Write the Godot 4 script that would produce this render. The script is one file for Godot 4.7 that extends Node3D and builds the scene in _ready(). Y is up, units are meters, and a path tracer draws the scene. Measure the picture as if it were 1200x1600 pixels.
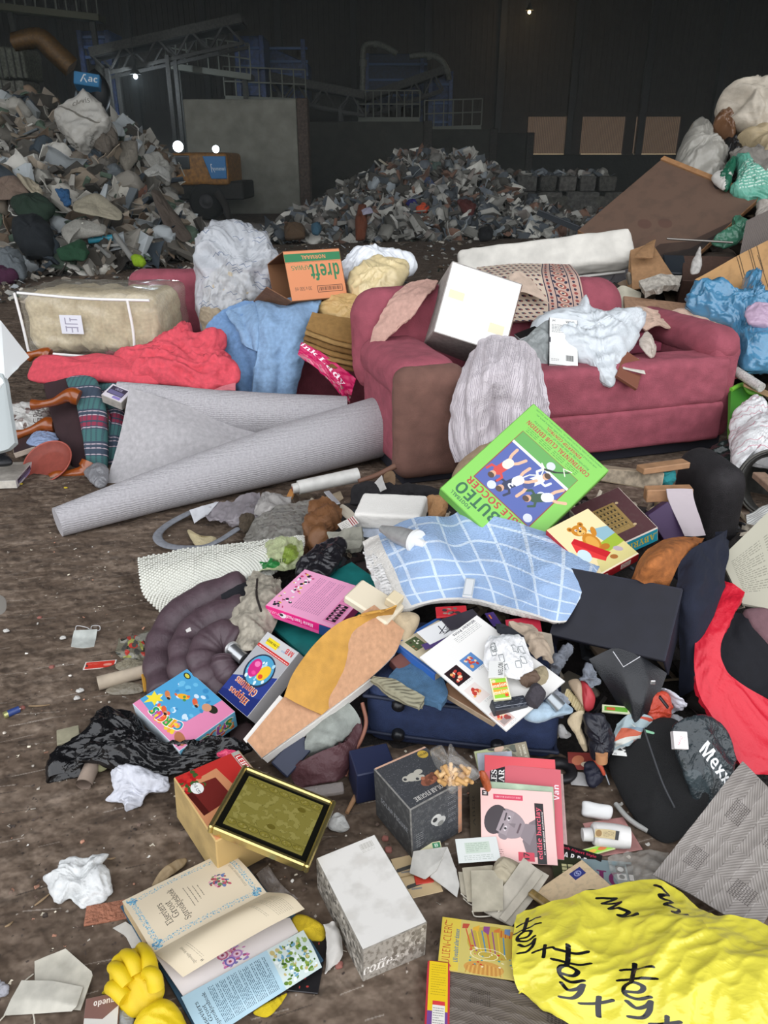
extends Node3D
# A waste-sorting hall seen from its open front: sofas, boxes, books and bags tipped on the floor, refuse heaps and a sorting plant behind.
const EYE := Vector3(0, 1.6, 0)
const PITCH := 0.42935
const FOC := 1200.0
var cs := cos(PITCH)
var sn := sin(PITCH)
var nz := FastNoiseLite.new()
var rng := RandomNumberGenerator.new()
var mats := {}
var texs := {}
var taken := {}


# ---------------------------------------------------------------- points
func X(u: float, v: float, k: float) -> Vector3:  # a point seen in direction u, v: at height k, or (k >= 1.25) k metres away over the ground
	var y := (800.0 - v) / FOC
	var r := Vector3((u - 600.0) / FOC, y * cs - sn, -y * sn - cs)
	return EYE + r * ((k - EYE.y) / r.y if k < 1.25 else k / -r.z)


func XS(a: Array) -> PackedVector3Array:
	var o := PackedVector3Array()
	for i in range(0, a.size(), 3):
		o.append(X(a[i], a[i + 1], a[i + 2]))
	return o


func spl(p: PackedVector3Array, n: int, closed := false, tension := 1.0) -> PackedVector3Array:
	var o := PackedVector3Array()
	var c := p.size()
	var segs := c if closed else c - 1
	for i in n:
		var t := float(i) / (n if closed else n - 1) * segs
		var k := mini(int(t), segs - 1)
		var f := t - k
		var b := p[k]
		var d := p[(k + 1) % c]
		var a := p[(k - 1 + c) % c] if closed or k > 0 else b * 2.0 - d
		var e := p[(k + 2) % c] if closed or k + 2 < c else d * 2.0 - b
		var lin := b.lerp(d, f)
		o.append(lin if tension == 0.0 else lin.lerp(b.cubic_interpolate(d, a, e, f), tension))
	return o


var soft := false  # cloth falls in smooth folds, film and paper crease sharply
var pleat := []  # [count, depth, 1 along the rows or 0 down them] for the next sheet


func crump(p: Vector3) -> float:
	var a := nz.get_noise_3dv(p * 0.5)
	var q := p + Vector3(a, -a, a) * 0.35
	var r := 0.7 - 1.8 * absf(nz.get_noise_3dv(q * Vector3(0.8, 1.2, 1.0)))
	var t := 0.7 - 1.8 * absf(nz.get_noise_3dv(q * 2.1 + Vector3(7, 3, 1)))
	var u := 0.7 - 1.8 * absf(nz.get_noise_3dv(q * 4.6 + Vector3(1, 5, 2)))
	return 0.8 * a + 0.55 * r + 0.16 * t + 0.05 * u if soft else 0.6 * a + 0.55 * r + 0.3 * t + 0.13 * u


# ---------------------------------------------------------------- meshes
class Kit:
	var s := {}

	func arr(m):
		if not s.has(m):
			s[m] = [PackedVector3Array(), PackedVector3Array(), PackedVector2Array(), PackedInt32Array()]
		return s[m]

	func tri(m, a: Vector3, b: Vector3, c: Vector3, out: Vector3, ua := Vector2.ZERO, ub := Vector2.RIGHT, uc := Vector2.ONE) -> void:
		var n := (c - a).cross(b - a)
		if n.dot(out) < 0.0:
			n = -n
			var t := b
			b = c
			c = t
			var w := ub
			ub = uc
			uc = w
		n = n.normalized()
		var g = arr(m)
		var k: int = g[0].size()
		g[0].append_array([a, b, c])
		g[1].append_array([n, n, n])
		g[2].append_array([ua, ub, uc])
		g[3].append_array([k, k + 1, k + 2])

	func quad(m, a: Vector3, b: Vector3, c: Vector3, d: Vector3, out: Vector3, ua := Vector2(0, 0), ub := Vector2(1, 0), uc := Vector2(1, 1), ud := Vector2(0, 1)) -> void:
		tri(m, a, b, c, out, ua, ub, uc)
		tri(m, a, c, d, out, ua, uc, ud)

	# a smooth sheet through rows of points; side = 1 or -1 tells which way it faces; wrap closes each row
	func grid(m, p: Array, side := 1.0, wrap := false, uvs := []) -> Array:
		var g = arr(m)
		var k: int = g[0].size()
		var r := p.size()
		var c: int = p[0].size()
		var ns := []
		for i in r:
			var row: PackedVector3Array = p[i]
			var up: PackedVector3Array = p[maxi(i - 1, 0)]
			var dn: PackedVector3Array = p[mini(i + 1, r - 1)]
			var nr := PackedVector3Array()
			for j in c:
				var l := (j - 1 + c) % c if wrap else maxi(j - 1, 0)
				var q := (j + 1) % c if wrap else mini(j + 1, c - 1)
				var n := (row[q] - row[l]).cross(dn[j] - up[j])
				if n.length_squared() < 1e-16:
					n = (dn[q] - dn[l]).cross(dn[j] - up[j]) + (up[q] - up[l]).cross(dn[j] - up[j])
				nr.append(n.normalized() * side)
			ns.append(nr)
			g[0].append_array(row)
			g[1].append_array(nr)
			var uv := PackedVector2Array()
			for j in c:
				uv.append(uvs[i][j] if uvs else Vector2(float(j) / (c if wrap else c - 1), float(i) / (r - 1)))
			g[2].append_array(uv)
		for i in r - 1:
			for j in (c if wrap else c - 1):
				var a := k + i * c + j
				var b := k + i * c + (j + 1) % c
				if side > 0:
					g[3].append_array([a, a + c, b, b, a + c, b + c])
				else:
					g[3].append_array([a, b, a + c, b, b + c, a + c])
		return ns

	func mesh() -> ArrayMesh:
		var am := ArrayMesh.new()
		for m in s:
			var a := []
			a.resize(Mesh.ARRAY_MAX)
			a[Mesh.ARRAY_VERTEX] = s[m][0]
			a[Mesh.ARRAY_NORMAL] = s[m][1]
			a[Mesh.ARRAY_TEX_UV] = s[m][2]
			a[Mesh.ARRAY_INDEX] = s[m][3]
			am.add_surface_from_arrays(Mesh.PRIMITIVE_TRIANGLES, a)
			am.surface_set_material(am.get_surface_count() - 1, m)
		return am


# cloth, paper or film: rows of points, splined, wrinkled by amp at freq, with a thickness; tension 0 keeps straight creases
func patch(k: Kit, m, rows: Array, nu: int, nv: int, thick := 0.006, amp := 0.0, freq := 8.0, tension := 1.0, back = null) -> void:
	var first := []
	for r in rows:
		first.append(spl(r, nv, false, tension))
	var p := []
	for i in nu:
		p.append(PackedVector3Array())
	for j in nv:
		var col := PackedVector3Array()
		for r in first:
			col.append(r[j])
		col = spl(col, nu, false, tension)
		for i in nu:
			p[i].append(col[i])
	var side := 1.0
	var mid: Vector3 = p[nu / 2][nv / 2]
	var n0: Vector3 = (p[nu / 2][nv / 2 + 1] - mid).cross(p[nu / 2 + 1][nv / 2] - mid)
	if n0.dot(EYE - mid) < 0.0:
		side = -1.0
	if amp > 0.0 or pleat:
		var q := []
		for i in nu:
			var row := PackedVector3Array()
			for j in nv:
				var a: Vector3 = p[i][mini(j + 1, nv - 1)] - p[i][maxi(j - 1, 0)]
				var b: Vector3 = p[mini(i + 1, nu - 1)][j] - p[maxi(i - 1, 0)][j]
				var n := a.cross(b).normalized() * side
				var e := amp * crump(p[i][j] * freq)
				if pleat:
					var s := float(i) / (nu - 1)
					var t := float(j) / (nv - 1)
					if not pleat[2]:
						s = t
						t = float(i) / (nu - 1)
					e += pleat[1] * (absf(sin(PI * pleat[0] * (t + 0.05 * sin(4.0 * s + 1.0)))) - 0.6) * (0.25 + 0.75 * s)
				row.append(p[i][j] + n * e)
			q.append(row)
		p = q
	sheet(k, m, p, side, thick, back)


func sheet(k: Kit, m, p: Array, side: float, thick: float, back = null) -> void:
	var nu := p.size()
	var nv: int = p[0].size()
	var ns := k.grid(m, p, side)
	if thick <= 0.0:
		return
	var b := []
	for i in nu:
		var row := PackedVector3Array()
		for j in nv:
			row.append(p[i][j] - ns[i][j] * thick)
		b.append(row)
	var mb = back if back else m
	k.grid(mb, b, -side)
	for j in nv - 1:
		for i in [0, nu - 1]:
			k.quad(mb, p[i][j], p[i][j + 1], b[i][j + 1], b[i][j], p[i][j] - p[nu / 2][j], Vector2(0, 0), Vector2(0.02, 0), Vector2(0.02, 0.02), Vector2(0, 0.02))
	for i in nu - 1:
		for j in [0, nv - 1]:
			k.quad(mb, p[i][j], p[i + 1][j], b[i + 1][j], b[i][j], p[i][j] - p[i][nv / 2], Vector2(0, 0), Vector2(0.02, 0), Vector2(0.02, 0.02), Vector2(0, 0.02))


# a closed soft body over a star-shaped outline
func lump(k: Kit, m, outl: PackedVector3Array, bulge: float, under: float, amp := 0.0, freq := 8.0, n := 60, rings := 14, tension := 1.0, prof := 0.5) -> void:
	var o := spl(outl, n, true, tension)
	var c := Vector3.ZERO
	for q in o:
		c += q / n
	var nn := Vector3.ZERO
	for j in n:
		nn += (o[j] - c).cross(o[(j + 1) % n] - c)
	nn = nn.normalized()
	var wind := 1.0
	if nn.dot(EYE - c) < 0.0:
		nn = -nn
		wind = -1.0
	var ax := (o[0] - c).normalized()
	ax = (Vector3.RIGHT - nn * nn.x).normalized()
	var ay := nn.cross(ax)
	var lo := Vector2(1e9, 1e9)
	var hi := -lo
	for q in o:
		var w := Vector2((q - c).dot(ax), -(q - c).dot(ay))
		lo = lo.min(w)
		hi = hi.max(w)
	for lay in 2:
		var h := bulge if lay == 0 else -under
		var p := []
		var uvs := []
		for i in rings + 1:
			var t := float(i) / rings
			t = sin(t * PI / 2)
			var row := PackedVector3Array()
			var uv := PackedVector2Array()
			for j in n:
				var q := c.lerp(o[j], maxf(t, 0.001))
				var w := Vector2((q - c).dot(ax), -(q - c).dot(ay)) - lo
				uv.append(w / (hi - lo))
				var e := q + nn * h * pow(maxf(1.0 - t * t, 0.0), prof)
				if amp > 0.0:
					var f := amp * crump(q * freq)
					e += nn * f * (1.0 if h > 0 else -0.5) * (1.0 - pow(t, 6) * 0.9) + (o[j] - c).normalized() * f * 0.6 * t
				row.append(e)
			p.append(row)
			uvs.append(uv)
		k.grid(m, p, -wind if lay == 0 else wind, true, uvs)


func tube(k: Kit, m, path: PackedVector3Array, radii: Array, sides := 12, caps := true, flat := 1.0) -> void:
	var p := []
	var n := path.size()
	var up := Vector3.UP
	for i in n:
		var t := (path[mini(i + 1, n - 1)] - path[maxi(i - 1, 0)]).normalized()
		if absf(t.dot(up)) > 0.95:
			up = Vector3.RIGHT if absf(t.x) < 0.9 else Vector3.BACK
		var a := t.cross(up).normalized()
		var b := a.cross(t).normalized()
		up = b
		var f := float(i) / (n - 1) * (radii.size() - 1)
		var kk := mini(int(f), radii.size() - 1)
		var r: float = lerpf(radii[kk], radii[mini(kk + 1, radii.size() - 1)], f - kk)
		var row := PackedVector3Array()
		for j in sides:
			var g := TAU * j / sides
			row.append(path[i] + (a * cos(g) + b * sin(g) * flat) * r)
		p.append(row)
	k.grid(m, p, -1.0, true)
	if caps:
		for e in [0, n - 1]:
			for j in sides:
				k.tri(m, path[e], p[e][j], p[e][(j + 1) % sides], path[e] - path[1 if e == 0 else n - 2])


# profile of [radius, height] pairs turned about the y axis of a frame
func lathe(k: Kit, m, prof: Array, tr: Transform3D, seg := 28, squash := 1.0) -> void:
	var p := []
	for i in range(0, prof.size(), 2):
		var row := PackedVector3Array()
		for j in seg:
			var g := TAU * j / seg
			row.append(tr * Vector3(cos(g) * prof[i], prof[i + 1], sin(g) * prof[i] * squash))
		p.append(row)
	k.grid(m, p, -1.0, true)


# a chamfered box from its eight corners c[x + 2 y + 4 z]
func hexa(k: Kit, m, c: Array, faces := {}, bev := 0.002) -> void:
	var mid := Vector3.ZERO
	for q in c:
		mid += q / 8.0
	var fp := {}
	for i in 8:
		for ax in 3:
			var q: Vector3 = c[i]
			for o in 3:
				if o != ax:
					q += (c[i ^ (1 << o)] - c[i]).normalized() * bev
			fp[i * 3 + ax] = q
	var names := ["left", "right", "bottom", "top", "back", "front"]
	var order := [[0, 4, 6, 2], [5, 1, 3, 7], [0, 1, 5, 4], [2, 3, 7, 6], [1, 0, 2, 3], [4, 5, 7, 6]]
	for f in 6:
		var ax: int = f / 2
		var o: Array = order[f]
		var q := []
		for i in o:
			q.append(fp[i * 3 + ax])
		var mm = faces.get(names[f], m)
		var mc: Vector3 = (q[0] + q[1] + q[2] + q[3]) / 4.0
		if f == 3:
			k.quad(mm, q[0], q[1], q[2], q[3], mc - mid)
		else:  # upright pictures on the sides
			k.quad(mm, q[3], q[2], q[1], q[0], mc - mid)
	for i in 8:
		for ax in 3:
			var j: int = i ^ (1 << ax)
			if j > i:
				var a := (ax + 1) % 3
				var b := (ax + 2) % 3
				k.quad(m, fp[i * 3 + a], fp[j * 3 + a], fp[j * 3 + b], fp[i * 3 + b], (c[i] + c[j]) / 2.0 - mid, Vector2(0.01, 0.01), Vector2(0.02, 0.01), Vector2(0.02, 0.02), Vector2(0.01, 0.02))
		k.tri(m, fp[i * 3], fp[i * 3 + 1], fp[i * 3 + 2], c[i] - mid, Vector2(0.01, 0.01), Vector2(0.02, 0.01), Vector2(0.02, 0.02))


func cuboid(k: Kit, m, w: float, t: float, h: float, faces := {}, bev := 0.002, warp := 0.0, at := Vector3.ZERO) -> void:
	var c := []
	for i in 8:
		var q := Vector3((0.5 if i & 1 else -0.5) * w, t if i & 2 else 0.0, (0.5 if i & 4 else -0.5) * h) + at
		if warp > 0.0:
			q += Vector3(rng.randf_range(-warp, warp), rng.randf_range(-warp, warp) * (1.0 if i & 2 else 0.2), rng.randf_range(-warp, warp))
		c.append(q)
	hexa(k, m, c, faces, minf(bev, minf(w, minf(t, h)) * 0.3))


# a bar of square section between two points
func bar(k: Kit, m, a: Vector3, b: Vector3, w: float, h: float, bev := 0.003, up := Vector3.UP) -> void:
	var t := (b - a).normalized()
	if absf(t.dot(up)) > 0.98:
		up = Vector3.BACK
	var x := t.cross(up).normalized()
	var y := x.cross(t).normalized()
	var c := []
	for i in 8:
		c.append((b if i & 4 else a) + x * (0.5 if i & 1 else -0.5) * w + y * (0.5 if i & 2 else -0.5) * h)
	hexa(k, m, c, {}, minf(bev, minf(w, h) * 0.3))


# an upholstered block: a box with round edges, centred on at
func pad(k: Kit, m, sz: Vector3, r: float, tr := Transform3D(), amp := 0.0, n := 16, freq := 5.0) -> void:
	var half := sz / 2.0
	r = minf(r, minf(half.x, minf(half.y, half.z)))
	var core := half - Vector3.ONE * r
	var dirs := [[Vector3.RIGHT, Vector3.UP, Vector3.BACK], [Vector3.LEFT, Vector3.BACK, Vector3.UP], [Vector3.UP, Vector3.BACK, Vector3.RIGHT], [Vector3.DOWN, Vector3.RIGHT, Vector3.BACK], [Vector3.BACK, Vector3.RIGHT, Vector3.UP], [Vector3.FORWARD, Vector3.UP, Vector3.RIGHT]]
	for d in dirs:
		var p := []
		for i in n + 1:
			var row := PackedVector3Array()
			for j in n + 1:
				var a := 2.0 * i / n - 1.0
				var b := 2.0 * j / n - 1.0
				a = signf(a) * (1.0 - pow(1.0 - absf(a), 1.6))
				b = signf(b) * (1.0 - pow(1.0 - absf(b), 1.6))
				var q: Vector3 = (d[0] + d[1] * a + d[2] * b) * half
				var cc := q.clamp(-core, core)
				var nn := (q - cc).normalized()
				q = cc + nn * r
				if amp > 0.0:
					q += nn * amp * crump((tr * q) * freq)
				row.append(tr * q)
			p.append(row)
		k.grid(m, p, -1.0)


# ---------------------------------------------------------------- frames: three corners of a flat face (top left, top right, bottom left)
func frame(a: Array) -> Array:
	var p := XS(a)
	var u := p[1] - p[0]
	var v := p[2] - p[0]
	var x := u.normalized()
	v -= x * v.dot(x) * 0.5
	u -= v.normalized() * u.dot(v.normalized())
	x = u.normalized()
	v -= x * v.dot(x)
	var z := v.normalized()
	return [Transform3D(Basis(x, z.cross(x), z), (p[1] + p[2]) / 2.0), u.length(), v.length()]


# ---------------------------------------------------------------- nodes
func tag(o: Node3D, label: String, cat: String, group := "", kind := "") -> Node3D:
	if label:
		o.set_meta("label", label)
	if cat:
		o.set_meta("category", cat)
	if group:
		o.set_meta("group", group)
	if kind:
		o.set_meta("kind", kind)
	return o


func numbered(called: String) -> String:
	taken[called] = taken.get(called, -1) + 1
	return called if taken[called] == 0 else "%s_%03d" % [called, taken[called]]


func T(called: String, label: String, cat: String, group := "", kind := "") -> Node3D:
	var o := Node3D.new()
	o.name = numbered(called)
	add_child(o)
	return tag(o, label, cat, group, kind)


func part(o: Node3D, called: String, k, label := "") -> MeshInstance3D:
	var m := MeshInstance3D.new()
	m.mesh = k.mesh() if k is Kit else k
	m.name = called
	if label:
		m.set_meta("label", label)
	o.add_child(m, true)
	return m


func solo(called: String, k, label: String, cat: String, group := "", kind := "") -> MeshInstance3D:
	var m := MeshInstance3D.new()
	m.mesh = k.mesh() if k is Kit else k
	m.name = numbered(called)
	add_child(m)
	tag(m, label, cat, group, kind)
	return m


# a box-like thing whose face lies on frame a; the box goes down from it by t
func bx(called: String, label: String, cat: String, a: Array, t: float, m, faces := {}, bev := 0.002, warp := 0.0, group := "") -> MeshInstance3D:
	var f := frame(a)
	var k := Kit.new()
	cuboid(k, m, f[1], t, f[2], faces, bev, warp)
	var o := solo(called, k, label, cat, group)
	o.transform = f[0] * Transform3D(Basis(), Vector3(0, -t, 0))
	return o


func settle() -> void:  # puts the origin of every thing that was modelled in place at its base
	for o in get_children():
		if not o is Node3D or o is Light3D or o is Camera3D or not o.transform.is_equal_approx(Transform3D()):
			continue
		var box := AABB()
		var first := true
		var all: Array = [o] if o is MeshInstance3D else []
		for c in o.get_children():
			if c is MeshInstance3D and c.transform.is_equal_approx(Transform3D()):
				all.append(c)
				for e in c.get_children():
					if e is MeshInstance3D and e.transform.is_equal_approx(Transform3D()):
						all.append(e)
			elif c is Node3D:
				all.append(c)
		if all.is_empty():
			continue
		for c in all:
			if c is MeshInstance3D and c.mesh:
				var b: AABB = c.mesh.get_aabb()
				box = b if first else box.merge(b)
				first = false
		if first:
			continue
		var base := Vector3(box.get_center().x, box.position.y, box.get_center().z)
		for c in all:
			if c is MeshInstance3D and c.transform.is_equal_approx(Transform3D()):
				c.mesh = moved(c.mesh, -base)
			elif c != o:
				c.position -= base
		for c in o.get_children():
			for e in c.get_children():
				if not e in all and e is Node3D and c in all:
					e.position -= base
		o.position = base


func moved(m: Mesh, by: Vector3) -> ArrayMesh:
	var am := ArrayMesh.new()
	for i in m.get_surface_count():
		var a := m.surface_get_arrays(i)
		var v: PackedVector3Array = a[Mesh.ARRAY_VERTEX]
		a[Mesh.ARRAY_VERTEX] = Transform3D(Basis(), by) * v
		am.add_surface_from_arrays(Mesh.PRIMITIVE_TRIANGLES, a)
		am.surface_set_material(i, m.surface_get_material(i))
	return am


# ---------------------------------------------------------------- materials
func noise_tex(key: String, freq: float, lo: float, hi: float, type := FastNoiseLite.TYPE_SIMPLEX_SMOOTH, fractal := FastNoiseLite.FRACTAL_FBM, normal := 0.0, oct := 5, size := 512) -> Texture2D:
	if not texs.has(key):
		var n := FastNoiseLite.new()
		n.noise_type = type
		n.fractal_type = fractal
		n.fractal_octaves = oct
		n.frequency = freq
		n.seed = hash(key) % 1000
		var t := NoiseTexture2D.new()
		t.width = size
		t.height = size
		t.seamless = true
		t.noise = n
		if normal > 0.0:
			t.as_normal_map = true
			t.bump_strength = normal
		else:
			var g := Gradient.new()
			g.set_color(0, Color(lo, lo, lo))
			g.set_color(1, Color(hi, hi, hi))
			t.color_ramp = g
		texs[key] = t
	return texs[key]


func weave(key: String) -> Texture2D:  # normal maps of woven, ribbed or bubbled surfaces
	if not texs.has(key):
		var s := 128
		var i := Image.create(s, s, false, Image.FORMAT_RGBA8)
		for y in s:
			for x in s:
				var h := 0.5
				match key:
					"plain":
						h = 0.5 + 0.25 * sin(x * TAU / 16.0) * (1.0 if sin(y * TAU / 32.0) > 0 else -1.0) + 0.25 * cos(y * TAU / 16.0)
					"rib":
						h = 0.5 + 0.5 * sin(y * TAU / 16.0 + 0.8 * sin(x * TAU / 64.0))
					"corr":
						h = 0.5 + 0.5 * sin(x * TAU / 16.0)
					"bubble":
						var dx := fposmod(x + (16 if int(y / 28.0) % 2 else 0), 32) - 16.0
						var dy := fposmod(y, 32) - 16.0
						h = sqrt(maxf(0.0, 1.0 - (dx * dx + dy * dy) / 196.0))
				i.set_pixel(x, y, Color(h, h, h))
		i.bump_map_to_normal_map(3.0)
		texs[key] = ImageTexture.create_from_image(i)
	return texs[key]


func tone(key: String) -> Texture2D:
	match key:
		"soft":
			return noise_tex("soft", 0.012, 0.8, 1.0)
		"dirty":
			return noise_tex("dirty", 0.014, 0.62, 1.1, FastNoiseLite.TYPE_SIMPLEX_SMOOTH, FastNoiseLite.FRACTAL_FBM, 0.0, 6)
		"speck":
			return noise_tex("speck", 0.09, 0.35, 1.35, FastNoiseLite.TYPE_SIMPLEX, FastNoiseLite.FRACTAL_FBM, 0.0, 3)
		"patchy":
			return noise_tex("patchy", 0.008, 0.6, 1.15, FastNoiseLite.TYPE_SIMPLEX, FastNoiseLite.FRACTAL_RIDGED)
	return noise_tex("soft", 0.012, 0.8, 1.0)


func bump(key: String) -> Texture2D:
	match key:
		"grain":
			return noise_tex("n_grain", 0.12, 0, 1, FastNoiseLite.TYPE_SIMPLEX, FastNoiseLite.FRACTAL_FBM, 4.0, 3)
		"crease":
			return noise_tex("n_crease", 0.012, 0, 1, FastNoiseLite.TYPE_SIMPLEX, FastNoiseLite.FRACTAL_RIDGED, 9.0, 3)
		"film":
			return noise_tex("n_film", 0.02, 0, 1, FastNoiseLite.TYPE_CELLULAR, FastNoiseLite.FRACTAL_FBM, 10.0, 2)
		"rough":
			return noise_tex("n_rough", 0.03, 0, 1, FastNoiseLite.TYPE_SIMPLEX, FastNoiseLite.FRACTAL_FBM, 8.0, 5)
	return weave(key)


# o: tone, ts (repeats per metre), bump, bs, bd (depth), tex (picture), metal, alpha, coat, back, emit
func mat(col: String, rough := 0.8, o := {}) -> StandardMaterial3D:
	var key := col + str(rough) + str(o)
	if mats.has(key):
		return mats[key]
	var m := StandardMaterial3D.new()
	m.albedo_color = Color(col)
	m.roughness = rough
	m.cull_mode = BaseMaterial3D.CULL_DISABLED
	m.metallic = o.get("metal", 0.0)
	if o.has("tex"):
		m.albedo_texture = o.tex
		if o.has("bump"):
			m.normal_enabled = true
			m.normal_texture = bump(o.bump)
			m.normal_scale = o.get("bd", 1.0) * (0.45 if o.bump == "crease" else 1.0)
	else:
		if o.has("tone"):
			m.albedo_texture = tone(o.tone)
		if o.has("bump"):
			m.normal_enabled = true
			m.normal_texture = bump(o.bump)
			m.normal_scale = o.get("bd", 1.0) * (0.45 if o.bump == "crease" else 1.0)
		m.uv1_triplanar = true
		m.uv1_scale = Vector3.ONE * float(o.get("ts", 2.0))
	if o.has("alpha"):
		m.transparency = BaseMaterial3D.TRANSPARENCY_ALPHA
		m.albedo_color.a = o.alpha
	if o.has("coat"):
		m.clearcoat_enabled = true
		m.clearcoat = o.coat
		m.clearcoat_roughness = 0.12
	if o.has("back"):
		m.backlight_enabled = true
		m.backlight = Color(o.back)
	if o.has("emit"):
		m.emission_enabled = true
		m.emission = Color(col)
		m.emission_energy_multiplier = o.emit
	mats[key] = m
	return m


func cloth(col: String, d := 0.6) -> StandardMaterial3D:
	return mat(col, 0.92, {"tone": "soft", "bump": "grain", "ts": 5.0, "bd": d})


func paper(col: String) -> StandardMaterial3D:
	return mat(col, 0.75, {"tone": "soft", "ts": 3.0})


func card(col: String) -> StandardMaterial3D:
	return mat(col, 0.8, {"tone": "soft", "bump": "grain", "ts": 4.0, "bd": 0.25})


func film(col: String, alpha := 1.0, rough := 0.28) -> StandardMaterial3D:
	return mat(col, rough, {"bump": "crease", "ts": 4.0, "bd": 0.35} if alpha >= 1.0 else {"bump": "crease", "ts": 4.0, "bd": 0.35, "alpha": alpha})


func pic(i: Image, rough := 0.45, o := {}) -> StandardMaterial3D:
	var q := o.duplicate()
	q["tex"] = ImageTexture.create_from_image(i)
	return mat("ffffff", rough, q)


# ---------------------------------------------------------------- drawing the print
func im(w: int, h: int, col: String) -> Image:
	var i := Image.create(w, h, false, Image.FORMAT_RGBA8)
	i.fill(Color(col))
	return i


func poly(i: Image, p: Array, col: String) -> void:
	var n := p.size() / 2
	var lo := 1e9
	var hi := -1e9
	for a in n:
		lo = minf(lo, p[a * 2 + 1])
		hi = maxf(hi, p[a * 2 + 1])
	var c := Color(col)
	for y in range(maxi(0, int(lo)), mini(i.get_height() - 1, int(hi)) + 1):
		var xs := []
		var yy := y + 0.5
		for a in n:
			var b := (a + 1) % n
			var y0: float = p[a * 2 + 1]
			var y1: float = p[b * 2 + 1]
			if (y0 <= yy) != (y1 <= yy):
				xs.append(p[a * 2] + (yy - y0) / (y1 - y0) * (p[b * 2] - p[a * 2]))
		xs.sort()
		for q in range(0, xs.size() - 1, 2):
			var x0 := maxi(0, roundi(xs[q]))
			var x1 := mini(i.get_width(), roundi(xs[q + 1]))
			if x1 > x0:
				i.fill_rect(Rect2i(x0, y, x1 - x0, 1), c)


func ell(i: Image, x: float, y: float, rx: float, ry: float, col: String, deg := 0.0) -> void:
	var p := []
	for a in 26:
		var g := TAU * a / 26.0
		var v := Vector2(cos(g) * rx, sin(g) * ry).rotated(deg_to_rad(deg))
		p.append_array([x + v.x, y + v.y])
	poly(i, p, col)


func rect(i: Image, x: float, y: float, w: float, h: float, col: String) -> void:
	i.fill_rect(Rect2i(int(x), int(y), int(w), int(h)), Color(col))


func stroke(i: Image, p: Array, wd: float, col: String) -> void:
	for a in range(0, p.size() - 2, 2):
		var s := Vector2(p[a], p[a + 1])
		var e := Vector2(p[a + 2], p[a + 3])
		var q := (e - s).orthogonal().normalized() * wd / 2.0
		poly(i, [s.x + q.x, s.y + q.y, e.x + q.x, e.y + q.y, e.x - q.x, e.y - q.y, s.x - q.x, s.y - q.y], col)
		if wd > 3.0:
			ell(i, e.x, e.y, wd / 2.0, wd / 2.0, col)
			ell(i, s.x, s.y, wd / 2.0, wd / 2.0, col)


# lettering drawn into the picture around the point x, y; o: serif, mono, bold, rot, w (width to fill), shear
func ink(i: Image, s: String, x: float, y: float, hgt: float, col: String, o := {}) -> void:
	var t := TextMesh.new()
	var f := SystemFont.new()
	f.font_names = PackedStringArray(["Droid Serif" if o.get("serif", false) else "Droid Sans Mono" if o.get("mono", false) else "Droid Sans"])
	f.font_weight = 700 if o.get("bold", false) else 400
	t.font = f
	t.text = s
	t.font_size = 48
	t.pixel_size = 0.02
	t.depth = 0.0
	t.curve_step = 2.5
	if t.get_surface_count() == 0:
		return
	var a := t.surface_get_arrays(0)
	var v: PackedVector3Array = a[Mesh.ARRAY_VERTEX]
	var ix = a[Mesh.ARRAY_INDEX]
	var box := t.get_aabb()
	var sc := hgt / box.size.y
	var sx: float = o.w / box.size.x if o.has("w") else sc
	var c := box.get_center()
	var g := deg_to_rad(o.get("rot", 0.0))
	var sh: float = o.get("shear", 0.0)
	var q := PackedVector2Array()
	for p in v:
		var w := Vector2((p.x - c.x) * sx, -(p.y - c.y) * sc)
		w.x -= w.y * sh
		q.append(Vector2(x, y) + w.rotated(g))
	var m: int = ix.size() if ix else q.size()
	for b in range(0, m, 3):
		var i0: int = ix[b] if ix else b
		var i1: int = ix[b + 1] if ix else b + 1
		var i2: int = ix[b + 2] if ix else b + 2
		poly(i, [q[i0].x, q[i0].y, q[i1].x, q[i1].y, q[i2].x, q[i2].y], col)


func brush(i: Image, p: Array, wd: float, col: String) -> void:  # a round brush drawn along a smooth curve
	var q := PackedVector3Array()
	for a in range(0, p.size(), 2):
		q.append(Vector3(p[a], p[a + 1], 0))
	for v in spl(q, p.size() * 6):
		ell(i, v.x, v.y, wd * 0.5, wd * 0.42, col, 40)


func greek(i: Image, x: float, y: float, w: float, n: int, step: float, col: String, hgt := 3.0) -> void:  # small print, too small to read
	for r in n:
		var e := x
		var last := x + w * (1.0 if r % 5 != 4 else 0.55)
		while e < last:
			var l := rng.randf_range(6, 26)
			rect(i, e, y + r * step, minf(l, last - e), hgt, col)
			e += l + rng.randf_range(3, 6)


func grime(i: Image, amount := 0.25, col := "6b6258", f := 0.02) -> Image:  # dust and stains that lie on the print
	var n := FastNoiseLite.new()
	n.frequency = f
	n.fractal_octaves = 4
	n.seed = 5
	var c := Color(col)
	for y in i.get_height():
		for x in i.get_width():
			var k := n.get_noise_2d(x, y)
			if k > 0.02:
				var p := i.get_pixel(x, y)
				var b := p.lerp(c, minf(1.0, k * 2.0) * amount)
				b.a = p.a
				i.set_pixel(x, y, b)
	return i


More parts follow.
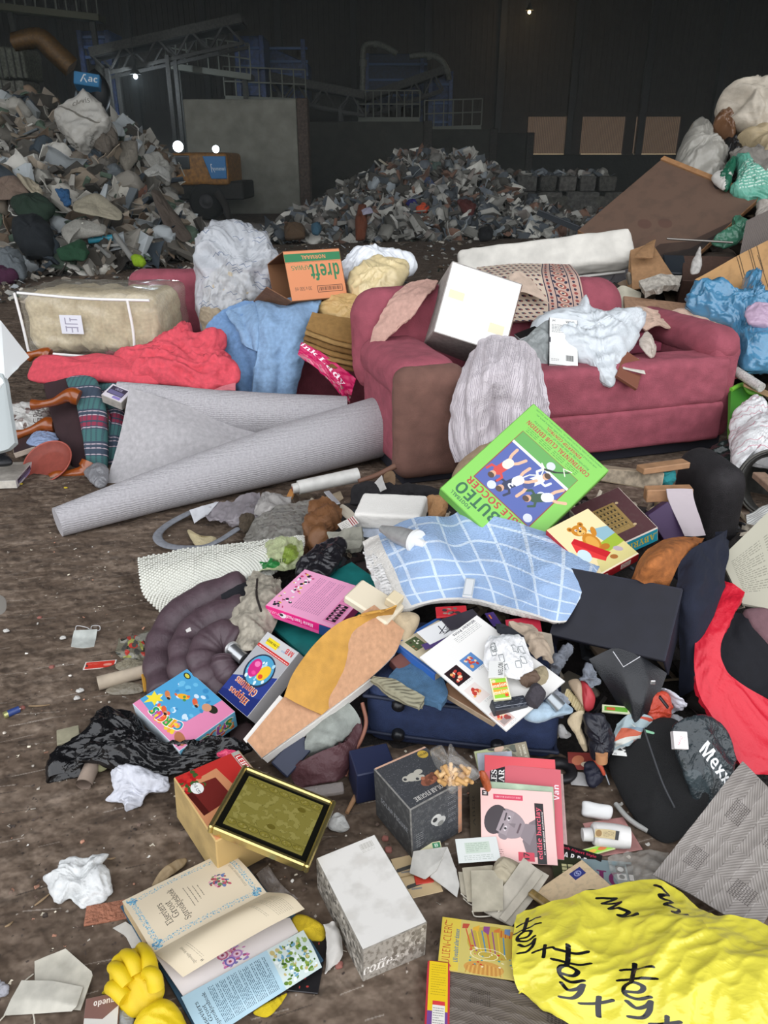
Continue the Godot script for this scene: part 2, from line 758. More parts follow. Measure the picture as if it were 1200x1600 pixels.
# ================================================================ the place
func _ready() -> void:
	nz.frequency = 1.0
	nz.noise_type = FastNoiseLite.TYPE_SIMPLEX
	nz.fractal_type = FastNoiseLite.FRACTAL_NONE
	nz.seed = 11
	rng.seed = 20
	var cam := Camera3D.new()
	cam.name = "camera"
	cam.position = EYE
	cam.rotation.x = -PITCH
	cam.fov = rad_to_deg(2.0 * atan(800.0 / FOC))
	cam.near = 0.05
	cam.far = 200.0
	add_child(cam)
	cam.current = true
	var we := WorldEnvironment.new()
	we.name = "environment"
	var env := Environment.new()
	var sky := Sky.new()
	var sm := ProceduralSkyMaterial.new()  # an overcast sky outside the open front of the hall
	sm.sky_top_color = Color(0.9, 0.91, 0.93)
	sm.sky_horizon_color = Color(0.94, 0.94, 0.94)
	sm.ground_bottom_color = Color(0.3, 0.29, 0.27)
	sm.ground_horizon_color = Color(0.5, 0.5, 0.5)
	sky.sky_material = sm
	env.sky = sky
	env.background_mode = Environment.BG_SKY
	env.background_energy_multiplier = 1.0
	env.tonemap_mode = Environment.TONE_MAPPER_LINEAR
	env.tonemap_exposure = 3.0
	env.sdfgi_enabled = true
	env.ssao_enabled = true
	env.ssil_enabled = true
	env.volumetric_fog_enabled = true
	env.volumetric_fog_density = 0.0
	we.environment = env
	add_child(we)
	hall()
	plant()
	haze()
	heaps()
	right_heap()
	suite()
	left_group()
	middle()
	front()
	litter()
	settle()


# ---------------------------------------------------------------- the hall
func ground_pic() -> Image:
	var s := 1024
	var a := FastNoiseLite.new()
	a.frequency = 0.006
	a.fractal_octaves = 5
	a.seed = 3
	var b := FastNoiseLite.new()
	b.frequency = 0.05
	b.fractal_octaves = 4
	b.seed = 9
	var na := a.get_seamless_image(s, s)
	var nb := b.get_seamless_image(s, s)
	var i := Image.create(s, s, false, Image.FORMAT_RGBA8)
	var dark := Color("554639")
	var light := Color("8c7c6d")
	for y in s:
		for x in s:
			var st := na.get_pixel(x, (y * 5 + x) % s).r
			var sp := nb.get_pixel(x, y).r
			var k := na.get_pixel(y, x).r
			var c := dark.lerp(light, clampf((st - 0.3) * 0.9 + (k - 0.5) * 0.9 + (sp - 0.5) * 0.9, 0.0, 1.0))
			i.set_pixel(x, y, c)
	for q in 2200:
		var g := rng.randf()
		ell(i, rng.randf() * s, rng.randf() * s, rng.randf_range(0.6, 1.9), rng.randf_range(0.6, 1.4), "b3aba0" if g < 0.25 else "3a302a", rng.randf() * 180)
	for q in 260:
		var x := rng.randf() * s
		var y := rng.randf() * s
		var l := rng.randf_range(10, 70)
		stroke(i, [x, y, x + l, y - l * rng.randf_range(0.1, 0.4)], rng.randf_range(0.8, 1.8), "8c8176" if q % 3 else "43382f")
	return i


func hall() -> void:
	var gm := StandardMaterial3D.new()
	gm.albedo_texture = ImageTexture.create_from_image(ground_pic())
	gm.roughness = 0.85
	gm.normal_enabled = true
	gm.normal_texture = bump("rough")
	gm.normal_scale = 0.7
	gm.uv1_triplanar = true
	gm.uv1_world_triplanar = true
	gm.uv1_scale = Vector3.ONE * 0.45
	var k := Kit.new()
	var p := []
	for i in 60:
		var row := PackedVector3Array()
		for j in 60:
			var q := Vector3(-2.6 + 5.4 * j / 59.0, 0, -5.0 + 4.6 * i / 59.0)
			var e := minf(minf(j, 59 - j), minf(i, 59 - i)) / 6.0
			q.y = 0.004 * minf(e, 1.0) * nz.get_noise_2d(q.x * 4, q.z * 6) + 0.0015
			row.append(q)
		p.append(row)
	k.grid(gm, p, 1.0)
	cuboid(k, gm, 56, 0.3, 66, {}, 0.002, 0, Vector3(0, -0.302, -18))
	solo("floor", k, "dirty brown concrete floor of the hall with drag marks", "", "", "structure")
	var clad := mat("3d352d", 0.75, {"tone": "soft", "ts": 0.3})
	var steel := mat("2a2825", 0.6, {"tone": "soft", "ts": 1.0})
	var conc := mat("55544d", 0.9, {"tone": "patchy", "bump": "rough", "ts": 0.35, "bd": 0.4})
	# walls with thickness; the back wall is clad in ribbed sheet between steel columns
	k = Kit.new()
	cuboid(k, clad, 56, 12, 0.3, {}, 0.01, 0, Vector3(0, 0, -47.2))
	var wb := solo("wall_back", k, "dark ribbed back wall of the hall", "", "", "structure")
	for n in 14:
		var kk := Kit.new()
		var x := -25.0 + n * 3.9
		cuboid(kk, steel, 0.34, 11.6, 0.3, {}, 0.01, 0, Vector3(x, 0, -46.8))
		part(wb, "steel_column", kk)
		kk = Kit.new()
		for r in 12:
			cuboid(kk, clad, 0.09, 7.6, 0.05, {}, 0.005, 0, Vector3(x + 0.35 + r * 0.28, 4.0, -47.02))
		part(wb, "ribbed_panel", kk)
	for w in [["wall_left", -27.0], ["wall_right", 27.0]]:
		k = Kit.new()
		cuboid(k, clad, 0.3, 11.5, 47, {}, 0.01, 0, Vector3(w[1], 0, -23.5))
		solo(w[0], k, "dark side wall of the hall", "", "", "structure")
	k = Kit.new()
	cuboid(k, mat("2a2825", 0.8), 56, 0.3, 46.6, {}, 0.01, 0, Vector3(0, 11.5, -23.9))
	var roof := solo("ceiling", k, "dark roof of the hall over steel rafters", "", "", "structure")
	for n in 7:
		var kk := Kit.new()
		bar(kk, steel, Vector3(-26.8, 11.2, -4 - n * 7.0), Vector3(26.8, 11.2, -4 - n * 7.0), 0.3, 0.5, 0.01)
		part(roof, "rafter", kk)
	# translucent ribbed sheets low in the back wall
	var u0 := [818, 902, 985, 1072]
	for n in 3:
		var a := X(u0[n] + 6, 240, 46.6)
		var b := X(u0[n + 1] - 4, 182, 46.6)
		var kk := Kit.new()
		var gl := mat("4a3c31", 0.5, {"emit": 0.13})
		for r in 26:
			var xa := lerpf(a.x, b.x, r / 26.0)
			cuboid(kk, mat("6e5a48", 0.5, {"emit": 0.22}), (b.x - a.x) / 80.0, b.y - a.y, 0.04, {}, 0.002, 0, Vector3(xa, a.y, -46.9))
		cuboid(kk, gl, b.x - a.x, b.y - a.y, 0.03, {}, 0.002, 0, Vector3((a.x + b.x) / 2, a.y, -46.95))
		var wn := solo("window_%d" % (n + 1), kk, "", "", "", "structure")
		wn.set_meta("label", ["left translucent ribbed wall sheet glowing dimly", "middle translucent ribbed wall sheet glowing dimly", "right translucent ribbed wall sheet glowing dimly"][n])
		kk = Kit.new()
		cuboid(kk, mat("c9b48e", 0.5, {"emit": 0.2}), (b.x - a.x) * 0.96, 0.035, 0.03, {}, 0.002, 0, Vector3((a.x + b.x) / 2, a.y - 0.04, -46.85))
		part(wn, "light_gap", kk)
	# push walls of the bays
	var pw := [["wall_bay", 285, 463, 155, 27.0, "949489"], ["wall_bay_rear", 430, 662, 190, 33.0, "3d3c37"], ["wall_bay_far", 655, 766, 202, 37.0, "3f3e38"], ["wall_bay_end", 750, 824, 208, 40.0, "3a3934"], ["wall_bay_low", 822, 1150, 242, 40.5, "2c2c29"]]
	var wl := ["pale grey concrete push wall beside the orange machine", "dark concrete push wall behind the middle heap", "grey concrete push wall below the blue silo", "dark far concrete push wall at the end of the bays", "low dark wall below the glowing wall sheets"]
	for n in 5:
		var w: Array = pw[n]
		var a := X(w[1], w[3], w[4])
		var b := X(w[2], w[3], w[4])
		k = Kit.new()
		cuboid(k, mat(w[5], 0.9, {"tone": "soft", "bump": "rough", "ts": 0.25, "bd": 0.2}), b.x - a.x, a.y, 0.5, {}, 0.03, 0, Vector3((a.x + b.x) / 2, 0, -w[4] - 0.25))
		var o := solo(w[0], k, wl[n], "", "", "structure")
		k = Kit.new()
		cuboid(k, mat("5a4b42" if n == 0 else "38332e", 0.8, {"tone": "dirty", "ts": 1.0}), 0.34, a.y + 0.03, 0.62, {}, 0.02, 0, Vector3(b.x + 0.17, 0, -w[4] - 0.25))
		part(o, "end_post", k, "brownish steel end post")
	# stacked concrete blocks behind the heaps
	var row := Node3D.new()
	row.name = "wall_blocks"
	add_child(row)
	tag(row, "low wall of stacked grey concrete blocks at the right", "", "", "structure")
	var us := [[700, 735, 770, 806, 842, 872, 904, 934, 966], [690, 740, 788, 838, 882, 940, 985]]
	for c in 2:
		for n in us[c].size() - 1:
			var a := X(us[c][n] + 1.5, 299 if c == 0 else 334, 24.0)
			var b := X(us[c][n + 1] - 1.5, 275 if c == 0 else 300, 24.0)
			k = Kit.new()
			cuboid(k, mat(["605f5b", "686661", "565550"][(n * 2 + c) % 3], 0.95, {"tone": "dirty", "bump": "rough", "ts": 0.8}), b.x - a.x, b.y - a.y, 0.8, {}, 0.03, 0.02, Vector3((a.x + b.x) / 2, a.y, -24.4))
			part(row, "concrete_block", k)
	k = Kit.new()
	cuboid(k, conc, 6.4, 0.66, 0.8, {}, 0.03, 0, Vector3(4.9, 0, -24.4))
	part(row, "block_base", k)


func haze() -> void:  # dust hanging in the depth of the hall
	var f := FogVolume.new()
	f.shape = RenderingServer.FOG_VOLUME_SHAPE_BOX
	f.size = Vector3(53, 10.4, 38)
	f.position = Vector3(0, 5.25, -27.5)
	var m := FogMaterial.new()
	m.density = 0.0042
	m.albedo = Color(0.8, 0.84, 0.84)
	f.material = m
	f.name = "dust_haze"
	add_child(f)
	tag(f, "thin grey dust haze hanging in the depth of the hall", "haze", "", "stuff")


# ---------------------------------------------------------------- the sorting plant at the back
func rail(k: Kit, m, a: Vector3, b: Vector3, h: float, n: int) -> void:
	for i in n + 1:
		var p := a.lerp(b, float(i) / n)
		bar(k, m, p, p + Vector3(0, h, 0), 0.05, 0.05)
	for q in [0.5, 1.0]:
		bar(k, m, a + Vector3(0, h * q, 0), b + Vector3(0, h * q, 0), 0.05, 0.05)


func conveyor(label: String, a: Vector3, b: Vector3, w: float, legs: Array) -> void:
	var o := T("conveyor", label, "conveyor", "")
	var st := mat("3a3a37", 0.6, {"tone": "dirty", "ts": 1.0})
	var rust := mat("46453f", 0.7, {"tone": "dirty", "ts": 1.0})
	var k := Kit.new()
	bar(k, mat("191919", 0.8), a + Vector3(0, 0.12, 0), b + Vector3(0, 0.12, 0), w, 0.12)
	part(o, "belt", k)
	for s in [-0.5, 0.5]:
		k = Kit.new()
		var z := Vector3(0, 0, s * w)
		bar(k, rust if s > 0 else st, a + z + Vector3(0, 0.25, 0), b + z + Vector3(0, 0.25, 0), 0.12, 0.3)
		bar(k, st, a + z + Vector3(0, -0.55, 0), b + z + Vector3(0, -0.55, 0), 0.1, 0.12)
		var n := 9
		for i in n:
			var p := a.lerp(b, float(i) / n)
			var q := a.lerp(b, (i + 1.0) / n)
			bar(k, st, p + z + Vector3(0, -0.55 if i % 2 else 0.2, 0), q + z + Vector3(0, 0.2 if i % 2 else -0.55, 0), 0.07, 0.07)
		part(o, "side_truss", k)
	for t in legs:
		k = Kit.new()
		var p := a.lerp(b, t)
		for s in [-0.5, 0.5]:
			bar(k, st, Vector3(p.x, 0, p.z + s * w), p + Vector3(0, -0.4, s * w), 0.16, 0.16)
		part(o, "support", k)


func plant() -> void:
	var st := mat("34352f", 0.6, {"tone": "dirty", "ts": 1.0})
	var pale := mat("6a6d64", 0.6)
	var blue := mat("2a4478", 0.5, {"tone": "dirty", "ts": 0.6})
	conveyor("long dark conveyor climbing to the right over the orange machine", X(150, 96, 34), X(382, 44, 34), 1.2, [0.1, 0.5])
	conveyor("dark conveyor sloping down behind the pale push wall", X(380, 122, 38), X(570, 160, 38), 1.2, [0.3, 0.8])
	conveyor("short inclined conveyor ending at the tall blue silo", X(556, 168, 40), X(692, 120, 40), 1.2, [0.5])
	var wlab := ["upper steel walkway with railing at the far left", "middle steel walkway with railing behind the conveyor", "steel landing with railing on the dark push wall", "pale railing around the foot of the blue silo", "small lower walkway with braces over the pale push wall"]
	var wk := [[0, 12, 160, 30, 34.0, 10], [265, 104, 395, 122, 36.0, 8], [560, 188, 655, 188, 39.0, 8], [662, 203, 750, 200, 39.0, 6], [355, 155, 480, 160, 36.5, 7]]
	for n in 5:
		var w: Array = wk[n]
		var a := X(w[0], w[1], w[4])
		var b := X(w[2], w[3], w[4])
		var o := T("walkway", wlab[n], "walkway")
		var k := Kit.new()
		bar(k, pale if n != 0 else mat("55553f", 0.6), a, b, 0.9, 0.22)
		part(o, "deck", k)
		k = Kit.new()
		rail(k, pale, a + Vector3(0, 0.1, 0.45), b + Vector3(0, 0.1, 0.45), 1.05, w[5])
		part(o, "railing", k)
		k = Kit.new()
		for t in [0.1, 0.9]:
			var p := a.lerp(b, t)
			bar(k, st, Vector3(p.x, 0, p.z), p, 0.18, 0.18)
		part(o, "support", k)
	# blue plant
	var bl := ["tall dark blue silo at the end of the conveyor", "dark blue hopper high up at the left", "dark blue drive housing at the head of the long conveyor", "dark blue sloping chute behind the pale push wall", "wide dim blue screen housing behind the pipes"]
	var bb := [[668, 708, 112, 210, 41.0], [128, 172, 48, 100, 36.0], [372, 412, 56, 150, 36.5], [400, 480, 62, 130, 39.0], [566, 668, 84, 165, 43.0]]
	for n in 5:
		var w: Array = bb[n]
		var a := X(w[0], w[3], w[4])
		var b := X(w[1], w[2], w[4])
		var o := T("silo" if n == 0 else "hopper" if n == 1 else "machine_housing", bl[n], "silo" if n == 0 else "hopper" if n == 1 else "machine")
		var k := Kit.new()
		var m := blue if n < 4 else mat("1c2c50", 0.6, {"tone": "dirty", "ts": 0.6})
		if n == 1 or n == 0:
			var c := []
			for i in 8:
				var low := 0.0 if i & 2 else 0.22
				c.append(Vector3(lerpf(a.x, b.x, low) if not i & 1 else lerpf(b.x, a.x, low), b.y if i & 2 else a.y, a.z - (0.0 if i & 4 else 1.6) - (low if i & 4 else -low)))
			hexa(k, m, c, {}, 0.03)
		elif n == 3:
			var c := []
			for i in 8:
				var sl := 0.9 if i & 1 else 0.0
				c.append(Vector3(b.x if i & 1 else a.x, (b.y if i & 2 else a.y) - sl, a.z - (0.0 if i & 4 else 1.6)))
			hexa(k, m, c, {}, 0.03)
		else:
			cuboid(k, m, b.x - a.x, b.y - a.y, 1.6, {}, 0.03, 0, Vector3((a.x + b.x) / 2, a.y, a.z - 0.8))
		part(o, "casing", k)
		k = Kit.new()
		for s in [0.08, 0.92]:
			var x := lerpf(a.x, b.x, s)
			bar(k, blue, Vector3(x, 0, a.z + 0.1), Vector3(x, b.y, a.z + 0.1), 0.18, 0.18)
		part(o, "frame", k)
		k = Kit.new()
		for r in 3:
			var y := lerpf(a.y, b.y, 0.2 + r * 0.3)
			bar(k, mat("38588c", 0.5), Vector3(a.x, y, a.z + 0.06), Vector3(b.x, y, a.z + 0.06), 0.08, 0.1)
		part(o, "stiffener", k)
	for q in [[[566, 160, 40, 567, 110, 40, 568, 76, 40, 580, 68, 40, 600, 72, 40, 620, 84, 40], "grey bent duct rising over the screen housing"], [[640, 88, 40.5, 664, 86, 40.5, 684, 90, 40.5, 696, 104, 40.5, 702, 125, 40.5], "pale duct curving down onto the blue silo"]]:
		var k := Kit.new()
		tube(k, mat("72756a", 0.5, {"tone": "dirty", "ts": 1.0}), spl(XS(q[0]), 26), [0.13], 12)
		var o := T("duct", q[1], "pipe")
		part(o, "pipe", k)
		k = Kit.new()
		var p := XS(q[0])
		for i in [1, 3]:
			tube(k, pale, PackedVector3Array([p[i].lerp(p[i + 1], 0.2), p[i].lerp(p[i + 1], 0.5)]), [0.17], 12)
		part(o, "clamp", k)
	# stacked bales at the far left
	for n in 4:
		var w: Array = [[-40, 14, 76, 126], [14, 50, 78, 126], [-30, 50, 128, 146], [-30, 50, 147, 164]][n]
		var a := X(w[0], w[3], 23.0)
		var b := X(w[1], w[2], 23.0)
		var k := Kit.new()
		pad(k, mat(["5b6055", "6b6f63", "77786e", "6f6a5e"][n], 0.9, {"tone": "dirty", "bump": "crease", "ts": 1.5}), Vector3(b.x - a.x, b.y - a.y, 1.1), 0.08, Transform3D(Basis(), (a + b) / 2.0), 0.04, 14, 3.0)
		var o := T("bale", ["grey pressed bale at the top left edge of the stack", "grey ribbed bale beside the orange grab arm", "pale flat bale in the middle of the stack at the far left", "lowest flat bale of the stack at the far left"][n], "bale", "")
		part(o, "bale_body", k)
		k = Kit.new()
		for s in 4:
			bar(k, mat("2c2c28", 0.6), Vector3(lerpf(a.x, b.x, 0.15 + s * 0.23), a.y, a.z + 0.585), Vector3(lerpf(a.x, b.x, 0.15 + s * 0.23), b.y, a.z + 0.585), 0.03, 0.02)
		part(o, "strap", k)
	# stub wall that carries the bales
	var kk := Kit.new()
	var la := X(-60, 165, 22.5)
	cuboid(kk, mat("3a3934", 0.9, {"tone": "dirty", "ts": 0.5}), 4.2, la.y, 1.6, {}, 0.03, 0, Vector3(-11.4, 0, -23.2))
	solo("wall_stub", kk, "dark concrete stub wall under the bales", "", "", "structure")
	# grab arm
	var arm := T("grab_arm", "orange loader arm with a blue end reaching over the left heap", "loader arm")
	kk = Kit.new()
	tube(kk, mat("6e5024", 0.6, {"tone": "dirty", "ts": 1.5}), spl(XS([20, 66, 21, 60, 60, 21, 84, 80, 21, 112, 106, 21]), 16), [0.16, 0.2, 0.2], 4, true, 1.2)
	part(arm, "boom", kk, "orange boom")
	kk = Kit.new()
	var bp := im(256, 128, "3f86b8")
	stroke(bp, [70, 100, 100, 20, 116, 20], 14, "e8eef0")
	stroke(bp, [130, 100, 105, 60], 12, "e8eef0")
	ink(bp, "ac", 195, 64, 56, "e8eef0", {"bold": true})
	var tr := frame([112, 100, 20.6, 152, 122, 20.6, 118, 124, 20.5])
	cuboid(kk, mat("3f86b8", 0.4), tr[1], 0.4, tr[2], {"top": pic(bp)}, 0.02)
	var sg := part(arm, "blue_sleeve", kk, "blue sleeve with a white mark")
	sg.transform = tr[0] * Transform3D(Basis(), Vector3(0, -0.4, 0))
	kk = Kit.new()
	tube(kk, mat("15181c", 0.5), spl(XS([140, 118, 21, 155, 135, 21, 158, 160, 21, 150, 178, 21]), 12), [0.2, 0.24, 0.12], 8)
	tube(kk, mat("15181c", 0.5), spl(XS([140, 118, 21, 135, 140, 21, 128, 165, 21]), 10), [0.2, 0.2, 0.1], 8)
	part(arm, "grab", kk, "dark grab")
	excavator()
	# small lamps
	var lp := [[827, 20, 44.0, "small warm lamp hanging under the roof", "ffd9a0", 0.5], [212, 121, 33.0, "small white lamp on the plant above the orange machine", "e8f4ff", 1.5]]
	for w in lp:
		var p := X(w[0], w[1], w[2])
		var o := T("hanging_lamp", w[3], "lamp")
		o.position = p
		var k := Kit.new()
		lathe(k, mat("2a2a28", 0.5), [0.0, 0.42, 0.05, 0.4, 0.08, 0.3, 0.2, 0.12, 0.22, 0.1, 0.2, 0.1], Transform3D(), 16)
		bar(k, st, Vector3(0, 0.4, 0), Vector3(0, 11.45 - p.y, 0), 0.03, 0.03)
		part(o, "lamp_shade", k)
		k = Kit.new()
		pad(k, mat(w[4], 0.4, {"emit": 2.5}), Vector3(0.16, 0.16, 0.16), 0.08, Transform3D(Basis(), Vector3(0, 0.03, 0)))
		part(o, "bulb", k)
		var l := OmniLight3D.new()
		l.name = "lamp_light"
		l.light_color = Color(w[4])
		l.light_energy = w[5]
		l.omni_range = 40
		l.omni_attenuation = 2.0
		l.light_size = 0.08
		l.shadow_enabled = true
		l.position = Vector3(0, -0.12, 0.1)
		o.add_child(l)


func excavator() -> void:
	var o := T("wheeled_excavator", "orange wheeled loading machine with blue end panel and two bright work lamps", "excavator")
	var org := mat("a8732a", 0.5, {"tone": "dirty", "ts": 0.8})
	var d := 24.0
	var a := X(268, 290, d)
	var b := X(355, 238, d)
	var k := Kit.new()
	var w := b.x - a.x
	var cx := (a.x + b.x) / 2
	pad(k, org, Vector3(w, b.y - a.y, 2.3), 0.12, Transform3D(Basis(), Vector3(cx, (a.y + b.y) / 2, a.z - 1.15)), 0.0, 12)
	part(o, "body", k)
	k = Kit.new()
	pad(k, mat("1c2024", 0.3), Vector3(w * 0.3, (b.y - a.y) * 0.42, 0.06), 0.03, Transform3D(Basis(), Vector3(a.x + w * 0.2, b.y - (b.y - a.y) * 0.3, a.z + 0.0)), 0, 8)
	var win := part(o, "side_grille", k, "dark grille")
	k = Kit.new()
	bar(k, mat("b9b9ae", 0.5), Vector3(a.x + w * 0.17, b.y - 0.25, a.z + 0.05), Vector3(a.x + w * 0.25, b.y - 0.62, a.z + 0.05), 0.07, 0.02)
	part(win, "stripe", k)
	var bp := im(300, 256, "2f78b4")
	stroke(bp, [60, 180, 95, 90, 110, 90], 12, "e8f0f4")
	stroke(bp, [118, 180, 98, 130], 10, "e8f0f4")
	ink(bp, "renewi", 205, 140, 44, "c9dce8", {"bold": true})
	k = Kit.new()
	var c := []
	for i in 8:
		var x := b.x - 0.06 if i & 1 else b.x - w * (0.42 if i & 2 else 0.3)
		c.append(Vector3(x, b.y - 0.1 if i & 2 else a.y + 0.18, a.z + (0.05 if i & 4 else -0.1)))
	hexa(k, mat("2f78b4", 0.4), c, {"front": pic(bp)}, 0.01)
	part(o, "end_panel", k, "blue end panel with a white mark")
	k = Kit.new()
	cuboid(k, mat("26241f", 0.8, {"tone": "dirty", "ts": 1.0}), w * 1.3, 0.5, 2.0, {}, 0.04, 0, Vector3(cx + 0.1, 0.55, a.z - 1.2))
	part(o, "chassis", k)
	for q in [322, 215]:
		var wc := X(q, 316, d)
		k = Kit.new()
		var tr := Transform3D(Basis(Vector3.RIGHT, PI / 2), Vector3(wc.x, 0.52, wc.z - 0.5))
		lathe(k, mat("1d1c1b", 0.9, {"bump": "rough", "ts": 3.0}), [0.2, 0.5, 0.42, 0.5, 0.5, 0.44, 0.52, 0.3, 0.52, 0.1, 0.5, 0.0, 0.3, 0.0], tr, 30)
		var tyre := part(o, "wheel", k)
		k = Kit.new()
		lathe(k, mat("3b3a3c", 0.5), [0.0, 0.46, 0.1, 0.46, 0.12, 0.4, 0.24, 0.4, 0.27, 0.5], tr, 24)
		part(tyre, "hub", k)
	k = Kit.new()
	tube(k, mat("2a2622", 0.8), XS([338, 300, 23.6, 352, 320, 23.6, 358, 345, 23.6]), [0.12, 0.1], 8)
	part(o, "stabiliser", k)
	for q in [[278, 229, 1.5, 0.15], [337, 233, 0.8, 0.1]]:
		var p := X(q[0], q[1], 23.9)
		k = Kit.new()
		lathe(k, mat("2a2a2a", 0.5), [0.0, 0.0, 0.1, 0.0, q[3], 0.16, q[3], 0.2], Transform3D(Basis(Vector3.RIGHT, PI / 2), p - Vector3(0, 0, 0.2)), 18)
		var la := part(o, "work_lamp", k)
		k = Kit.new()
		lathe(k, mat("eaf6ff", 0.3, {"emit": 6.0}), [0.0, 0.03, q[3] * 0.6, 0.02, q[3] * 0.96, 0.0], Transform3D(Basis(Vector3.RIGHT, PI / 2), p - Vector3(0, 0, 0.02)), 18)
		part(la, "lamp_glass", k)
		var l := SpotLight3D.new()
		l.name = "work_lamp_light"
		l.position = p + Vector3(0, 0, 0.08)
		l.rotation_degrees = Vector3(-25, 180, 0)
		l.spot_angle = 60
		l.spot_range = 60
		l.spot_attenuation = 2.0
		l.light_energy = q[2]
		l.light_color = Color("e4f2ff")
		l.light_size = q[3] * 0.8
		l.shadow_enabled = true
		o.add_child(l)


# ---------------------------------------------------------------- refuse heaps
func scrap_meshes(m) -> Array:
	var out := []
	for n in 6:
		var k := Kit.new()
		match n:
			0, 1:  # crumpled sheets
				var rows := []
				for i in 3:
					var r := PackedVector3Array()
					for j in 3:
						r.append(Vector3(j - 1.0 + rng.randf_range(-0.3, 0.3), rng.randf_range(-0.35, 0.35), i - 1.0 + rng.randf_range(-0.3, 0.3)) * 0.55)
					rows.append(r)
				patch(k, m, rows, 7, 7, 0.03, 0.12, 2.0 + n)
			2:
				cuboid(k, m, 1.0, 0.22, 0.7, {}, 0.02, 0.1)
			3:
				cuboid(k, m, 1.5, 0.1, 0.16, {}, 0.02, 0.05)
			4:
				pad(k, m, Vector3(0.9, 0.55, 0.7), 0.3, Transform3D(), 0.16, 6, 2.0)
			5:
				cuboid(k, m, 1.1, 0.05, 0.5, {}, 0.01, 0.16)
		out.append(k.mesh())
	return out


func scatter(o: Node3D, called: String, p: Array, count: int, lo: float, hi: float, pal: Array, label: String, tilt := 1.2, lift := 0.35) -> void:
	if not texs.has("scrap"):
		var m := StandardMaterial3D.new()
		m.vertex_color_use_as_albedo = true
		m.roughness = 0.8
		m.cull_mode = BaseMaterial3D.CULL_DISABLED
		texs["scrap"] = scrap_meshes(m)
	for n in 6:
		var mm := MultiMesh.new()
		mm.transform_format = MultiMesh.TRANSFORM_3D
		mm.use_colors = true
		mm.mesh = texs["scrap"][n]
		mm.instance_count = count / 6
		for q in mm.instance_count:
			var fi := rng.randf() * (p.size() - 1.001)
			var fj: float = rng.randf() * (p[0].size() - 1.001)
			var i := int(fi)
			var j := int(fj)
			var a: Vector3 = p[i][j].lerp(p[i][j + 1], fj - j)
			var b: Vector3 = p[i + 1][j].lerp(p[i + 1][j + 1], fj - j)
			var s := lo + (hi - lo) * pow(rng.randf(), 2.4)
			var bs := Basis.from_euler(Vector3(rng.randf_range(-tilt, tilt), rng.randf() * TAU, rng.randf_range(-tilt, tilt)))
			mm.set_instance_transform(q, Transform3D(bs.scaled(Vector3(s, s, s)), a.lerp(b, fi - i) + Vector3(0, s * lift, 0)))
			var c := Color(pal[rng.randi() % pal.size()]).srgb_to_linear() * rng.randf_range(0.75, 1.5)
			c.a = 1.0
			mm.set_instance_color(q, c)
		var mi := MultiMeshInstance3D.new()
		mi.multimesh = mm
		mi.name = called
		mi.set_meta("kind", "stuff")
		if label:
			mi.set_meta("label", label)
		o.add_child(mi, true)


func mound(rows: Array, nu: int, nv: int, amp: float, freq: float) -> Array:
	var k := Kit.new()
	var tmp := []
	for r in rows:
		tmp.append(XS(r))
	patch(k, mat("35302a", 0.95, {"tone": "dirty", "bump": "rough", "ts": 0.8}), tmp, nu, nv, 0.0, amp, freq)
	var m := k.mesh()
	var v: PackedVector3Array = m.surface_get_arrays(0)[Mesh.ARRAY_VERTEX]
	var p := []
	for i in nu:
		p.append(v.slice(i * nv, (i + 1) * nv))
	return [m, p]


func flake(called: String, label: String, cat: String, pts: Array, col, thick := 0.03, amp := 0.06, freq := 3.0, group := "") -> void:
	var k := Kit.new()
	var p := pts.duplicate()
	for i in range(2, p.size(), 3):
		p[i] *= 0.975
	lump(k, cloth(col) if col is String else col, XS(p), thick, thick, amp, freq, 36, 8, 0.4)
	solo(called, k, label, cat, group)


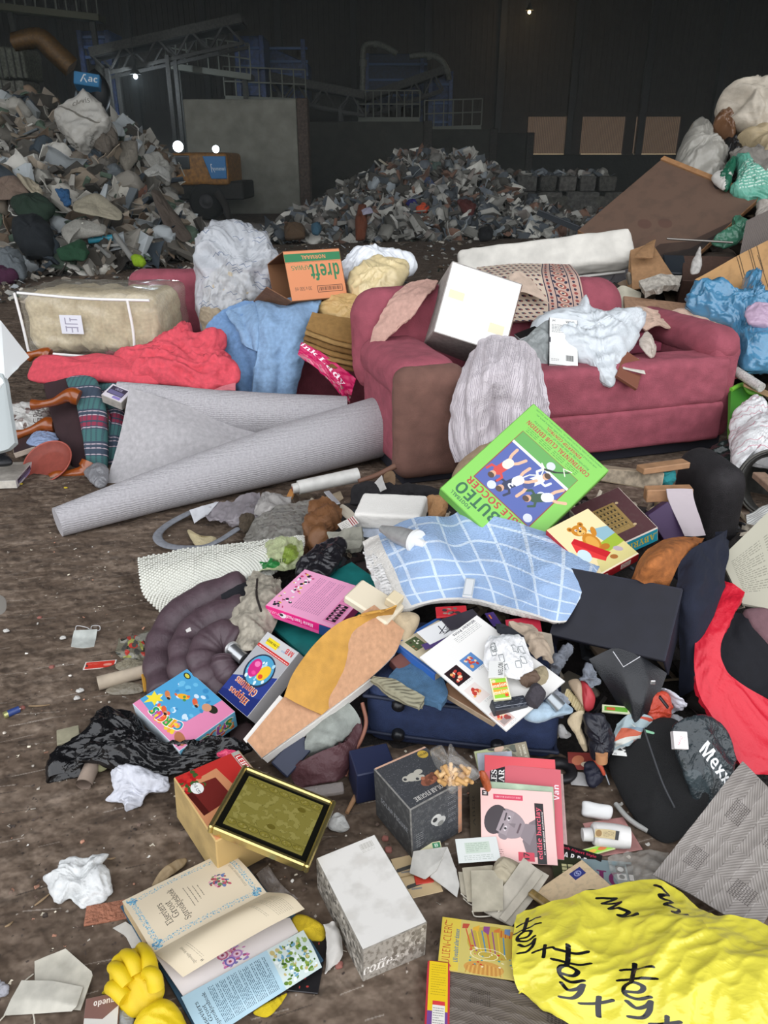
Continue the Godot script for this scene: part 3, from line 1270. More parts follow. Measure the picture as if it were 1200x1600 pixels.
func heaps() -> void:
	var pal := ["6e6a62", "8b877e", "a9a69d", "57534c", "3c3934", "7a6f60", "94897a", "5d6468", "4a5a4c", "c2c0b8", "6a5a4a", "38424a", "857c70", "9aa0a2"]
	var a := mound([[-140, 447, 11.5, 60, 442, 12, 200, 430, 12.6, 330, 392, 14.5], [-140, 330, 14, 60, 330, 14.2, 190, 335, 14.6, 305, 372, 15.6], [-140, 240, 16, 60, 235, 16.2, 170, 245, 16.6, 262, 305, 17.6], [-140, 180, 17.5, 50, 192, 18, 170, 222, 18.5, 240, 255, 20], [-140, 344, 24, 60, 344, 24, 170, 344, 24, 260, 344, 24]], 60, 60, 0.3, 0.8)
	var o := T("refuse_heap", "tall grey refuse heap filling the left of the hall", "heap")
	part(o, "mound", a[0])
	scatter(o, "refuse_scraps", a[1], 5400, 0.08, 0.56, pal, "jumbled scraps of film, board and cloth")
	var pal2 := ["6b6a64", "8a8983", "a4a39c", "55534d", "3a3833", "76706a", "5a6066", "b7b6ae", "6e5446", "454b50", "7d8488"]
	a = mound([[405, 388, 16.8, 520, 380, 17.2, 640, 380, 17.6, 760, 374, 18, 900, 362, 19], [430, 366, 19, 535, 340, 19.4, 645, 318, 19.8, 765, 318, 20.2, 880, 346, 20.4], [470, 350, 21, 575, 290, 21.6, 655, 254, 22.2, 745, 268, 22.4, 800, 318, 22.4], [450, 336, 26, 560, 336, 26, 650, 336, 26, 720, 336, 25, 790, 340, 24]], 60, 70, 0.22, 1.0)
	o = T("refuse_heap", "long grey heap of shredded refuse in the middle of the hall", "heap")
	part(o, "mound", a[0])
	scatter(o, "refuse_scraps", a[1], 6600, 0.06, 0.44, pal2, "shredded grey scraps")
	a = mound([[690, 375, 18.5, 780, 372, 18.6, 880, 372, 18.2, 980, 380, 17.5], [700, 358, 20, 780, 352, 20.5, 880, 352, 20.3, 980, 356, 19.5], [700, 350, 22, 790, 336, 22.6, 880, 340, 22.6, 990, 344, 22.2]], 40, 40, 0.12, 1.0)
	o = T("refuse_heap", "low grey refuse heap against the concrete blocks", "heap")
	part(o, "mound", a[0])
	scatter(o, "refuse_scraps", a[1], 1900, 0.06, 0.4, pal2, "shredded grey scraps")
	var top := []
	for d in [24.2, 24.6]:
		top.append(PackedVector3Array([X(775, 275, d), X(860, 276, d), X(960, 275, d)]))
	scatter(o, "refuse_scraps", top, 150, 0.06, 0.35, pal2, "scraps lying on the concrete blocks", 1.0, 0.2)
	# fringe of crumbs on the floor before the heaps
	a = mound([[-120, 470, 1.3, 1300, 470, 1.3], [-120, 400, 1.3, 1300, 400, 1.3], [-120, 372, 1.3, 1300, 372, 1.3]], 3, 3, 0, 1)
	var fl := []
	for d in [9.6, 11.0, 14.0, 18.0]:
		fl.append(PackedVector3Array([Vector3(-7, 0, -d), Vector3(-2.5, 0, -d), Vector3(6, 0, -d)]))
	o = T("floor_scraps", "scattered crumbs of refuse on the floor before the heaps", "scraps", "", "stuff")
	scatter(o, "scraps", fl, 2400, 0.02, 0.12, pal + ["b8b2a6"], "", 0.5, 0.2)
	# single pieces that stand out on the left heap
	var k := Kit.new()
	var bag := im(512, 512, "b9b7b0")
	stroke(bag, [150, 20, 330, 500], 14, "6a675f")
	ink(bag, "clovis", 330, 190, 46, "55534c", {"rot": 28, "shear": 0.2})
	grime(bag, 0.25, "8c8578", 0.006)
	var bf := frame([72, 172, 15.6, 130, 131, 15.9, 117, 221, 15.3])
	pad(k, pic(bag, 0.85), Vector3(bf[1], 0.7, bf[2]), 0.14, bf[0] * Transform3D(Basis(), Vector3(0, -0.35, 0)), 0.06, 30, 1.6)
	solo("bulk_bag", k, "big dirty white bulk bag with a dark seam on top of the left heap", "bag")
	flake("foam_board", "cream board leaning low on the left heap above the white trough", "board", [116, 318, 13.2, 150, 302, 13.4, 190, 330, 13.2, 186, 345, 13.0, 118, 330, 13.0], "a39c88", 0.05, 0.04)
	flake("cardboard_sheet", "brownish cardboard sheet at the left edge of the left heap", "cardboard", [-20, 285, 14, 20, 275, 14, 45, 300, 13.8, 30, 312, 13.6, -20, 310, 13.7], "857264", 0.05)
	flake("cream_sheet", "cream foam sheet bent beside the blue scrap on the left heap", "foam", [28, 275, 13.8, 45, 278, 13.9, 65, 292, 13.8, 66, 308, 13.6, 50, 304, 13.6], "aea48e", 0.04)
	flake("blue_scrap", "small blue plastic scrap with white edge on the left heap", "plastic", [86, 296, 13.5, 108, 298, 13.6, 112, 318, 13.3, 100, 320, 13.3], "2c5a86", 0.06)
	flake("green_sack", "dark green crumpled sack on the left heap", "sack", [15, 315, 13.4, 60, 306, 13.6, 85, 322, 13.2, 70, 345, 12.9, 30, 335, 13.0], "23382a", 0.15)
	flake("black_sack", "large black sack at the foot of the left heap", "sack", [20, 345, 12.6, 60, 338, 12.9, 84, 365, 12.6, 82, 400, 12.3, 40, 398, 12.3, 18, 370, 12.4], "1b2126", 0.25)
	flake("white_trough", "pale bent plastic trough lying on the left heap", "plastic", [95, 360, 12.7, 118, 345, 13, 165, 352, 13, 162, 366, 12.8, 115, 372, 12.7, 108, 382, 12.5], "a7a59c", 0.08, 0.03)
	flake("green_cloth", "dark green cloth at the foot of the left heap beside the cyan tube", "cloth", [88, 392, 12.3, 130, 378, 12.6, 140, 395, 12.3, 130, 408, 12.2, 95, 406, 12.2], "1f4a30", 0.1)
	flake("purple_cloth", "dark purple cloth at the bottom left edge of the left heap", "cloth", [-15, 425, 11.6, 10, 418, 11.8, 28, 432, 11.6, 10, 442, 11.5, -15, 440, 11.5], "4a1f3c", 0.1)
	flake("grey_tarp", "grey film sheet draped at the left foot of the left heap", "film", [-20, 395, 11.9, 15, 385, 12.2, 40, 410, 12, 38, 436, 11.6, 0, 420, 11.7], "6d7478", 0.12, 0.08)
	flake("lime_ball", "lime green ball at the foot of the left heap", "ball", [205, 404, 12.3, 212, 400, 12.35, 224, 402, 12.3, 228, 409, 12.2, 222, 416, 12.15, 209, 414, 12.2], "93b81e", 0.09, 0.01)
	flake("long_board", "long brown board sliding down the right flank of the left heap", "board", [236, 300, 14.6, 250, 300, 14.8, 300, 370, 14.2, 285, 378, 14.0, 255, 350, 14.1], "5f544b", 0.05, 0.03)
	flake("pale_rag", "pale rag hanging on the right shoulder of the left heap", "rag", [225, 245, 16.2, 250, 240, 16.3, 268, 262, 16.2, 262, 290, 15.9, 240, 272, 16], "9c9b94", 0.08, 0.1)
	flake("grey_carpet_piece", "grey rounded carpet piece on the upper left heap", "carpet", [182, 240, 16.4, 195, 222, 16.6, 215, 222, 16.6, 214, 250, 16.3, 198, 270, 16], "8c867a", 0.1, 0.05)
	flake("brown_sheet", "brown paper sheet hanging below the grey carpet piece", "paper", [208, 290, 15.4, 230, 288, 15.5, 232, 330, 14.9, 212, 328, 14.9], "7a5444", 0.04, 0.06)
	flake("plastic_hoop", "white plastic rim arching on the right of the left heap", "plastic", [225, 268, 15.6, 245, 256, 15.8, 264, 268, 15.7, 266, 284, 15.4, 258, 276, 15.5, 244, 266, 15.6, 232, 276, 15.5], "b4b4ae", 0.04, 0.03)
	flake("grey_wrap", "grey wrapped bundle hanging under the big bag", "bundle", [155, 200, 16.4, 180, 205, 16.4, 186, 225, 16.2, 168, 240, 16, 150, 232, 16], "6f675d", 0.15, 0.12)
	k = Kit.new()
	tube(k, mat("2a8aa0", 0.4), XS([138, 376, 12.6, 176, 371, 12.7]), [0.05], 10)
	solo("cyan_tube", k, "bright cyan plastic tube at the foot of the left heap", "tube")
	k = Kit.new()
	tube(k, mat("8c8c88", 0.5), XS([150, 384, 12.6, 170, 400, 12.3]), [0.035], 8)
	tube(k, mat("8c8c88", 0.5), XS([180, 368, 12.7, 207, 404, 12.2]), [0.045], 8)
	bar(k, mat("8c8c88", 0.5), X(160, 384, 12.6), X(198, 382, 12.6), 0.05, 0.04)
	solo("trestle", k, "grey metal legs of a broken trestle beside the lime ball", "frame")
	# single pieces on the middle heap
	flake("rust_drum", "rust brown crushed drum standing in the middle heap", "drum", [556, 345, 17.4, 560, 322, 17.7, 572, 322, 17.7, 574, 350, 17.4, 571, 374, 17.2, 556, 374, 17.2], "6e3a22", 0.18, 0.05)
	flake("orange_scrap", "bright orange plastic scrap on the middle heap", "plastic", [649, 325, 19.2, 660, 318, 19.4, 670, 324, 19.3, 666, 332, 19.1, 652, 333, 19.1], "d4512a", 0.08)
	flake("violet_scrap", "deep blue plastic scrap beside the orange one", "plastic", [632, 316, 19.5, 645, 310, 19.7, 653, 318, 19.5, 642, 324, 19.3], "2b2a78", 0.06)
	flake("maroon_scrap", "maroon cloth on the right of the middle heap", "cloth", [714, 314, 19.6, 728, 310, 19.8, 745, 322, 19.5, 736, 340, 19.2, 724, 332, 19.3], "5c2a26", 0.1)
	flake("broken_sheet", "white broken panel near the top of the middle heap", "panel", [683, 290, 20.6, 698, 288, 20.8, 702, 302, 20.4, 694, 310, 20.2], "b9bab6", 0.03, 0.02)
	flake("blue_sheet", "dull blue sheet lying on the upper middle heap", "sheet", [652, 270, 21.2, 668, 274, 21.2, 680, 292, 20.8, 672, 294, 20.7], "525e80", 0.05)
	flake("green_net", "grey green net bundle on the crest of the middle heap", "net", [662, 256, 21.6, 675, 246, 22, 688, 260, 21.6, 676, 268, 21.3], "5c6e66", 0.12)
	flake("lilac_paper", "pale lilac paper on the rust drum", "paper", [564, 328, 17.2, 578, 323, 17.3, 583, 332, 17.15, 568, 336, 17.1], "a9a6b8", 0.02, 0.02)
	flake("brown_carton", "crushed brown carton at the left foot of the middle heap", "carton", [444, 352, 17.4, 474, 352, 17.4, 476, 370, 17.1, 446, 372, 17.1], "5e4a36", 0.15, 0.05)
	flake("turquoise_ball", "dull turquoise ball beside the brown carton", "ball", [486, 352, 17.4, 496, 348, 17.5, 503, 357, 17.4, 498, 367, 17.2, 488, 364, 17.2], "3f6478", 0.1, 0.02)
	flake("black_box", "black crushed box at the right foot of the middle heap", "box", [748, 360, 18, 764, 354, 18.2, 772, 362, 18, 768, 372, 17.8, 750, 374, 17.8], "15161a", 0.12, 0.03)
	k = Kit.new()
	bar(k, mat("97917f", 0.7), X(592, 249, 21.2), X(630, 276, 21.2), 0.09, 0.05)
	solo("plank", k, "pale plank sticking out of the top left of the middle heap", "plank")
	k = Kit.new()
	bar(k, mat("3d4248", 0.5), X(842, 332, 18), X(905, 358, 17.2), 0.14, 0.1)
	bar(k, mat("8b9096", 0.4), X(842, 329, 18.0), X(905, 355, 17.2), 0.05, 0.03)
	solo("metal_beam", k, "dark metal profile lying before the brown panel", "beam")


# ---------------------------------------------------------------- the heap at the right
func along(a: Vector3, b: Vector3) -> Transform3D:  # stands at a, x runs to b over the floor, z comes towards the camera
	var x := Vector3(b.x - a.x, 0, b.z - a.z).normalized()
	return Transform3D(Basis(x, Vector3.UP, x.cross(Vector3.UP)), a)


func lumpy(called: String, label: String, cat: String, m, pts: Array, bulge: float, under: float, amp := 0.01, freq := 8.0, tension := 1.0, prof := 0.5, group := "") -> MeshInstance3D:
	var k := Kit.new()
	soft = m.roughness > 0.6
	lump(k, m, XS(pts), bulge, under, amp, freq, 96, 26, tension, prof)
	soft = false
	return solo(called, k, label, cat, group)


func drape(called: String, label: String, cat: String, m, rows: Array, thick := 0.006, amp := 0.01, freq := 6.0, n := 36, tension := 1.0, back = null) -> MeshInstance3D:
	var k := Kit.new()
	var r := []
	for q in rows:
		r.append(XS(q))
	soft = m.roughness > 0.6
	patch(k, m, r, n, n, thick, amp, freq, tension, back)
	soft = false
	return solo(called, k, label, cat)


func right_heap() -> void:
	var a := mound([[960, 520, 5.6, 1080, 560, 5.3, 1200, 640, 4.6, 1420, 760, 4.0], [950, 470, 6.2, 1070, 470, 6.0, 1200, 480, 5.6, 1420, 520, 5.2], [960, 420, 6.9, 1070, 390, 6.8, 1200, 360, 6.6, 1450, 330, 6.2], [930, 385, 8.0, 1060, 330, 7.9, 1190, 260, 7.6, 1450, 190, 7.2], [930, 420, 10, 1060, 420, 10, 1190, 420, 10, 1450, 420, 10]], 50, 50, 0.12, 1.6)
	var o := T("refuse_heap", "mixed heap of boxes and bags rising at the right edge", "heap")
	part(o, "mound", a[0])
	scatter(o, "refuse_scraps", a[1], 900, 0.05, 0.3, ["3a332c", "57493b", "24211f", "6a5a48", "80786c", "2c3134", "4a4038"], "dark scraps")
	# brown panel
	var ph := im(512, 512, "5f4a3d")
	for q in [[285, 300], [215, 345]]:
		ell(ph, q[0], q[1], 34, 24, "573f35", 8)
	ell(ph, 300, 390, 20, 14, "60493c")
	poly(ph, [330, 512, 350, 400, 440, 330, 512, 150, 512, 512], "3c2d25")
	poly(ph, [380, 512, 400, 430, 470, 360, 512, 220, 512, 512], "221a16")
	grime(ph, 0.35, "4a3c33", 0.012)
	var edge := mat("9a6f48", 0.7, {"tone": "dirty", "ts": 2.0})
	var wp := bx("brown_tabletop", "large stained brown panel leaning on the right heap with a raw wooden edge", "panel", [1035, 249, 7.11, 1189, 309, 6.5, 900, 360, 6.6], 0.05, edge, {"top": pic(ph, 0.7)}, 0.004)
	var k := Kit.new()
	var pf := frame([1035, 249, 7.11, 1189, 309, 6.5, 900, 360, 6.6])
	bar(k, mat("a97c52", 0.7, {"tone": "soft"}), Vector3(-pf[1] / 2, 0.03, -pf[2] / 2), Vector3(pf[1] / 2, 0.03, -pf[2] / 2), 0.05, 0.07)
	part(wp, "raw_edge", k, "raw wooden edge")
	lumpy("clear_bag", "grey translucent plastic bag bulging above the brown panel", "plastic bag", film("a8a59c", 0.75), [1050, 300, 7.1, 1056, 250, 7.3, 1075, 210, 7.6, 1095, 208, 7.6, 1130, 255, 7.3, 1136, 275, 7.1, 1105, 318, 6.9], 0.3, 0.25, 0.05, 4.0)
	bx("foam_piece", "small white foam block lying above the clear bag on the right heap", "foam", [1107, 194, 7.5, 1136, 212, 7.4, 1096, 216, 7.3], 0.1, mat("cfccc4", 0.8), {}, 0.012, 0.01)
	lumpy("duvet", "crumpled dirty cream duvet on top of the right heap", "duvet", mat("c9bfae", 0.6, {"tone": "soft", "bump": "crease", "ts": 2.0}), [1122, 190, 7.3, 1128, 160, 7.4, 1160, 140, 7.5, 1200, 142, 7.4, 1260, 150, 7.3, 1260, 210, 7.1, 1190, 205, 7.0, 1148, 192, 7.1], 0.2, 0.25, 0.13, 2.6)
	lumpy("duvet_roll", "yellowed rolled bedding under the cream duvet", "bedding", mat("b8a684", 0.6, {"tone": "soft", "bump": "crease", "ts": 2.0}), [1155, 222, 7.1, 1185, 210, 7.1, 1260, 205, 7.0, 1260, 265, 6.8, 1195, 262, 6.8, 1180, 240, 6.9], 0.2, 0.2, 0.06, 4.0)
	lumpy("brown_bag", "brown plastic bag sagging beside the small foam block", "plastic bag", film("6a4c36"), [1116, 195, 7.2, 1124, 178, 7.4, 1140, 180, 7.3, 1150, 205, 7.2, 1145, 216, 7.1, 1128, 212, 7.2], 0.12, 0.1, 0.03, 6.0)
	lumpy("dark_cloth", "dark brown coat stuffed under the clear bag", "coat", cloth("2b211d"), [1085, 312, 6.8, 1100, 290, 7, 1140, 285, 6.9, 1135, 305, 6.7, 1110, 325, 6.7], 0.12, 0.1, 0.04, 5.0)
	lumpy("black_bag", "black bag behind the white foam block on the right heap", "plastic bag", film("1b1b1c"), [1130, 225, 7.2, 1150, 215, 7.2, 1165, 238, 7.1, 1150, 252, 7.0, 1130, 245, 7.1], 0.1, 0.1, 0.03, 6.0)
	var gb := im(256, 256, "5fa08c")
	rect(gb, 0, 0, 256, 70, "4b8f7c")
	greek(gb, 40, 100, 180, 12, 10, "b9d2c4", 4)
	ink(gb, "BIO", 190, 36, 40, "2f6a58", {"bold": true})
	lumpy("mint_bag", "mint green printed plastic bag near the top of the right heap", "plastic bag", pic(gb, 0.35, {"bump": "crease"}), [1148, 255, 6.9, 1152, 242, 7.0, 1185, 258, 6.8, 1225, 270, 6.6, 1220, 305, 6.5, 1180, 318, 6.5, 1140, 300, 6.6, 1150, 285, 6.7], 0.12, 0.1, 0.04, 5.0)
	lumpy("green_bag", "dark green strap bag beside the white tray on the right heap", "bag", film("1f5a44"), [1124, 278, 6.7, 1142, 250, 6.9, 1150, 252, 6.8, 1140, 290, 6.6, 1130, 296, 6.6], 0.06, 0.06, 0.02, 8.0)
	lumpy("white_tray", "white plastic tray among green bags on the right heap", "tray", mat("c2bfb8", 0.4), [1112, 280, 6.75, 1130, 268, 6.8, 1146, 265, 6.75, 1138, 288, 6.6, 1128, 296, 6.6], 0.05, 0.04, 0.01, 6.0)
	lumpy("grey_rag", "grey ragged film above the mint green bag", "film", cloth("8d8880"), [1138, 240, 7, 1165, 236, 6.9, 1190, 232, 6.8, 1250, 240, 6.7, 1250, 268, 6.6, 1195, 268, 6.6], 0.06, 0.06, 0.05, 5.0)
	lumpy("white_fluff", "torn white wadding hanging at the right end of the brown panel", "wadding", cloth("bdb5ac"), [1182, 320, 6.3, 1200, 318, 6.4, 1260, 330, 6.3, 1260, 372, 6.1, 1195, 355, 6.2, 1184, 345, 6.2], 0.1, 0.08, 0.04, 9.0)
	lumpy("green_film", "crumpled green film on the lower right of the brown panel", "film", film("3d6b56"), [1112, 378, 6.05, 1150, 355, 6.1, 1144, 342, 6.2, 1156, 340, 6.2, 1172, 352, 6.1, 1165, 372, 6.0, 1130, 388, 5.95], 0.05, 0.05, 0.03, 7.0)
	drape("ribbed_sheet", "grey ribbed sheet leaning at the far right edge below the wadding", "panel", mat("6e6560", 0.7, {"bump": "corr", "ts": 9.0, "bd": 1.2}), [[1166, 345, 6.0, 1260, 300, 6.1], [1155, 402, 5.7, 1260, 378, 5.7]], 0.02, 0.0, 5.0, 8, 0.0)
	k = Kit.new()
	tube(k, mat("8f8a84", 0.3, {"metal": 0.8}), XS([1042, 373, 6.0, 1145, 379, 5.9]), [0.008], 8)
	solo("metal_rod", k, "thin metal rod lying across the foot of the brown panel", "rod")
	bx("dark_carton", "dark reddish brown carton lying in the shade under the panel", "carton", [1070, 398, 5.95, 1160, 398, 5.9, 1065, 440, 5.6], 0.25, card("50392e"), {}, 0.004, 0.02)
	bx("blue_black_box", "blue black plastic box lying beside the open carton", "box", [1040, 400, 5.95, 1072, 398, 5.95, 1040, 430, 5.75], 0.15, mat("23292f", 0.5), {}, 0.006, 0.01)
	lumpy("white_strip", "torn white strip standing before the dark carton", "rag", cloth("c4c0ba"), [1078, 424, 5.5, 1090, 392, 5.65, 1095, 390, 5.65, 1095, 420, 5.5, 1088, 428, 5.45], 0.03, 0.03, 0.012, 12.0)
	# cartons
	var kr := card("a57e58")
	o = T("open_carton", "crushed open cardboard carton between the mattress and the brown panel", "carton")
	for q in [[[985, 392, 5.9, 1018, 378, 5.95], [988, 452, 5.6, 1062, 446, 5.55], "front_panel"], [[985, 392, 5.9, 1018, 378, 5.95], [978, 440, 5.85, 986, 465, 5.6], "side_panel"], [[1010, 380, 5.94, 1024, 374, 5.9], [992, 400, 5.72, 1020, 402, 5.72], "flap"]]:
		k = Kit.new()
		patch(k, kr, [XS(q[0]), XS(q[1])], 10, 10, 0.008, 0.008, 4.0, 0.0)
		part(o, q[2], k)
	drape("foam_strip", "white packing strip folded at the bottom of the open carton", "foam", mat("bdb6aa", 0.9, {"tone": "dirty", "bump": "rough", "ts": 3.0}), [[998, 440, 5.5, 1030, 428, 5.5, 1066, 430, 5.55], [1008, 456, 5.38, 1035, 446, 5.38, 1062, 446, 5.45]], 0.05, 0.01, 8.0, 14)
	drape("flat_cardboard", "large flattened cardboard sheet with dark slits at the right edge", "cardboard", pic(slits(), 0.85), [[1086, 436, 5.35, 1180, 385, 5.55, 1290, 335, 5.8], [1095, 500, 5.05, 1190, 480, 5.1, 1300, 450, 5.2]], 0.012, 0.006, 3.0, 16)
	drape("cream_tray", "cream plastic sheet sticking up behind the right arm of the sofa", "plastic", mat("d8d2bd", 0.4, {"tone": "soft"}), [[962, 452, 5.6, 975, 446, 5.6, 1002, 458, 5.55], [968, 490, 5.35, 978, 488, 5.35, 998, 486, 5.35]], 0.01, 0.004, 4.0, 12)
	bx("brown_board", "flat brown board lying behind the right arm of the sofa", "board", [980, 466, 5.45, 1076, 470, 5.45, 972, 492, 5.2], 0.02, card("b58f72"), {}, 0.003)
	# bags and things along the right edge
	var bb := mat("4f86a8", 0.14, {"bump": "crease", "ts": 4.0, "bd": 1.2, "coat": 0.5})
	lumpy("blue_bag", "big crinkled blue plastic bag at the right edge beside the sofa", "plastic bag", bb, [1074, 468, 5.0, 1090, 448, 5.1, 1150, 462, 5.1, 1165, 425, 5.25, 1186, 428, 5.2, 1192, 470, 5.0, 1270, 480, 4.9, 1270, 570, 4.6, 1185, 578, 4.5, 1150, 560, 4.6, 1140, 510, 4.8, 1090, 492, 4.9], 0.12, 0.12, 0.075, 6.5)
	lumpy("pink_wrap", "pale pink wrapped pack inside the blue bag", "packet", mat("b39ab0", 0.4, {"bump": "crease", "ts": 8.0}), [1170, 478, 4.78, 1215, 482, 4.72, 1250, 500, 4.7, 1240, 512, 4.6, 1172, 506, 4.65], 0.05, 0.05, 0.015, 9.0)
	var rugp := pic(rug_pic(true), 0.95)
	drape("rug_remnant", "rounded rug remnant with red edge behind the right side of the sofa", "rug", rugp, [[1136, 520, 4.85, 1165, 528, 4.75, 1180, 540, 4.7], [1140, 560, 4.7, 1165, 558, 4.66, 1182, 545, 4.68], [1140, 592, 4.5, 1155, 585, 4.5, 1172, 565, 4.55]], 0.015, 0.008, 5.0, 20)
	k = Kit.new()
	tube(k, mat("d6d3cd", 0.6, {"tone": "dirty", "ts": 8.0}), XS([1150, 580, 4.5, 1190, 606, 4.3]), [0.028], 14)
	solo("white_tube", k, "speckled white tube below the rug remnant", "tube")
	bx("tan_card", "tan cardboard piece under the blue bag at the right edge", "cardboard", [1160, 590, 4.5, 1260, 640, 4.3, 1165, 600, 4.4], 0.01, card("a98a62"))
	o = T("green_bin", "bright green plastic tub with a white bag in it at the right edge", "tub")
	k = Kit.new()
	patch(k, mat("3f7d2c", 0.4), [XS([1142, 610, 4.4, 1165, 602, 4.5, 1175, 618, 4.45, 1200, 640, 4.4, 1240, 700, 4.2]), XS([1140, 700, 4.0, 1160, 710, 4.0, 1180, 715, 4.0, 1205, 720, 4.0, 1240, 730, 4.0])], 16, 20, 0.02, 0.0)
	part(o, "tub_wall", k)
	k = Kit.new()
	tube(k, mat("7cc043", 0.35), spl(XS([1142, 609, 4.4, 1160, 601, 4.48, 1170, 612, 4.45, 1185, 618, 4.42, 1200, 640, 4.35, 1212, 690, 4.15]), 30), [0.014], 8)
	part(o, "rim", k)
	lumpy("white_bag", "white plastic bag with red print inside the green tub", "plastic bag", once("redbag"), [1144, 650, 4.1, 1180, 618, 4.2, 1198, 640, 4.1, 1205, 680, 4.0, 1160, 690, 3.9, 1140, 700, 3.85], 0.06, 0.05, 0.02, 8.0)
	lumpy("printed_bag", "white translucent bag with rows of red lettering below the green tub", "plastic bag", once("redbag"), [1146, 700, 3.75, 1165, 660, 3.95, 1200, 650, 4.0, 1270, 660, 3.95, 1270, 730, 3.7, 1200, 728, 3.65, 1170, 720, 3.65, 1150, 735, 3.6], 0.12, 0.08, 0.03, 6.0)
	lumpy("black_sack", "dark green black sack under the right end of the sofa", "sack", film("1a2422"), [1105, 708, 3.95, 1145, 690, 4.05, 1150, 730, 3.85, 1160, 765, 3.7, 1120, 760, 3.7], 0.1, 0.1, 0.03, 6.0)
	o = T("black_bucket", "dark grey round plastic bucket lying on its side at the right edge", "bucket")
	var tr := along(X(1205, 800, 3.5), X(1290, 770, 3.6))
	tr.origin = X(1210, 755, 3.6)
	tr.basis = Basis(Vector3(0.85, 0.1, 0.5).normalized(), PI / 2 * 0.8) * Basis()
	k = Kit.new()
	lathe(k, mat("3c3b37", 0.5, {"tone": "dirty", "ts": 4.0}), [0.0, -0.16, 0.13, -0.16, 0.16, 0.12, 0.165, 0.12, 0.165, 0.14, 0.15, 0.14, 0.12, -0.14, 0.0, -0.14], tr, 36)
	part(o, "bucket_wall", k)
	k = Kit.new()
	var ring := PackedVector3Array()
	for q in 37:
		ring.append(tr * Vector3(cos(TAU * q / 36) * 0.168, 0.13, sin(TAU * q / 36) * 0.168))
	tube(k, mat("5a5852", 0.5), ring, [0.008], 8, false)
	part(o, "rim", k)
	drape("green_netting", "dark green ribbed netting beside the black chair pad", "netting", mat("1d3a34", 0.6, {"bump": "corr", "ts": 12.0, "bd": 1.5}), [[1120, 722, 3.7, 1148, 722, 3.7], [1135, 750, 3.55, 1150, 745, 3.6]], 0.01, 0.01, 12.0, 14)
	drape("striped_paper", "white paper with grey stripes by the bucket", "paper", pic(stripes(), 0.6), [[1166, 805, 3.25, 1230, 770, 3.35], [1168, 835, 3.1, 1240, 800, 3.2]], 0.003, 0.01, 8.0, 14)
	k = Kit.new()
	bar(k, card("a88a74"), X(1185, 742, 3.4), X(1215, 768, 3.2), 0.06, 0.03)
	solo("wood_offcut", k, "pale wooden offcut before the bucket at the right edge", "wood")
	bx("pink_board", "pale pinkish board standing behind the black chair pad", "board", [1130, 748, 3.62, 1150, 750, 3.6, 1128, 820, 3.4], 0.02, card("b1907c"))


func ribs() -> Image:
	var i := im(512, 512, "cbc3c7")
	for x in range(0, 512, 8):
		for q in 12:
			rect(i, x + q % 2, rng.randf() * 500, 2, rng.randf_range(20, 90), "9a9298")
	return i


func slits() -> Image:
	var i := im(512, 256, "b58d5e")
	for x in [180, 190, 230, 238, 262]:
		stroke(i, [x, 0, x + 16, 120], 3, "4a3826")
	stroke(i, [262, 40, 300, 250], 3, "5a4530")
	return grime(i, 0.3, "8a6a48")


func redbag(sd: int) -> Image:
	var i := im(512, 512, "dcdcdc")
	rng.seed = sd
	for r in 9:
		var p := []
		for q in 26:
			p.append_array([20 + q * 18.5, 60 + r * 50 + 14 * sin(q * 1.9 + r) * (0.4 + 0.6 * rng.randf()) - q * 2.0])
		if r % 3 != 2:
			stroke(i, p, 4, "c07a88")
	return i


func stripes() -> Image:
	var i := im(256, 256, "d8d8d4")
	for r in 9:
		rect(i, 0, r * 28, 256, 9, "9a9c98")
	return i


func rug_pic(small := false) -> Image:
	var i := im(512, 512, "c4b3a0")
	rng.seed = 8
	var navy := "2c2c40"
	var red := "8e4a44"
	for y in range(0, 512, 34):
		for x in range(0, 330, 30):
			var ox := x + (15 if (y / 34) % 2 else 0)
			ell(i, ox, y, 11, 7, navy, 35)
			ell(i, ox + 4, y + 2, 6, 4, red, 35)
			ell(i, ox - 8, y - 5, 3, 3, navy)
	rect(i, 330, 0, 182, 512, "b79a8c")
	for x in [330, 372, 452, 500]:
		rect(i, x, 0, 5, 512, navy)
	for y in range(0, 512, 44):
		ell(i, 412, y + 20, 26, 15, red, 20)
		ell(i, 412, y + 20, 15, 9, "d8c4ac", 20)
		ell(i, 412, y + 20, 8, 5, navy)
		for s in [-1, 1]:
			ell(i, 412 + s * 28, y + 40, 7, 10, navy, 30 * s)
		ell(i, 351, y + 10, 8, 8, red)
		ell(i, 351, y + 32, 6, 9, navy)
		ell(i, 477, y + 12, 10, 8, red)
		ell(i, 477, y + 34, 7, 7, navy)
	if small:
		i = im(256, 256, "c9bba8")
		for y in range(90, 256, 24):
			for x in range(0, 256, 24):
				ell(i, x, y, 4, 3, "b09a88")
		rect(i, 0, 20, 256, 60, "b58a80")
		for x in range(0, 256, 26):
			rect(i, x, 30, 14, 36, "8c5650")
		rect(i, 0, 0, 256, 12, "a34a4e")
	return i


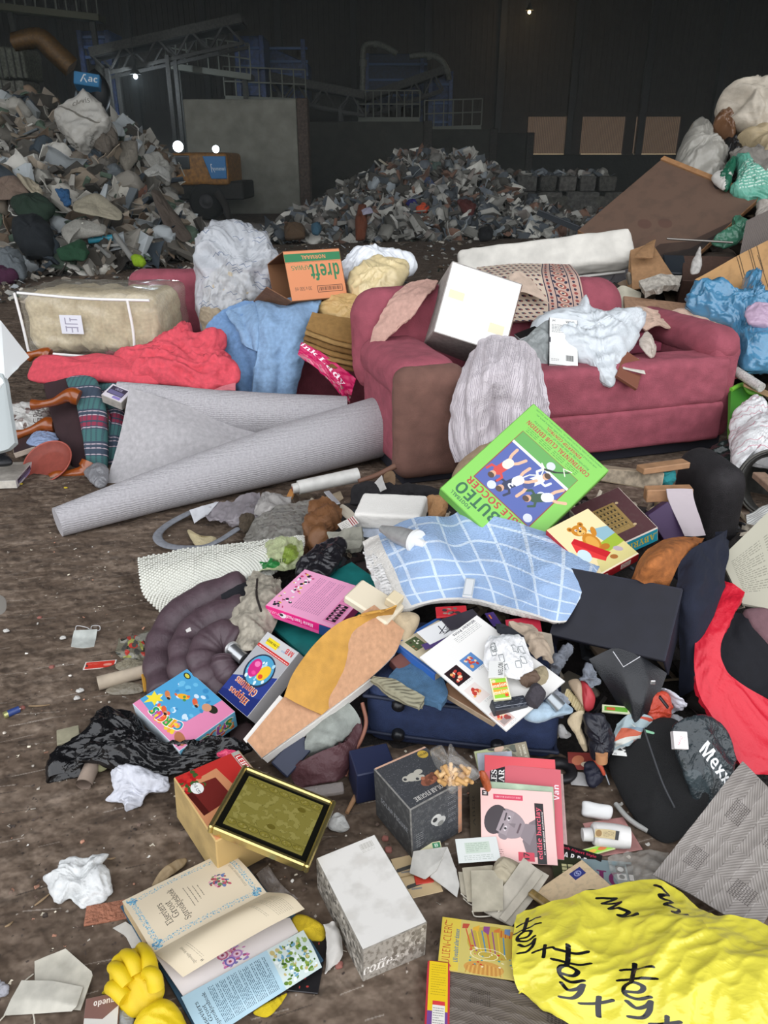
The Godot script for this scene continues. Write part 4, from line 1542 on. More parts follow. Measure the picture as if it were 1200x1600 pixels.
# ---------------------------------------------------------------- the two crimson sofas and what lies on them
func suite() -> void:
	var crim := mat("a75563", 0.95, {"tone": "soft", "bump": "grain", "ts": 1.5, "bd": 0.4})
	var brown := mat("7c594e", 0.95, {"tone": "soft", "bump": "grain", "ts": 1.4, "bd": 0.3})
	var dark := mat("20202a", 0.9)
	var tr := Transform3D(Basis(Vector3.UP, deg_to_rad(17)), X(618, 765, 0.0))
	var o := T("sofa", "crimson velvet sofa with rolled arms and a torn seat in the middle of the picture", "sofa")
	o.transform = tr
	var at := func(x, y, z): return Transform3D(Basis(), Vector3(x, y, z))
	var k := Kit.new()
	pad(k, crim, Vector3(0.32, 0.54, 0.74), 0.06, at.call(0.19, 0.33, -0.39), 0.006)
	pad(k, crim, Vector3(0.38, 0.22, 0.76), 0.11, at.call(0.19, 0.56, -0.4), 0.006)
	var arm := part(o, "arm", k)
	k = Kit.new()
	pad(k, brown, Vector3(0.39, 0.6, 0.16), 0.08, at.call(0.195, 0.345, -0.05), 0.004, 24)
	part(arm, "front_panel", k, "dusty brown arm front")
	k = Kit.new()
	pad(k, crim, Vector3(0.2, 0.56, 0.86), 0.05, at.call(2.02, 0.36, -0.45), 0.006)
	pad(k, crim, Vector3(0.24, 0.22, 0.9), 0.11, at.call(2.02, 0.62, -0.46), 0.008)
	part(o, "arm", k)
	k = Kit.new()
	pad(k, crim, Vector3(1.8, 0.62, 0.36), 0.24, Transform3D(Basis(Vector3.RIGHT, -0.14), Vector3(0.9, 0.61, -0.86)), 0.01, 26, 2.5)
	part(o, "backrest", k)
	k = Kit.new()
	pad(k, crim, Vector3(1.76, 0.24, 0.5), 0.03, at.call(1.15, 0.2, -0.23), 0.006, 20)
	part(o, "base_panel", k)
	k = Kit.new()
	pad(k, crim, Vector3(1.76, 0.28, 0.26), 0.05, at.call(1.15, 0.44, -0.11), 0.008, 24)
	part(o, "seat_front", k)
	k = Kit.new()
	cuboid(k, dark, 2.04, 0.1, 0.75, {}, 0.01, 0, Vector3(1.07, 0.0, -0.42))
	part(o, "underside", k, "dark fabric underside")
	k = Kit.new()
	for q in [[0.57, -0.36], [0.6, -0.5]]:
		bar(k, mat("6e2338", 0.7), Vector3(1.25, q[0], q[1]), Vector3(1.78, q[0] + 0.01, q[1] - 0.01), 0.09, 0.05)
	part(o, "seat_rail", k, "exposed dark crimson rails in the torn seat")
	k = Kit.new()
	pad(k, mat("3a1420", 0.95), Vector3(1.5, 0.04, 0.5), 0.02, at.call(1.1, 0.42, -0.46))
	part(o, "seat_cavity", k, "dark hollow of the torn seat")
	# second sofa behind the carpet
	tr = Transform3D(Basis(Vector3.UP, deg_to_rad(7)), Vector3(-1.75, 0, -4.95))
	o = T("sofa", "second crimson sofa half buried under bags and the blue blanket", "sofa")
	o.transform = tr
	k = Kit.new()
	pad(k, crim, Vector3(1.75, 0.36, 0.5), 0.05, at.call(0.95, 0.2, -0.25), 0.006)
	part(o, "base_panel", k)
	k = Kit.new()
	pad(k, crim, Vector3(1.75, 0.5, 0.26), 0.1, at.call(0.85, 0.62, -0.92), 0.006)
	part(o, "backrest", k)
	k = Kit.new()
	pad(k, crim, Vector3(0.3, 0.5, 0.8), 0.1, at.call(0.05, 0.3, -0.5), 0.006)
	part(o, "arm", k)
	k = Kit.new()
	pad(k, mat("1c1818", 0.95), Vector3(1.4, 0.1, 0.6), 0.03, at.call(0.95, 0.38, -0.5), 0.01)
	part(o, "seat", k, "dark seat cavity")
	# on the second sofa
	lumpy("bed_stuffing", "pale bundle of bedding inside the clear printed bag", "bedding", cloth("c2b59e"), [322, 500, 5.35, 325, 440, 5.4, 350, 415, 5.5, 385, 425, 5.5, 400, 460, 5.45, 380, 500, 5.35], 0.14, 0.14, 0.04, 5.0)
	var cb := im(512, 512, "c9cdd2")
	rng.seed = 4
	for q in 46:
		var x := rng.randf() * 480
		var y := rng.randf() * 500
		stroke(cb, [x, y, x + 26, y - 8, x + 40, y + 4, x + 62, y - 2], 3, "7c88a0")
	lumpy("clear_printed_bag", "big crinkled clear plastic bag with small blue print beside the orange carton", "plastic bag", mat("ffffff", 0.27, {"tex": ImageTexture.create_from_image(cb), "bump": "crease", "alpha": 0.62}), [318, 515, 5.3, 306, 450, 5.4, 308, 385, 5.6, 325, 358, 5.7, 360, 353, 5.75, 400, 358, 5.7, 425, 385, 5.6, 442, 405, 5.55, 425, 450, 5.45, 395, 490, 5.35, 350, 500, 5.3], 0.2, 0.16, 0.06, 4.0)
	carton()
	lumpy("white_bag_heap", "white plastic bag piled behind the orange carton", "plastic bag", film("dfe3e8"), [535, 440, 5.5, 540, 400, 5.6, 580, 388, 5.7, 600, 396, 5.7, 640, 400, 5.6, 648, 424, 5.5, 600, 440, 5.4], 0.12, 0.1, 0.03, 5.0)
	lumpy("cream_bag", "cream plastic bag bulging beside the left sofa arm", "plastic bag", film("d9c79a"), [542, 455, 5.3, 555, 425, 5.4, 600, 408, 5.5, 640, 415, 5.4, 620, 450, 5.2, 580, 478, 5.1, 560, 470, 5.1], 0.12, 0.1, 0.03, 5.0)
	lumpy("yellow_paper_bag", "yellowish paper sack flattened under the orange carton", "sack", film("c0a06a", 1.0, 0.5), [500, 478, 5.15, 520, 462, 5.2, 565, 465, 5.15, 580, 490, 5.0, 582, 512, 4.95, 540, 508, 4.95, 500, 490, 5.1], 0.06, 0.05, 0.02, 6.0)
	o = T("cardboard_bundle", "folded bundle of brown cardboard between the blue blanket and the sofa arm", "cardboard")
	for q in 6:
		k = Kit.new()
		var dv := q * 7.0
		patch(k, card(["a57f48", "b38f58", "8f6b3a"][q % 3]), [XS([488 - q * 2.5, 488 + dv * 1.5, 4.95 - q * 0.02, 540, 496 + dv * 1.6, 4.92 - q * 0.02, 582 + q * 1.5, 506 + dv * 1.4, 4.95]), XS([478 - q * 2.0, 512 + dv * 1.2, 4.8 - q * 0.02, 520, 528 + dv * 1.3, 4.72 - q * 0.02, 553 + q * 5, 536 + dv * 1.4, 4.75])], 12, 14, 0.008, 0.006, 5.0, 0.3)
		part(o, "cardboard_sheet", k)
	var pl := im(512, 256, "c01058")
	ink(pl, "ink Lady", 210, 90, 96, "f4e8ee", {"serif": true, "bold": true, "rot": 14, "shear": 0.35})
	for q in 60:
		ell(pl, rng.randf() * 512, 170 + rng.randf() * 90, rng.randf_range(8, 26), rng.randf_range(6, 16), ["d8708c", "b06a78", "c8506e", "a08078"][q % 4], rng.randf() * 90)
	drape("pink_box", "torn magenta fruit carton with white script below the cardboard bundle", "carton", pic(pl, 0.5), [[470, 534, 4.74, 510, 556, 4.66, 556, 592, 4.62], [466, 556, 4.68, 500, 580, 4.6, 530, 612, 4.58, 545, 630, 4.62]], 0.006, 0.015, 14.0, 24)
	var k2 := Kit.new()
	var fl := cloth("8fb0d4")
	soft = true
	pleat = [2.0, 0.04, true]
	patch(k2, cloth("7a9fcc"), [XS([322, 512, 5.1, 358, 478, 5.2, 400, 466, 5.2]), XS([335, 540, 4.98, 372, 522, 4.95, 412, 505, 4.95]), XS([352, 585, 4.88, 385, 574, 4.86, 420, 566, 4.86]), XS([366, 622, 4.84, 388, 622, 4.8, 415, 626, 4.8])], 40, 26, 0.014, 0.015, 6.0)
	patch(k2, fl, [XS([398, 468, 5.18, 440, 466, 5.18, 500, 461, 5.12]), XS([404, 500, 4.9, 440, 500, 4.88, 491, 505, 4.94]), XS([400, 560, 4.76, 436, 560, 4.76, 476, 562, 4.82]), XS([392, 625, 4.72, 428, 628, 4.72, 460, 634, 4.78])], 44, 34, 0.014, 0.02, 5.0)
	patch(k2, fl, [XS([352, 486, 5.12, 375, 478, 5.15, 410, 468, 5.18]), XS([362, 505, 5.0, 385, 515, 4.92, 412, 500, 4.92]), XS([370, 528, 4.96, 392, 545, 4.85, 408, 552, 4.82])], 20, 20, 0.014, 0.01, 6.0)
	pleat = []
	soft = false
	solo("blue_blanket", k2, "light blue fleece blanket hanging over the second sofa", "blanket")
	lumpy("clear_corner", "beige bedding bulging under the clear bag beside the blue blanket", "bedding", cloth("a99a82"), [316, 520, 5.2, 315, 490, 5.25, 340, 478, 5.3, 372, 490, 5.25, 350, 515, 5.15], 0.06, 0.06, 0.03, 7.0)
	# on the first sofa
	o = T("mattress", "white mattress with quilted underside lying behind the sofa", "mattress")
	var f := frame([712, 384, 6.2, 987, 360, 6.05, 718, 422, 6.03])
	k = Kit.new()
	pad(k, mat("ece8de", 0.85, {"tone": "soft", "ts": 1.0}), Vector3(f[1], 0.16, f[2] + 0.06), 0.045, f[0] * Transform3D(Basis(), Vector3(0, -0.1, 0)), 0.006, 22)
	part(o, "side_band", k)
	k = Kit.new()
	pad(k, mat("bcbac0", 0.85, {"bump": "crease", "ts": 3.0}), Vector3(f[1] - 0.03, 0.52, f[2] - 0.02), 0.06, f[0] * Transform3D(Basis(), Vector3(0, -0.42, 0)), 0.006, 22)
	part(o, "quilted_side", k, "grey quilted side")
	k = Kit.new()
	for q in 7:
		var x: float = (q - 3) * f[1] / 7.4
		var p: Transform3D = f[0] * Transform3D(Basis(), Vector3(0, 0, f[2] / 2))
		tube(k, mat("8e8c92", 0.8), PackedVector3Array([p * Vector3(x, -0.22, -0.005), p * Vector3(x - 0.16, -0.66, -0.005)]), [0.006], 6)
	tube(k, mat("e8e6e0", 0.8), PackedVector3Array([f[0] * Vector3(-f[1] / 2 + 0.06, -0.19, f[2] / 2 + 0.015), f[0] * Vector3(f[1] / 2 - 0.06, -0.19, f[2] / 2 + 0.015)]), [0.012], 8)
	part(o, "seam", k)
	drape("persian_rug", "patterned oriental rug thrown over the back of the sofa", "rug", pic(rug_pic(), 0.95), [[745, 418, 5.15, 800, 412, 5.18, 850, 412, 5.2, 890, 412, 5.22], [740, 440, 4.86, 800, 432, 4.88, 850, 430, 4.92, 905, 432, 4.96], [740, 470, 4.72, 800, 470, 4.74, 860, 470, 4.78, 914, 476, 4.84], [745, 500, 4.64, 800, 502, 4.66, 860, 500, 4.7, 916, 500, 4.78]], 0.012, 0.006, 4.0, 30)
	drape("torn_paper", "torn cream paper lying on the oriental rug", "paper", paper("dcc4b0"), [[795, 430, 4.82, 812, 424, 4.86, 830, 436, 4.84], [800, 455, 4.68, 825, 458, 4.68, 858, 474, 4.7]], 0.003, 0.008, 8.0, 14)
	drape("peach_cloth", "pale peach sheet hanging over the left arm of the sofa", "sheet", cloth("d3a99a"), [[640, 440, 4.7, 665, 436, 4.72, 685, 440, 4.7], [612, 462, 4.55, 640, 468, 4.5, 668, 460, 4.5], [588, 510, 4.45, 612, 515, 4.38, 640, 500, 4.4], [577, 538, 4.4, 588, 545, 4.36, 610, 520, 4.36]], 0.008, 0.015, 7.0, 30)
	whitebox()
	pleat = [6.0, 0.035, true]
	drape("ribbed_throw", "crumpled ribbed light grey throw hanging over the left sofa arm", "throw", pic(ribs(), 0.95, {"bump": "grain", "bd": 0.4}), [[732, 556, 4.1, 752, 528, 4.15, 790, 524, 4.15, 825, 540, 4.1, 842, 562, 4.05], [712, 600, 3.82, 745, 580, 3.76, 780, 574, 3.72, 822, 585, 3.76, 853, 602, 3.84], [702, 645, 3.78, 735, 640, 3.68, 770, 640, 3.74, 810, 640, 3.68, 860, 650, 3.8], [704, 690, 3.74, 735, 690, 3.66, 765, 690, 3.72, 810, 690, 3.66, 860, 690, 3.78], [714, 722, 3.7, 740, 725, 3.66, 765, 730, 3.66, 810, 735, 3.66, 850, 730, 3.72]], 0.012, 0.012, 6.0, 70)
	pleat = []
	lumpy("cream_cushion", "dusty beige cushion under the green game box beside the grey throw", "cushion", cloth("a48d72"), [705, 752, 3.5, 725, 715, 3.6, 770, 690, 3.62, 800, 690, 3.6, 780, 740, 3.5, 730, 770, 3.4], 0.06, 0.06, 0.01, 5.0)
	lumpy("grey_white_bag", "crumpled white plastic bag full of paper on the sofa seat", "plastic bag", mat("ccd2d6", 0.3, {"bump": "crease", "ts": 5.0, "bd": 0.9}), [830, 520, 4.5, 850, 490, 4.6, 895, 482, 4.62, 912, 466, 4.68, 925, 486, 4.62, 975, 490, 4.6, 1012, 490, 4.58, 998, 530, 4.4, 970, 575, 4.2, 955, 602, 4.1, 935, 590, 4.12, 915, 568, 4.2, 860, 560, 4.3], 0.1, 0.06, 0.035, 6.0)
	var vh := im(256, 420, "e6e6e2")
	ink(vh, "JVC", 40, 26, 18, "222222", {"bold": true})
	ink(vh, "VHS-SE", 190, 26, 18, "222222", {"bold": true})
	greek(vh, 20, 60, 200, 6, 13, "55555a", 4)
	for q in 14:
		rect(vh, 150 + q * 5, 330, 2 + q % 3, 50, "222222")
	greek(vh, 16, 370, 70, 2, 12, "777777", 4)
	rect(vh, 0, 180, 12, 46, "55555a")
	bx("video_case", "white video cassette sleeve with barcode standing on the white bag", "video cassette", [862, 497, 4.42, 906, 499, 4.42, 854, 570, 4.15], 0.03, mat("2a2a2c", 0.5), {"top": pic(vh), "front": mat("c9c9c4", 0.5)}, 0.002)
	bx("black_case", "black video cassette in a clear case beside the large white box", "video cassette", [806, 522, 4.45, 836, 507, 4.5, 812, 532, 4.36], 0.02, mat("c2c4c4", 0.25), {"top": mat("15171a", 0.3)}, 0.002)
	lumpy("grey_film", "greyish clear film with a blue print beside the video sleeve", "film", film("9a9f9e", 0.8), [806, 545, 4.3, 830, 520, 4.4, 858, 505, 4.45, 856, 568, 4.2, 830, 566, 4.22], 0.04, 0.03, 0.02, 7.0)
	bx("brown_album", "brown covered album sticking out of the white bag", "album", [985, 555, 4.25, 1020, 562, 4.3, 950, 592, 4.05], 0.02, mat("7a4a38", 0.5), {"top": mat("7a4a38", 0.5)}, 0.002)
	bx("white_pages", "white pages lying on the brown album", "paper", [972, 555, 4.28, 1004, 558, 4.32, 970, 578, 4.12], 0.006, paper("e2ded2"))
	bx("red_booklet", "red booklet with a white edge under the brown album", "booklet", [985, 575, 4.22, 1020, 570, 4.32, 985, 585, 4.14], 0.012, paper("e8e4e0"), {"top": mat("c0242c", 0.4)}, 0.001)
	lumpy("clear_wrap", "clear film full of cream paper beside the white bag", "film", film("c0b4a8", 0.8), [1000, 530, 4.4, 1012, 520, 4.42, 1026, 548, 4.35, 1018, 560, 4.28, 1002, 545, 4.32], 0.03, 0.02, 0.015, 9.0)
	drape("peach_sheet", "peach coloured sheet folded along the right sofa arm", "sheet", cloth("dcbda8"), [[980, 490, 4.95, 1005, 478, 5.0, 1040, 488, 5.0, 1085, 484, 5.0, 1130, 500, 4.95], [985, 500, 4.8, 1010, 492, 4.82, 1050, 502, 4.84, 1090, 498, 4.86, 1136, 512, 4.84], [1010, 512, 4.72, 1030, 506, 4.74, 1060, 512, 4.76, 1090, 514, 4.78, 1110, 514, 4.8]], 0.01, 0.02, 7.0, 34)


func carton() -> void:
	var i := im(512, 440, "d98d62")
	rect(i, 0, 344, 512, 72, "2f7a50")
	ink(i, "NORMAAL", 250, 380, 34, "d98d62", {"bold": true})
	ink(i, "dreft", 166, 240, 150, "2f7a50", {"bold": true, "w": 270.0})
	ink(i, "AFWAS", 380, 290, 40, "2f7a50")
	ink(i, "30 x 500 ml", 390, 100, 36, "4a4038", {"w": 150})
	stroke(i, [30, 60, 262, 60, 262, 116, 30, 116, 30, 60], 5, "4a3028")
	for q in 22:
		rect(i, 44 + q * 9.6, 72, 3 + q % 4, 34, "4a3028")
	for q in 40:
		rect(i, q * 13, 336, 8, 4, "7a4a30")
	# the lettering stands on its head in the photograph: the frame runs from the lower right
	var f := frame([542, 462, 5.2, 456, 472, 5.0, 530, 387, 5.3])
	var k := Kit.new()
	var w: float = f[1]
	var h: float = f[2]
	var cd := card("b07a52")
	var o := T("detergent_carton", "orange cardboard carton with green lettering upside down on the second sofa", "carton")
	o.transform = f[0]
	cuboid(k, cd, w, 0.006, h, {"top": pic(i, 0.7)}, 0.001, 0, Vector3(0, -0.006, 0))
	part(o, "printed_panel", k, "orange panel with green print")
	for q in [["back_panel", Vector3(w, 0.006, h), Vector3(0, -0.3, 0)], ["top_panel", Vector3(w, 0.3, 0.006), Vector3(0, -0.3, h / 2)], ["bottom_panel", Vector3(w, 0.3, 0.006), Vector3(0, -0.3, -h / 2)], ["end_panel", Vector3(0.006, 0.3, h), Vector3(-w / 2, -0.3, 0)]]:
		k = Kit.new()
		cuboid(k, mat("7a5438", 0.9), q[1].x, q[1].y, q[1].z, {}, 0.001, 0, q[2])
		part(o, q[0], k)
	k = Kit.new()
	patch(k, card("8e6446"), [PackedVector3Array([Vector3(w / 2, 0, -h / 2), Vector3(w / 2, -0.3, -h / 2)]), PackedVector3Array([Vector3(w / 2 + 0.16, 0.02, -h / 2 + 0.1), Vector3(w / 2 + 0.15, -0.28, -h / 2 + 0.08)])], 6, 6, 0.006, 0.0, 1.0, 0.0)
	part(o, "flap", k)


func whitebox() -> void:
	var i := im(512, 512, "f2f1ee")
	rect(i, 30, 190, 110, 60, "e2d8b8")
	rect(i, 360, 330, 110, 70, "e2d8b8")
	var f := frame([707, 408, 4.5, 815, 445, 4.5, 679, 517, 4.3])
	var k := Kit.new()
	var o := T("white_carton", "large bright white cardboard box with two tape patches on the sofa", "carton")
	o.transform = f[0]
	var w: float = f[1]
	var h: float = f[2]
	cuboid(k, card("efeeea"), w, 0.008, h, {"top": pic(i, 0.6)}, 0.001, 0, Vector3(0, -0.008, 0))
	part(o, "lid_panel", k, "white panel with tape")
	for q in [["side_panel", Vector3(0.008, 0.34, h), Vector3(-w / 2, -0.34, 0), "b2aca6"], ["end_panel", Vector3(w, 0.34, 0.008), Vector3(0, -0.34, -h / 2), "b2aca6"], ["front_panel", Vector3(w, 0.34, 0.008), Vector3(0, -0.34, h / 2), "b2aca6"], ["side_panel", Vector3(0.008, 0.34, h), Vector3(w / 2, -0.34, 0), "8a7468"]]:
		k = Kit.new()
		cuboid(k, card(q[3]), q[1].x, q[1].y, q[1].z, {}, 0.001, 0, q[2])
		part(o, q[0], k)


# ---------------------------------------------------------------- carpet, stool and bags at the left
func left_group() -> void:
	var rugm := mat("bdbabd", 0.97, {"tone": "soft", "bump": "rib", "ts": 11.0, "bd": 0.8})
	var o := T("carpet", "large grey ribbed carpet half rolled up on the floor at the left", "carpet")
	var k := Kit.new()
	var p := spl(XS([90, 816, 0.07, 250, 765, 0.11, 430, 712, 0.155, 618, 660, 0.19]), 40)
	tube(k, rugm, p, [0.07, 0.105, 0.15, 0.18], 28, true, 1.0)
	part(o, "front_roll", k)
	k = Kit.new()
	patch(k, mat("c2bfc1", 0.97, {"tone": "soft", "bump": "grain", "ts": 5.0}), [XS([202, 606, 4.25, 280, 630, 4.3, 370, 665, 4.35, 480, 690, 4.4]), XS([192, 660, 4.1, 270, 670, 4.12, 360, 690, 4.2, 460, 705, 4.3]), XS([178, 715, 3.98, 250, 712, 4.0, 330, 715, 4.1, 440, 715, 4.25]), XS([166, 758, 3.86, 230, 745, 3.88, 310, 735, 4.0, 420, 725, 4.2])], 30, 30, 0.012, 0.008, 3.0)
	part(o, "open_flap", k)
	k = Kit.new()
	tube(k, rugm, spl(XS([182, 604, 4.35, 260, 622, 4.38, 380, 645, 4.45, 540, 655, 4.5]), 30), [0.03, 0.075, 0.13, 0.14], 24)
	part(o, "rear_roll", k)
	# bedding bag
	o = T("bedding_bag", "beige quilt packed in a clear zipped bag with white piping", "bedding bag")
	var tr := along(X(40, 548, 5.05), X(215, 556, 4.95))
	tr.origin.y = 0.42
	o.transform = tr
	k = Kit.new()
	for q in 5:
		pad(k, cloth("d8c8a6"), Vector3(0.24, 0.39, 0.53), 0.1, Transform3D(Basis(), Vector3(0.13 + q * 0.165, 0.21, -0.28)), 0.015, 18, 5.0)
	part(o, "quilt", k)
	k = Kit.new()
	pad(k, mat("e8e2d0", 0.08, {"bump": "crease", "ts": 5.0, "bd": 0.5, "alpha": 0.12}), Vector3(0.94, 0.42, 0.56), 0.06, Transform3D(Basis(), Vector3(0.47, 0.22, -0.28)), 0.012, 18, 5.0)
	part(o, "clear_cover", k, "clear plastic cover")
	k = Kit.new()
	var wm := mat("e8e6e4", 0.5)
	for q in [[0.02, 0.03, 0.0, 0.92, 0.02, 0.0], [0.02, 0.41, 0.0, 0.9, 0.38, 0.0], [0.02, 0.03, 0.0, 0.0, 0.41, 0.0], [0.76, 0.02, 0.012, 0.76, 0.38, 0.012]]:
		tube(k, wm, spl(PackedVector3Array([Vector3(q[0], q[1], q[2]), Vector3((q[0] + q[3]) / 2 + 0.01, (q[1] + q[4]) / 2 - 0.01, 0.01), Vector3(q[3], q[4], q[5])]), 10), [0.009], 8)
	part(o, "piping", k, "white piping and zip")
	k = Kit.new()
	var lb := im(128, 128, "dcdce4")
	for q in [[30, 20, 30, 60], [30, 60, 100, 60], [60, 20, 60, 40], [100, 30, 60, 30], [30, 76, 30, 110], [30, 84, 100, 84], [64, 84, 64, 116], [96, 84, 96, 112]]:
		stroke(lb, q, 7, "9a96a8")
	cuboid(k, mat("dcdce4", 0.5), 0.15, 0.12, 0.004, {"front": pic(lb)}, 0.001, 0, Vector3(0.36, 0.16, 0.012))
	part(o, "label_card", k)
	# red fleece
	k = Kit.new()
	var red := cloth("e85664", 0.8)
	lump(k, red, XS([46, 592, 4.55, 50, 572, 4.62, 65, 556, 4.7, 110, 560, 4.7, 160, 555, 4.72, 215, 568, 4.68, 262, 590, 4.55, 230, 602, 4.5, 150, 594, 4.52, 80, 598, 4.5]), 0.05, 0.05, 0.012, 4.0, 64, 16)
	lump(k, red, XS([180, 556, 4.8, 222, 545, 4.85, 262, 520, 4.95, 296, 511, 5.0, 306, 528, 4.9, 348, 522, 4.9, 354, 552, 4.78, 373, 580, 4.65, 366, 600, 4.58, 322, 616, 4.5, 270, 600, 4.52, 205, 592, 4.55, 195, 575, 4.65]), 0.1, 0.08, 0.05, 5.0, 96, 26)
	patch(k, cloth("e2828a"), [XS([320, 616, 4.48, 345, 604, 4.5, 368, 598, 4.55]), XS([330, 612, 4.46, 350, 608, 4.46, 368, 610, 4.5])], 8, 10, 0.006)
	solo("red_fleece", k, "bright coral red fleece blanket bunched over the stool and carpet", "blanket")
	# stool on its side
	o = T("footstool", "tartan covered footstool lying on its side with carved wooden legs", "stool")
	k = Kit.new()
	lump(k, mat("3a2428", 0.9, {"tone": "soft"}), XS([68, 600, 4.5, 108, 590, 4.5, 126, 650, 4.3, 142, 738, 4.08, 118, 738, 4.1, 88, 680, 4.3]), 0.02, 0.03, 0.002, 4.0, 48, 8, 0.2)
	part(o, "underside", k, "dark burgundy underside")
	k = Kit.new()
	lump(k, once("tartan"), XS([105, 592, 4.5, 128, 586, 4.5, 150, 592, 4.45, 164, 630, 4.3, 168, 690, 4.15, 166, 742, 4.05, 143, 745, 4.05, 134, 690, 4.2, 122, 630, 4.35]), 0.07, 0.06, 0.004, 4.0, 56, 14, 0.5)
	part(o, "tartan_side", k)
	k = Kit.new()
	lump(k, once("tartan"), XS([150, 598, 4.6, 188, 602, 4.5, 196, 660, 4.35, 186, 725, 4.15, 168, 728, 4.15, 170, 650, 4.3]), 0.05, 0.05, 0.004, 4.0, 48, 10, 0.5)
	part(o, "tartan_top", k)
	var wood := mat("a3521c", 0.3, {"tone": "soft", "ts": 3.0, "coat": 0.6})
	for q in [[124, 622, 4.3, 108, 618, 4.3, 85, 628, 4.3, 62, 632, 4.3, 50, 632, 4.3], [86, 664, 4.4, 70, 664, 4.4, 50, 672, 4.4, 32, 678, 4.4, 20, 680, 4.4], [140, 722, 4.05, 132, 736, 4.02, 112, 740, 4.0, 92, 742, 4.0, 80, 748, 3.98], [78, 556, 4.8, 66, 552, 4.8, 52, 554, 4.8, 44, 558, 4.8]]:
		k = Kit.new()
		tube(k, wood, spl(XS(q), 22), [0.045, 0.05, 0.034, 0.024, 0.022, 0.03, 0.032], 14)
		part(o, "leg", k)
	bx("boxed_item", "white carton with a violet label lying on the carpet flap", "box", [176, 597, 4.35, 205, 612, 4.3, 160, 616, 4.25], 0.06, card("c2bcb4"), {"top": once("label")}, 0.003)
	o = T("plant_saucer", "round terracotta plastic plant saucer propped beside the stool", "saucer")
	tr = Transform3D(Basis(Vector3(1, 0, 0.25).normalized(), 0.62), X(80, 728, 4.05))
	k = Kit.new()
	lathe(k, mat("9c4a3c", 0.6, {"tone": "soft", "ts": 4.0}), [0.0, 0.0, 0.1, 0.0, 0.135, 0.03, 0.14, 0.045, 0.134, 0.045, 0.128, 0.03, 0.1, 0.01, 0.085, 0.012, 0.08, 0.008, 0.0, 0.008], tr, 40)
	part(o, "dish", k)
	k = Kit.new()
	lathe(k, mat("aa5648", 0.6), [0.136, 0.045, 0.14, 0.05, 0.144, 0.045, 0.14, 0.04, 0.136, 0.045], tr, 40)
	part(o, "rim", k)
	# white appliance at the edge
	o = T("white_cabinet", "white painted panel and grey side of a cabinet at the left edge", "cabinet")
	k = Kit.new()
	patch(k, mat("e9eceb", 0.4), [XS([-90, 420, 4.2, 2, 502, 4.1]), XS([-60, 640, 3.6, 8, 597, 3.75])], 4, 4, 0.02, 0.0, 1.0, 0.0)
	patch(k, mat("e9eceb", 0.4), [XS([2, 502, 4.1, 46, 558, 4.05]), XS([8, 597, 3.75, 24, 578, 3.88])], 4, 4, 0.02, 0.0, 1.0, 0.0)
	part(o, "front_panel", k)
	k = Kit.new()
	patch(k, mat("a9b0b0", 0.4), [XS([-40, 590, 3.8, 2, 580, 3.8, 8, 598, 3.74]), XS([-40, 712, 3.5, 10, 704, 3.5, 23, 692, 3.5])], 6, 6, 0.02, 0.0, 1.0, 0.0)
	part(o, "side_panel", k, "grey side panel")
	bx("jigsaw_box", "flat white box with small pictures at the left edge of the floor", "box", [-40, 722, 0.05, 43, 723, 0.05, -60, 752, 0.05], 0.045, paper("d2cfc8"), {"top": paper("b8b2a8"), "right": once("label"), "front": paper("d8d2c6")}, 0.002)
	var pb := im(256, 256, "bdbcb8")
	rng.seed = 21
	for q in 26:
		ell(pb, rng.randf() * 256, rng.randf() * 256, rng.randf_range(8, 22), rng.randf_range(10, 30), ["6a5450", "8d8480", "d6d4d0", "74645c"][q % 4], rng.randf() * 180)
	ink(pb, "1985", 200, 120, 40, "4c4440", {"rot": 80})
	lumpy("printed_bag", "grey printed bag with brown animal shapes behind the stool legs", "bag", pic(pb, 0.5, {"bump": "crease"}), [14, 660, 4.6, 18, 636, 4.7, 48, 630, 4.7, 78, 640, 4.65, 76, 662, 4.5, 60, 676, 4.45, 20, 680, 4.4], 0.05, 0.05, 0.02, 7.0)
	lumpy("blue_bag_scrap", "pale blue plastic under the stool legs", "plastic bag", film("8fa0c0"), [40, 690, 4.25, 60, 676, 4.35, 90, 678, 4.35, 86, 692, 4.2, 60, 698, 4.15], 0.03, 0.02, 0.015, 9.0)
	bx("dark_book", "dark covered book lying behind the saucer", "book", [18, 690, 4.35, 50, 680, 4.4, 22, 708, 4.1], 0.03, paper("c9b8a8"), {"top": mat("3c3034", 0.5), "right": mat("1b2030", 0.5)}, 0.002)
	lumpy("black_shoe", "black shoe with a white patch by the flat white box", "shoe", mat("17191d", 0.5), [-10, 716, 3.95, 6, 708, 4.0, 18, 718, 3.9, 16, 724, 3.86, -10, 726, 3.85], 0.03, 0.03, 0.004, 9.0)
	lumpy("grey_pouch", "grey crumpled plastic under the corner of the carpet flap", "plastic", film("7d7d80"), [131, 738, 3.9, 152, 724, 3.98, 168, 732, 3.92, 167, 756, 3.8, 150, 760, 3.78], 0.03, 0.02, 0.012, 9.0)


func once(key: String) -> StandardMaterial3D:  # prints that several surfaces share
	if not texs.has(key):
		texs[key] = pic(tartan(), 0.9) if key == "tartan" else pic(label_pic(), 0.5) if key == "label" else pic(redbag(3), 0.35, {"bump": "crease"})
	return texs[key]


func tartan() -> Image:
	var i := im(256, 512, "3a4656")
	for y in [20, 150, 300, 420]:
		rect(i, 0, y, 256, 56, "406a6a")
	for y in [10, 84, 140, 214, 232, 290, 366, 384, 412, 486]:
		rect(i, 0, y, 256, 5, "b8a8b0")
	rect(i, 0, 238, 256, 22, "8c3048")
	rect(i, 0, 268, 256, 18, "8c3048")
	for x in range(0, 256, 24):
		for y in range(0, 512, 4):
			rect(i, x, y, 8, 2, "34404e")
	return i


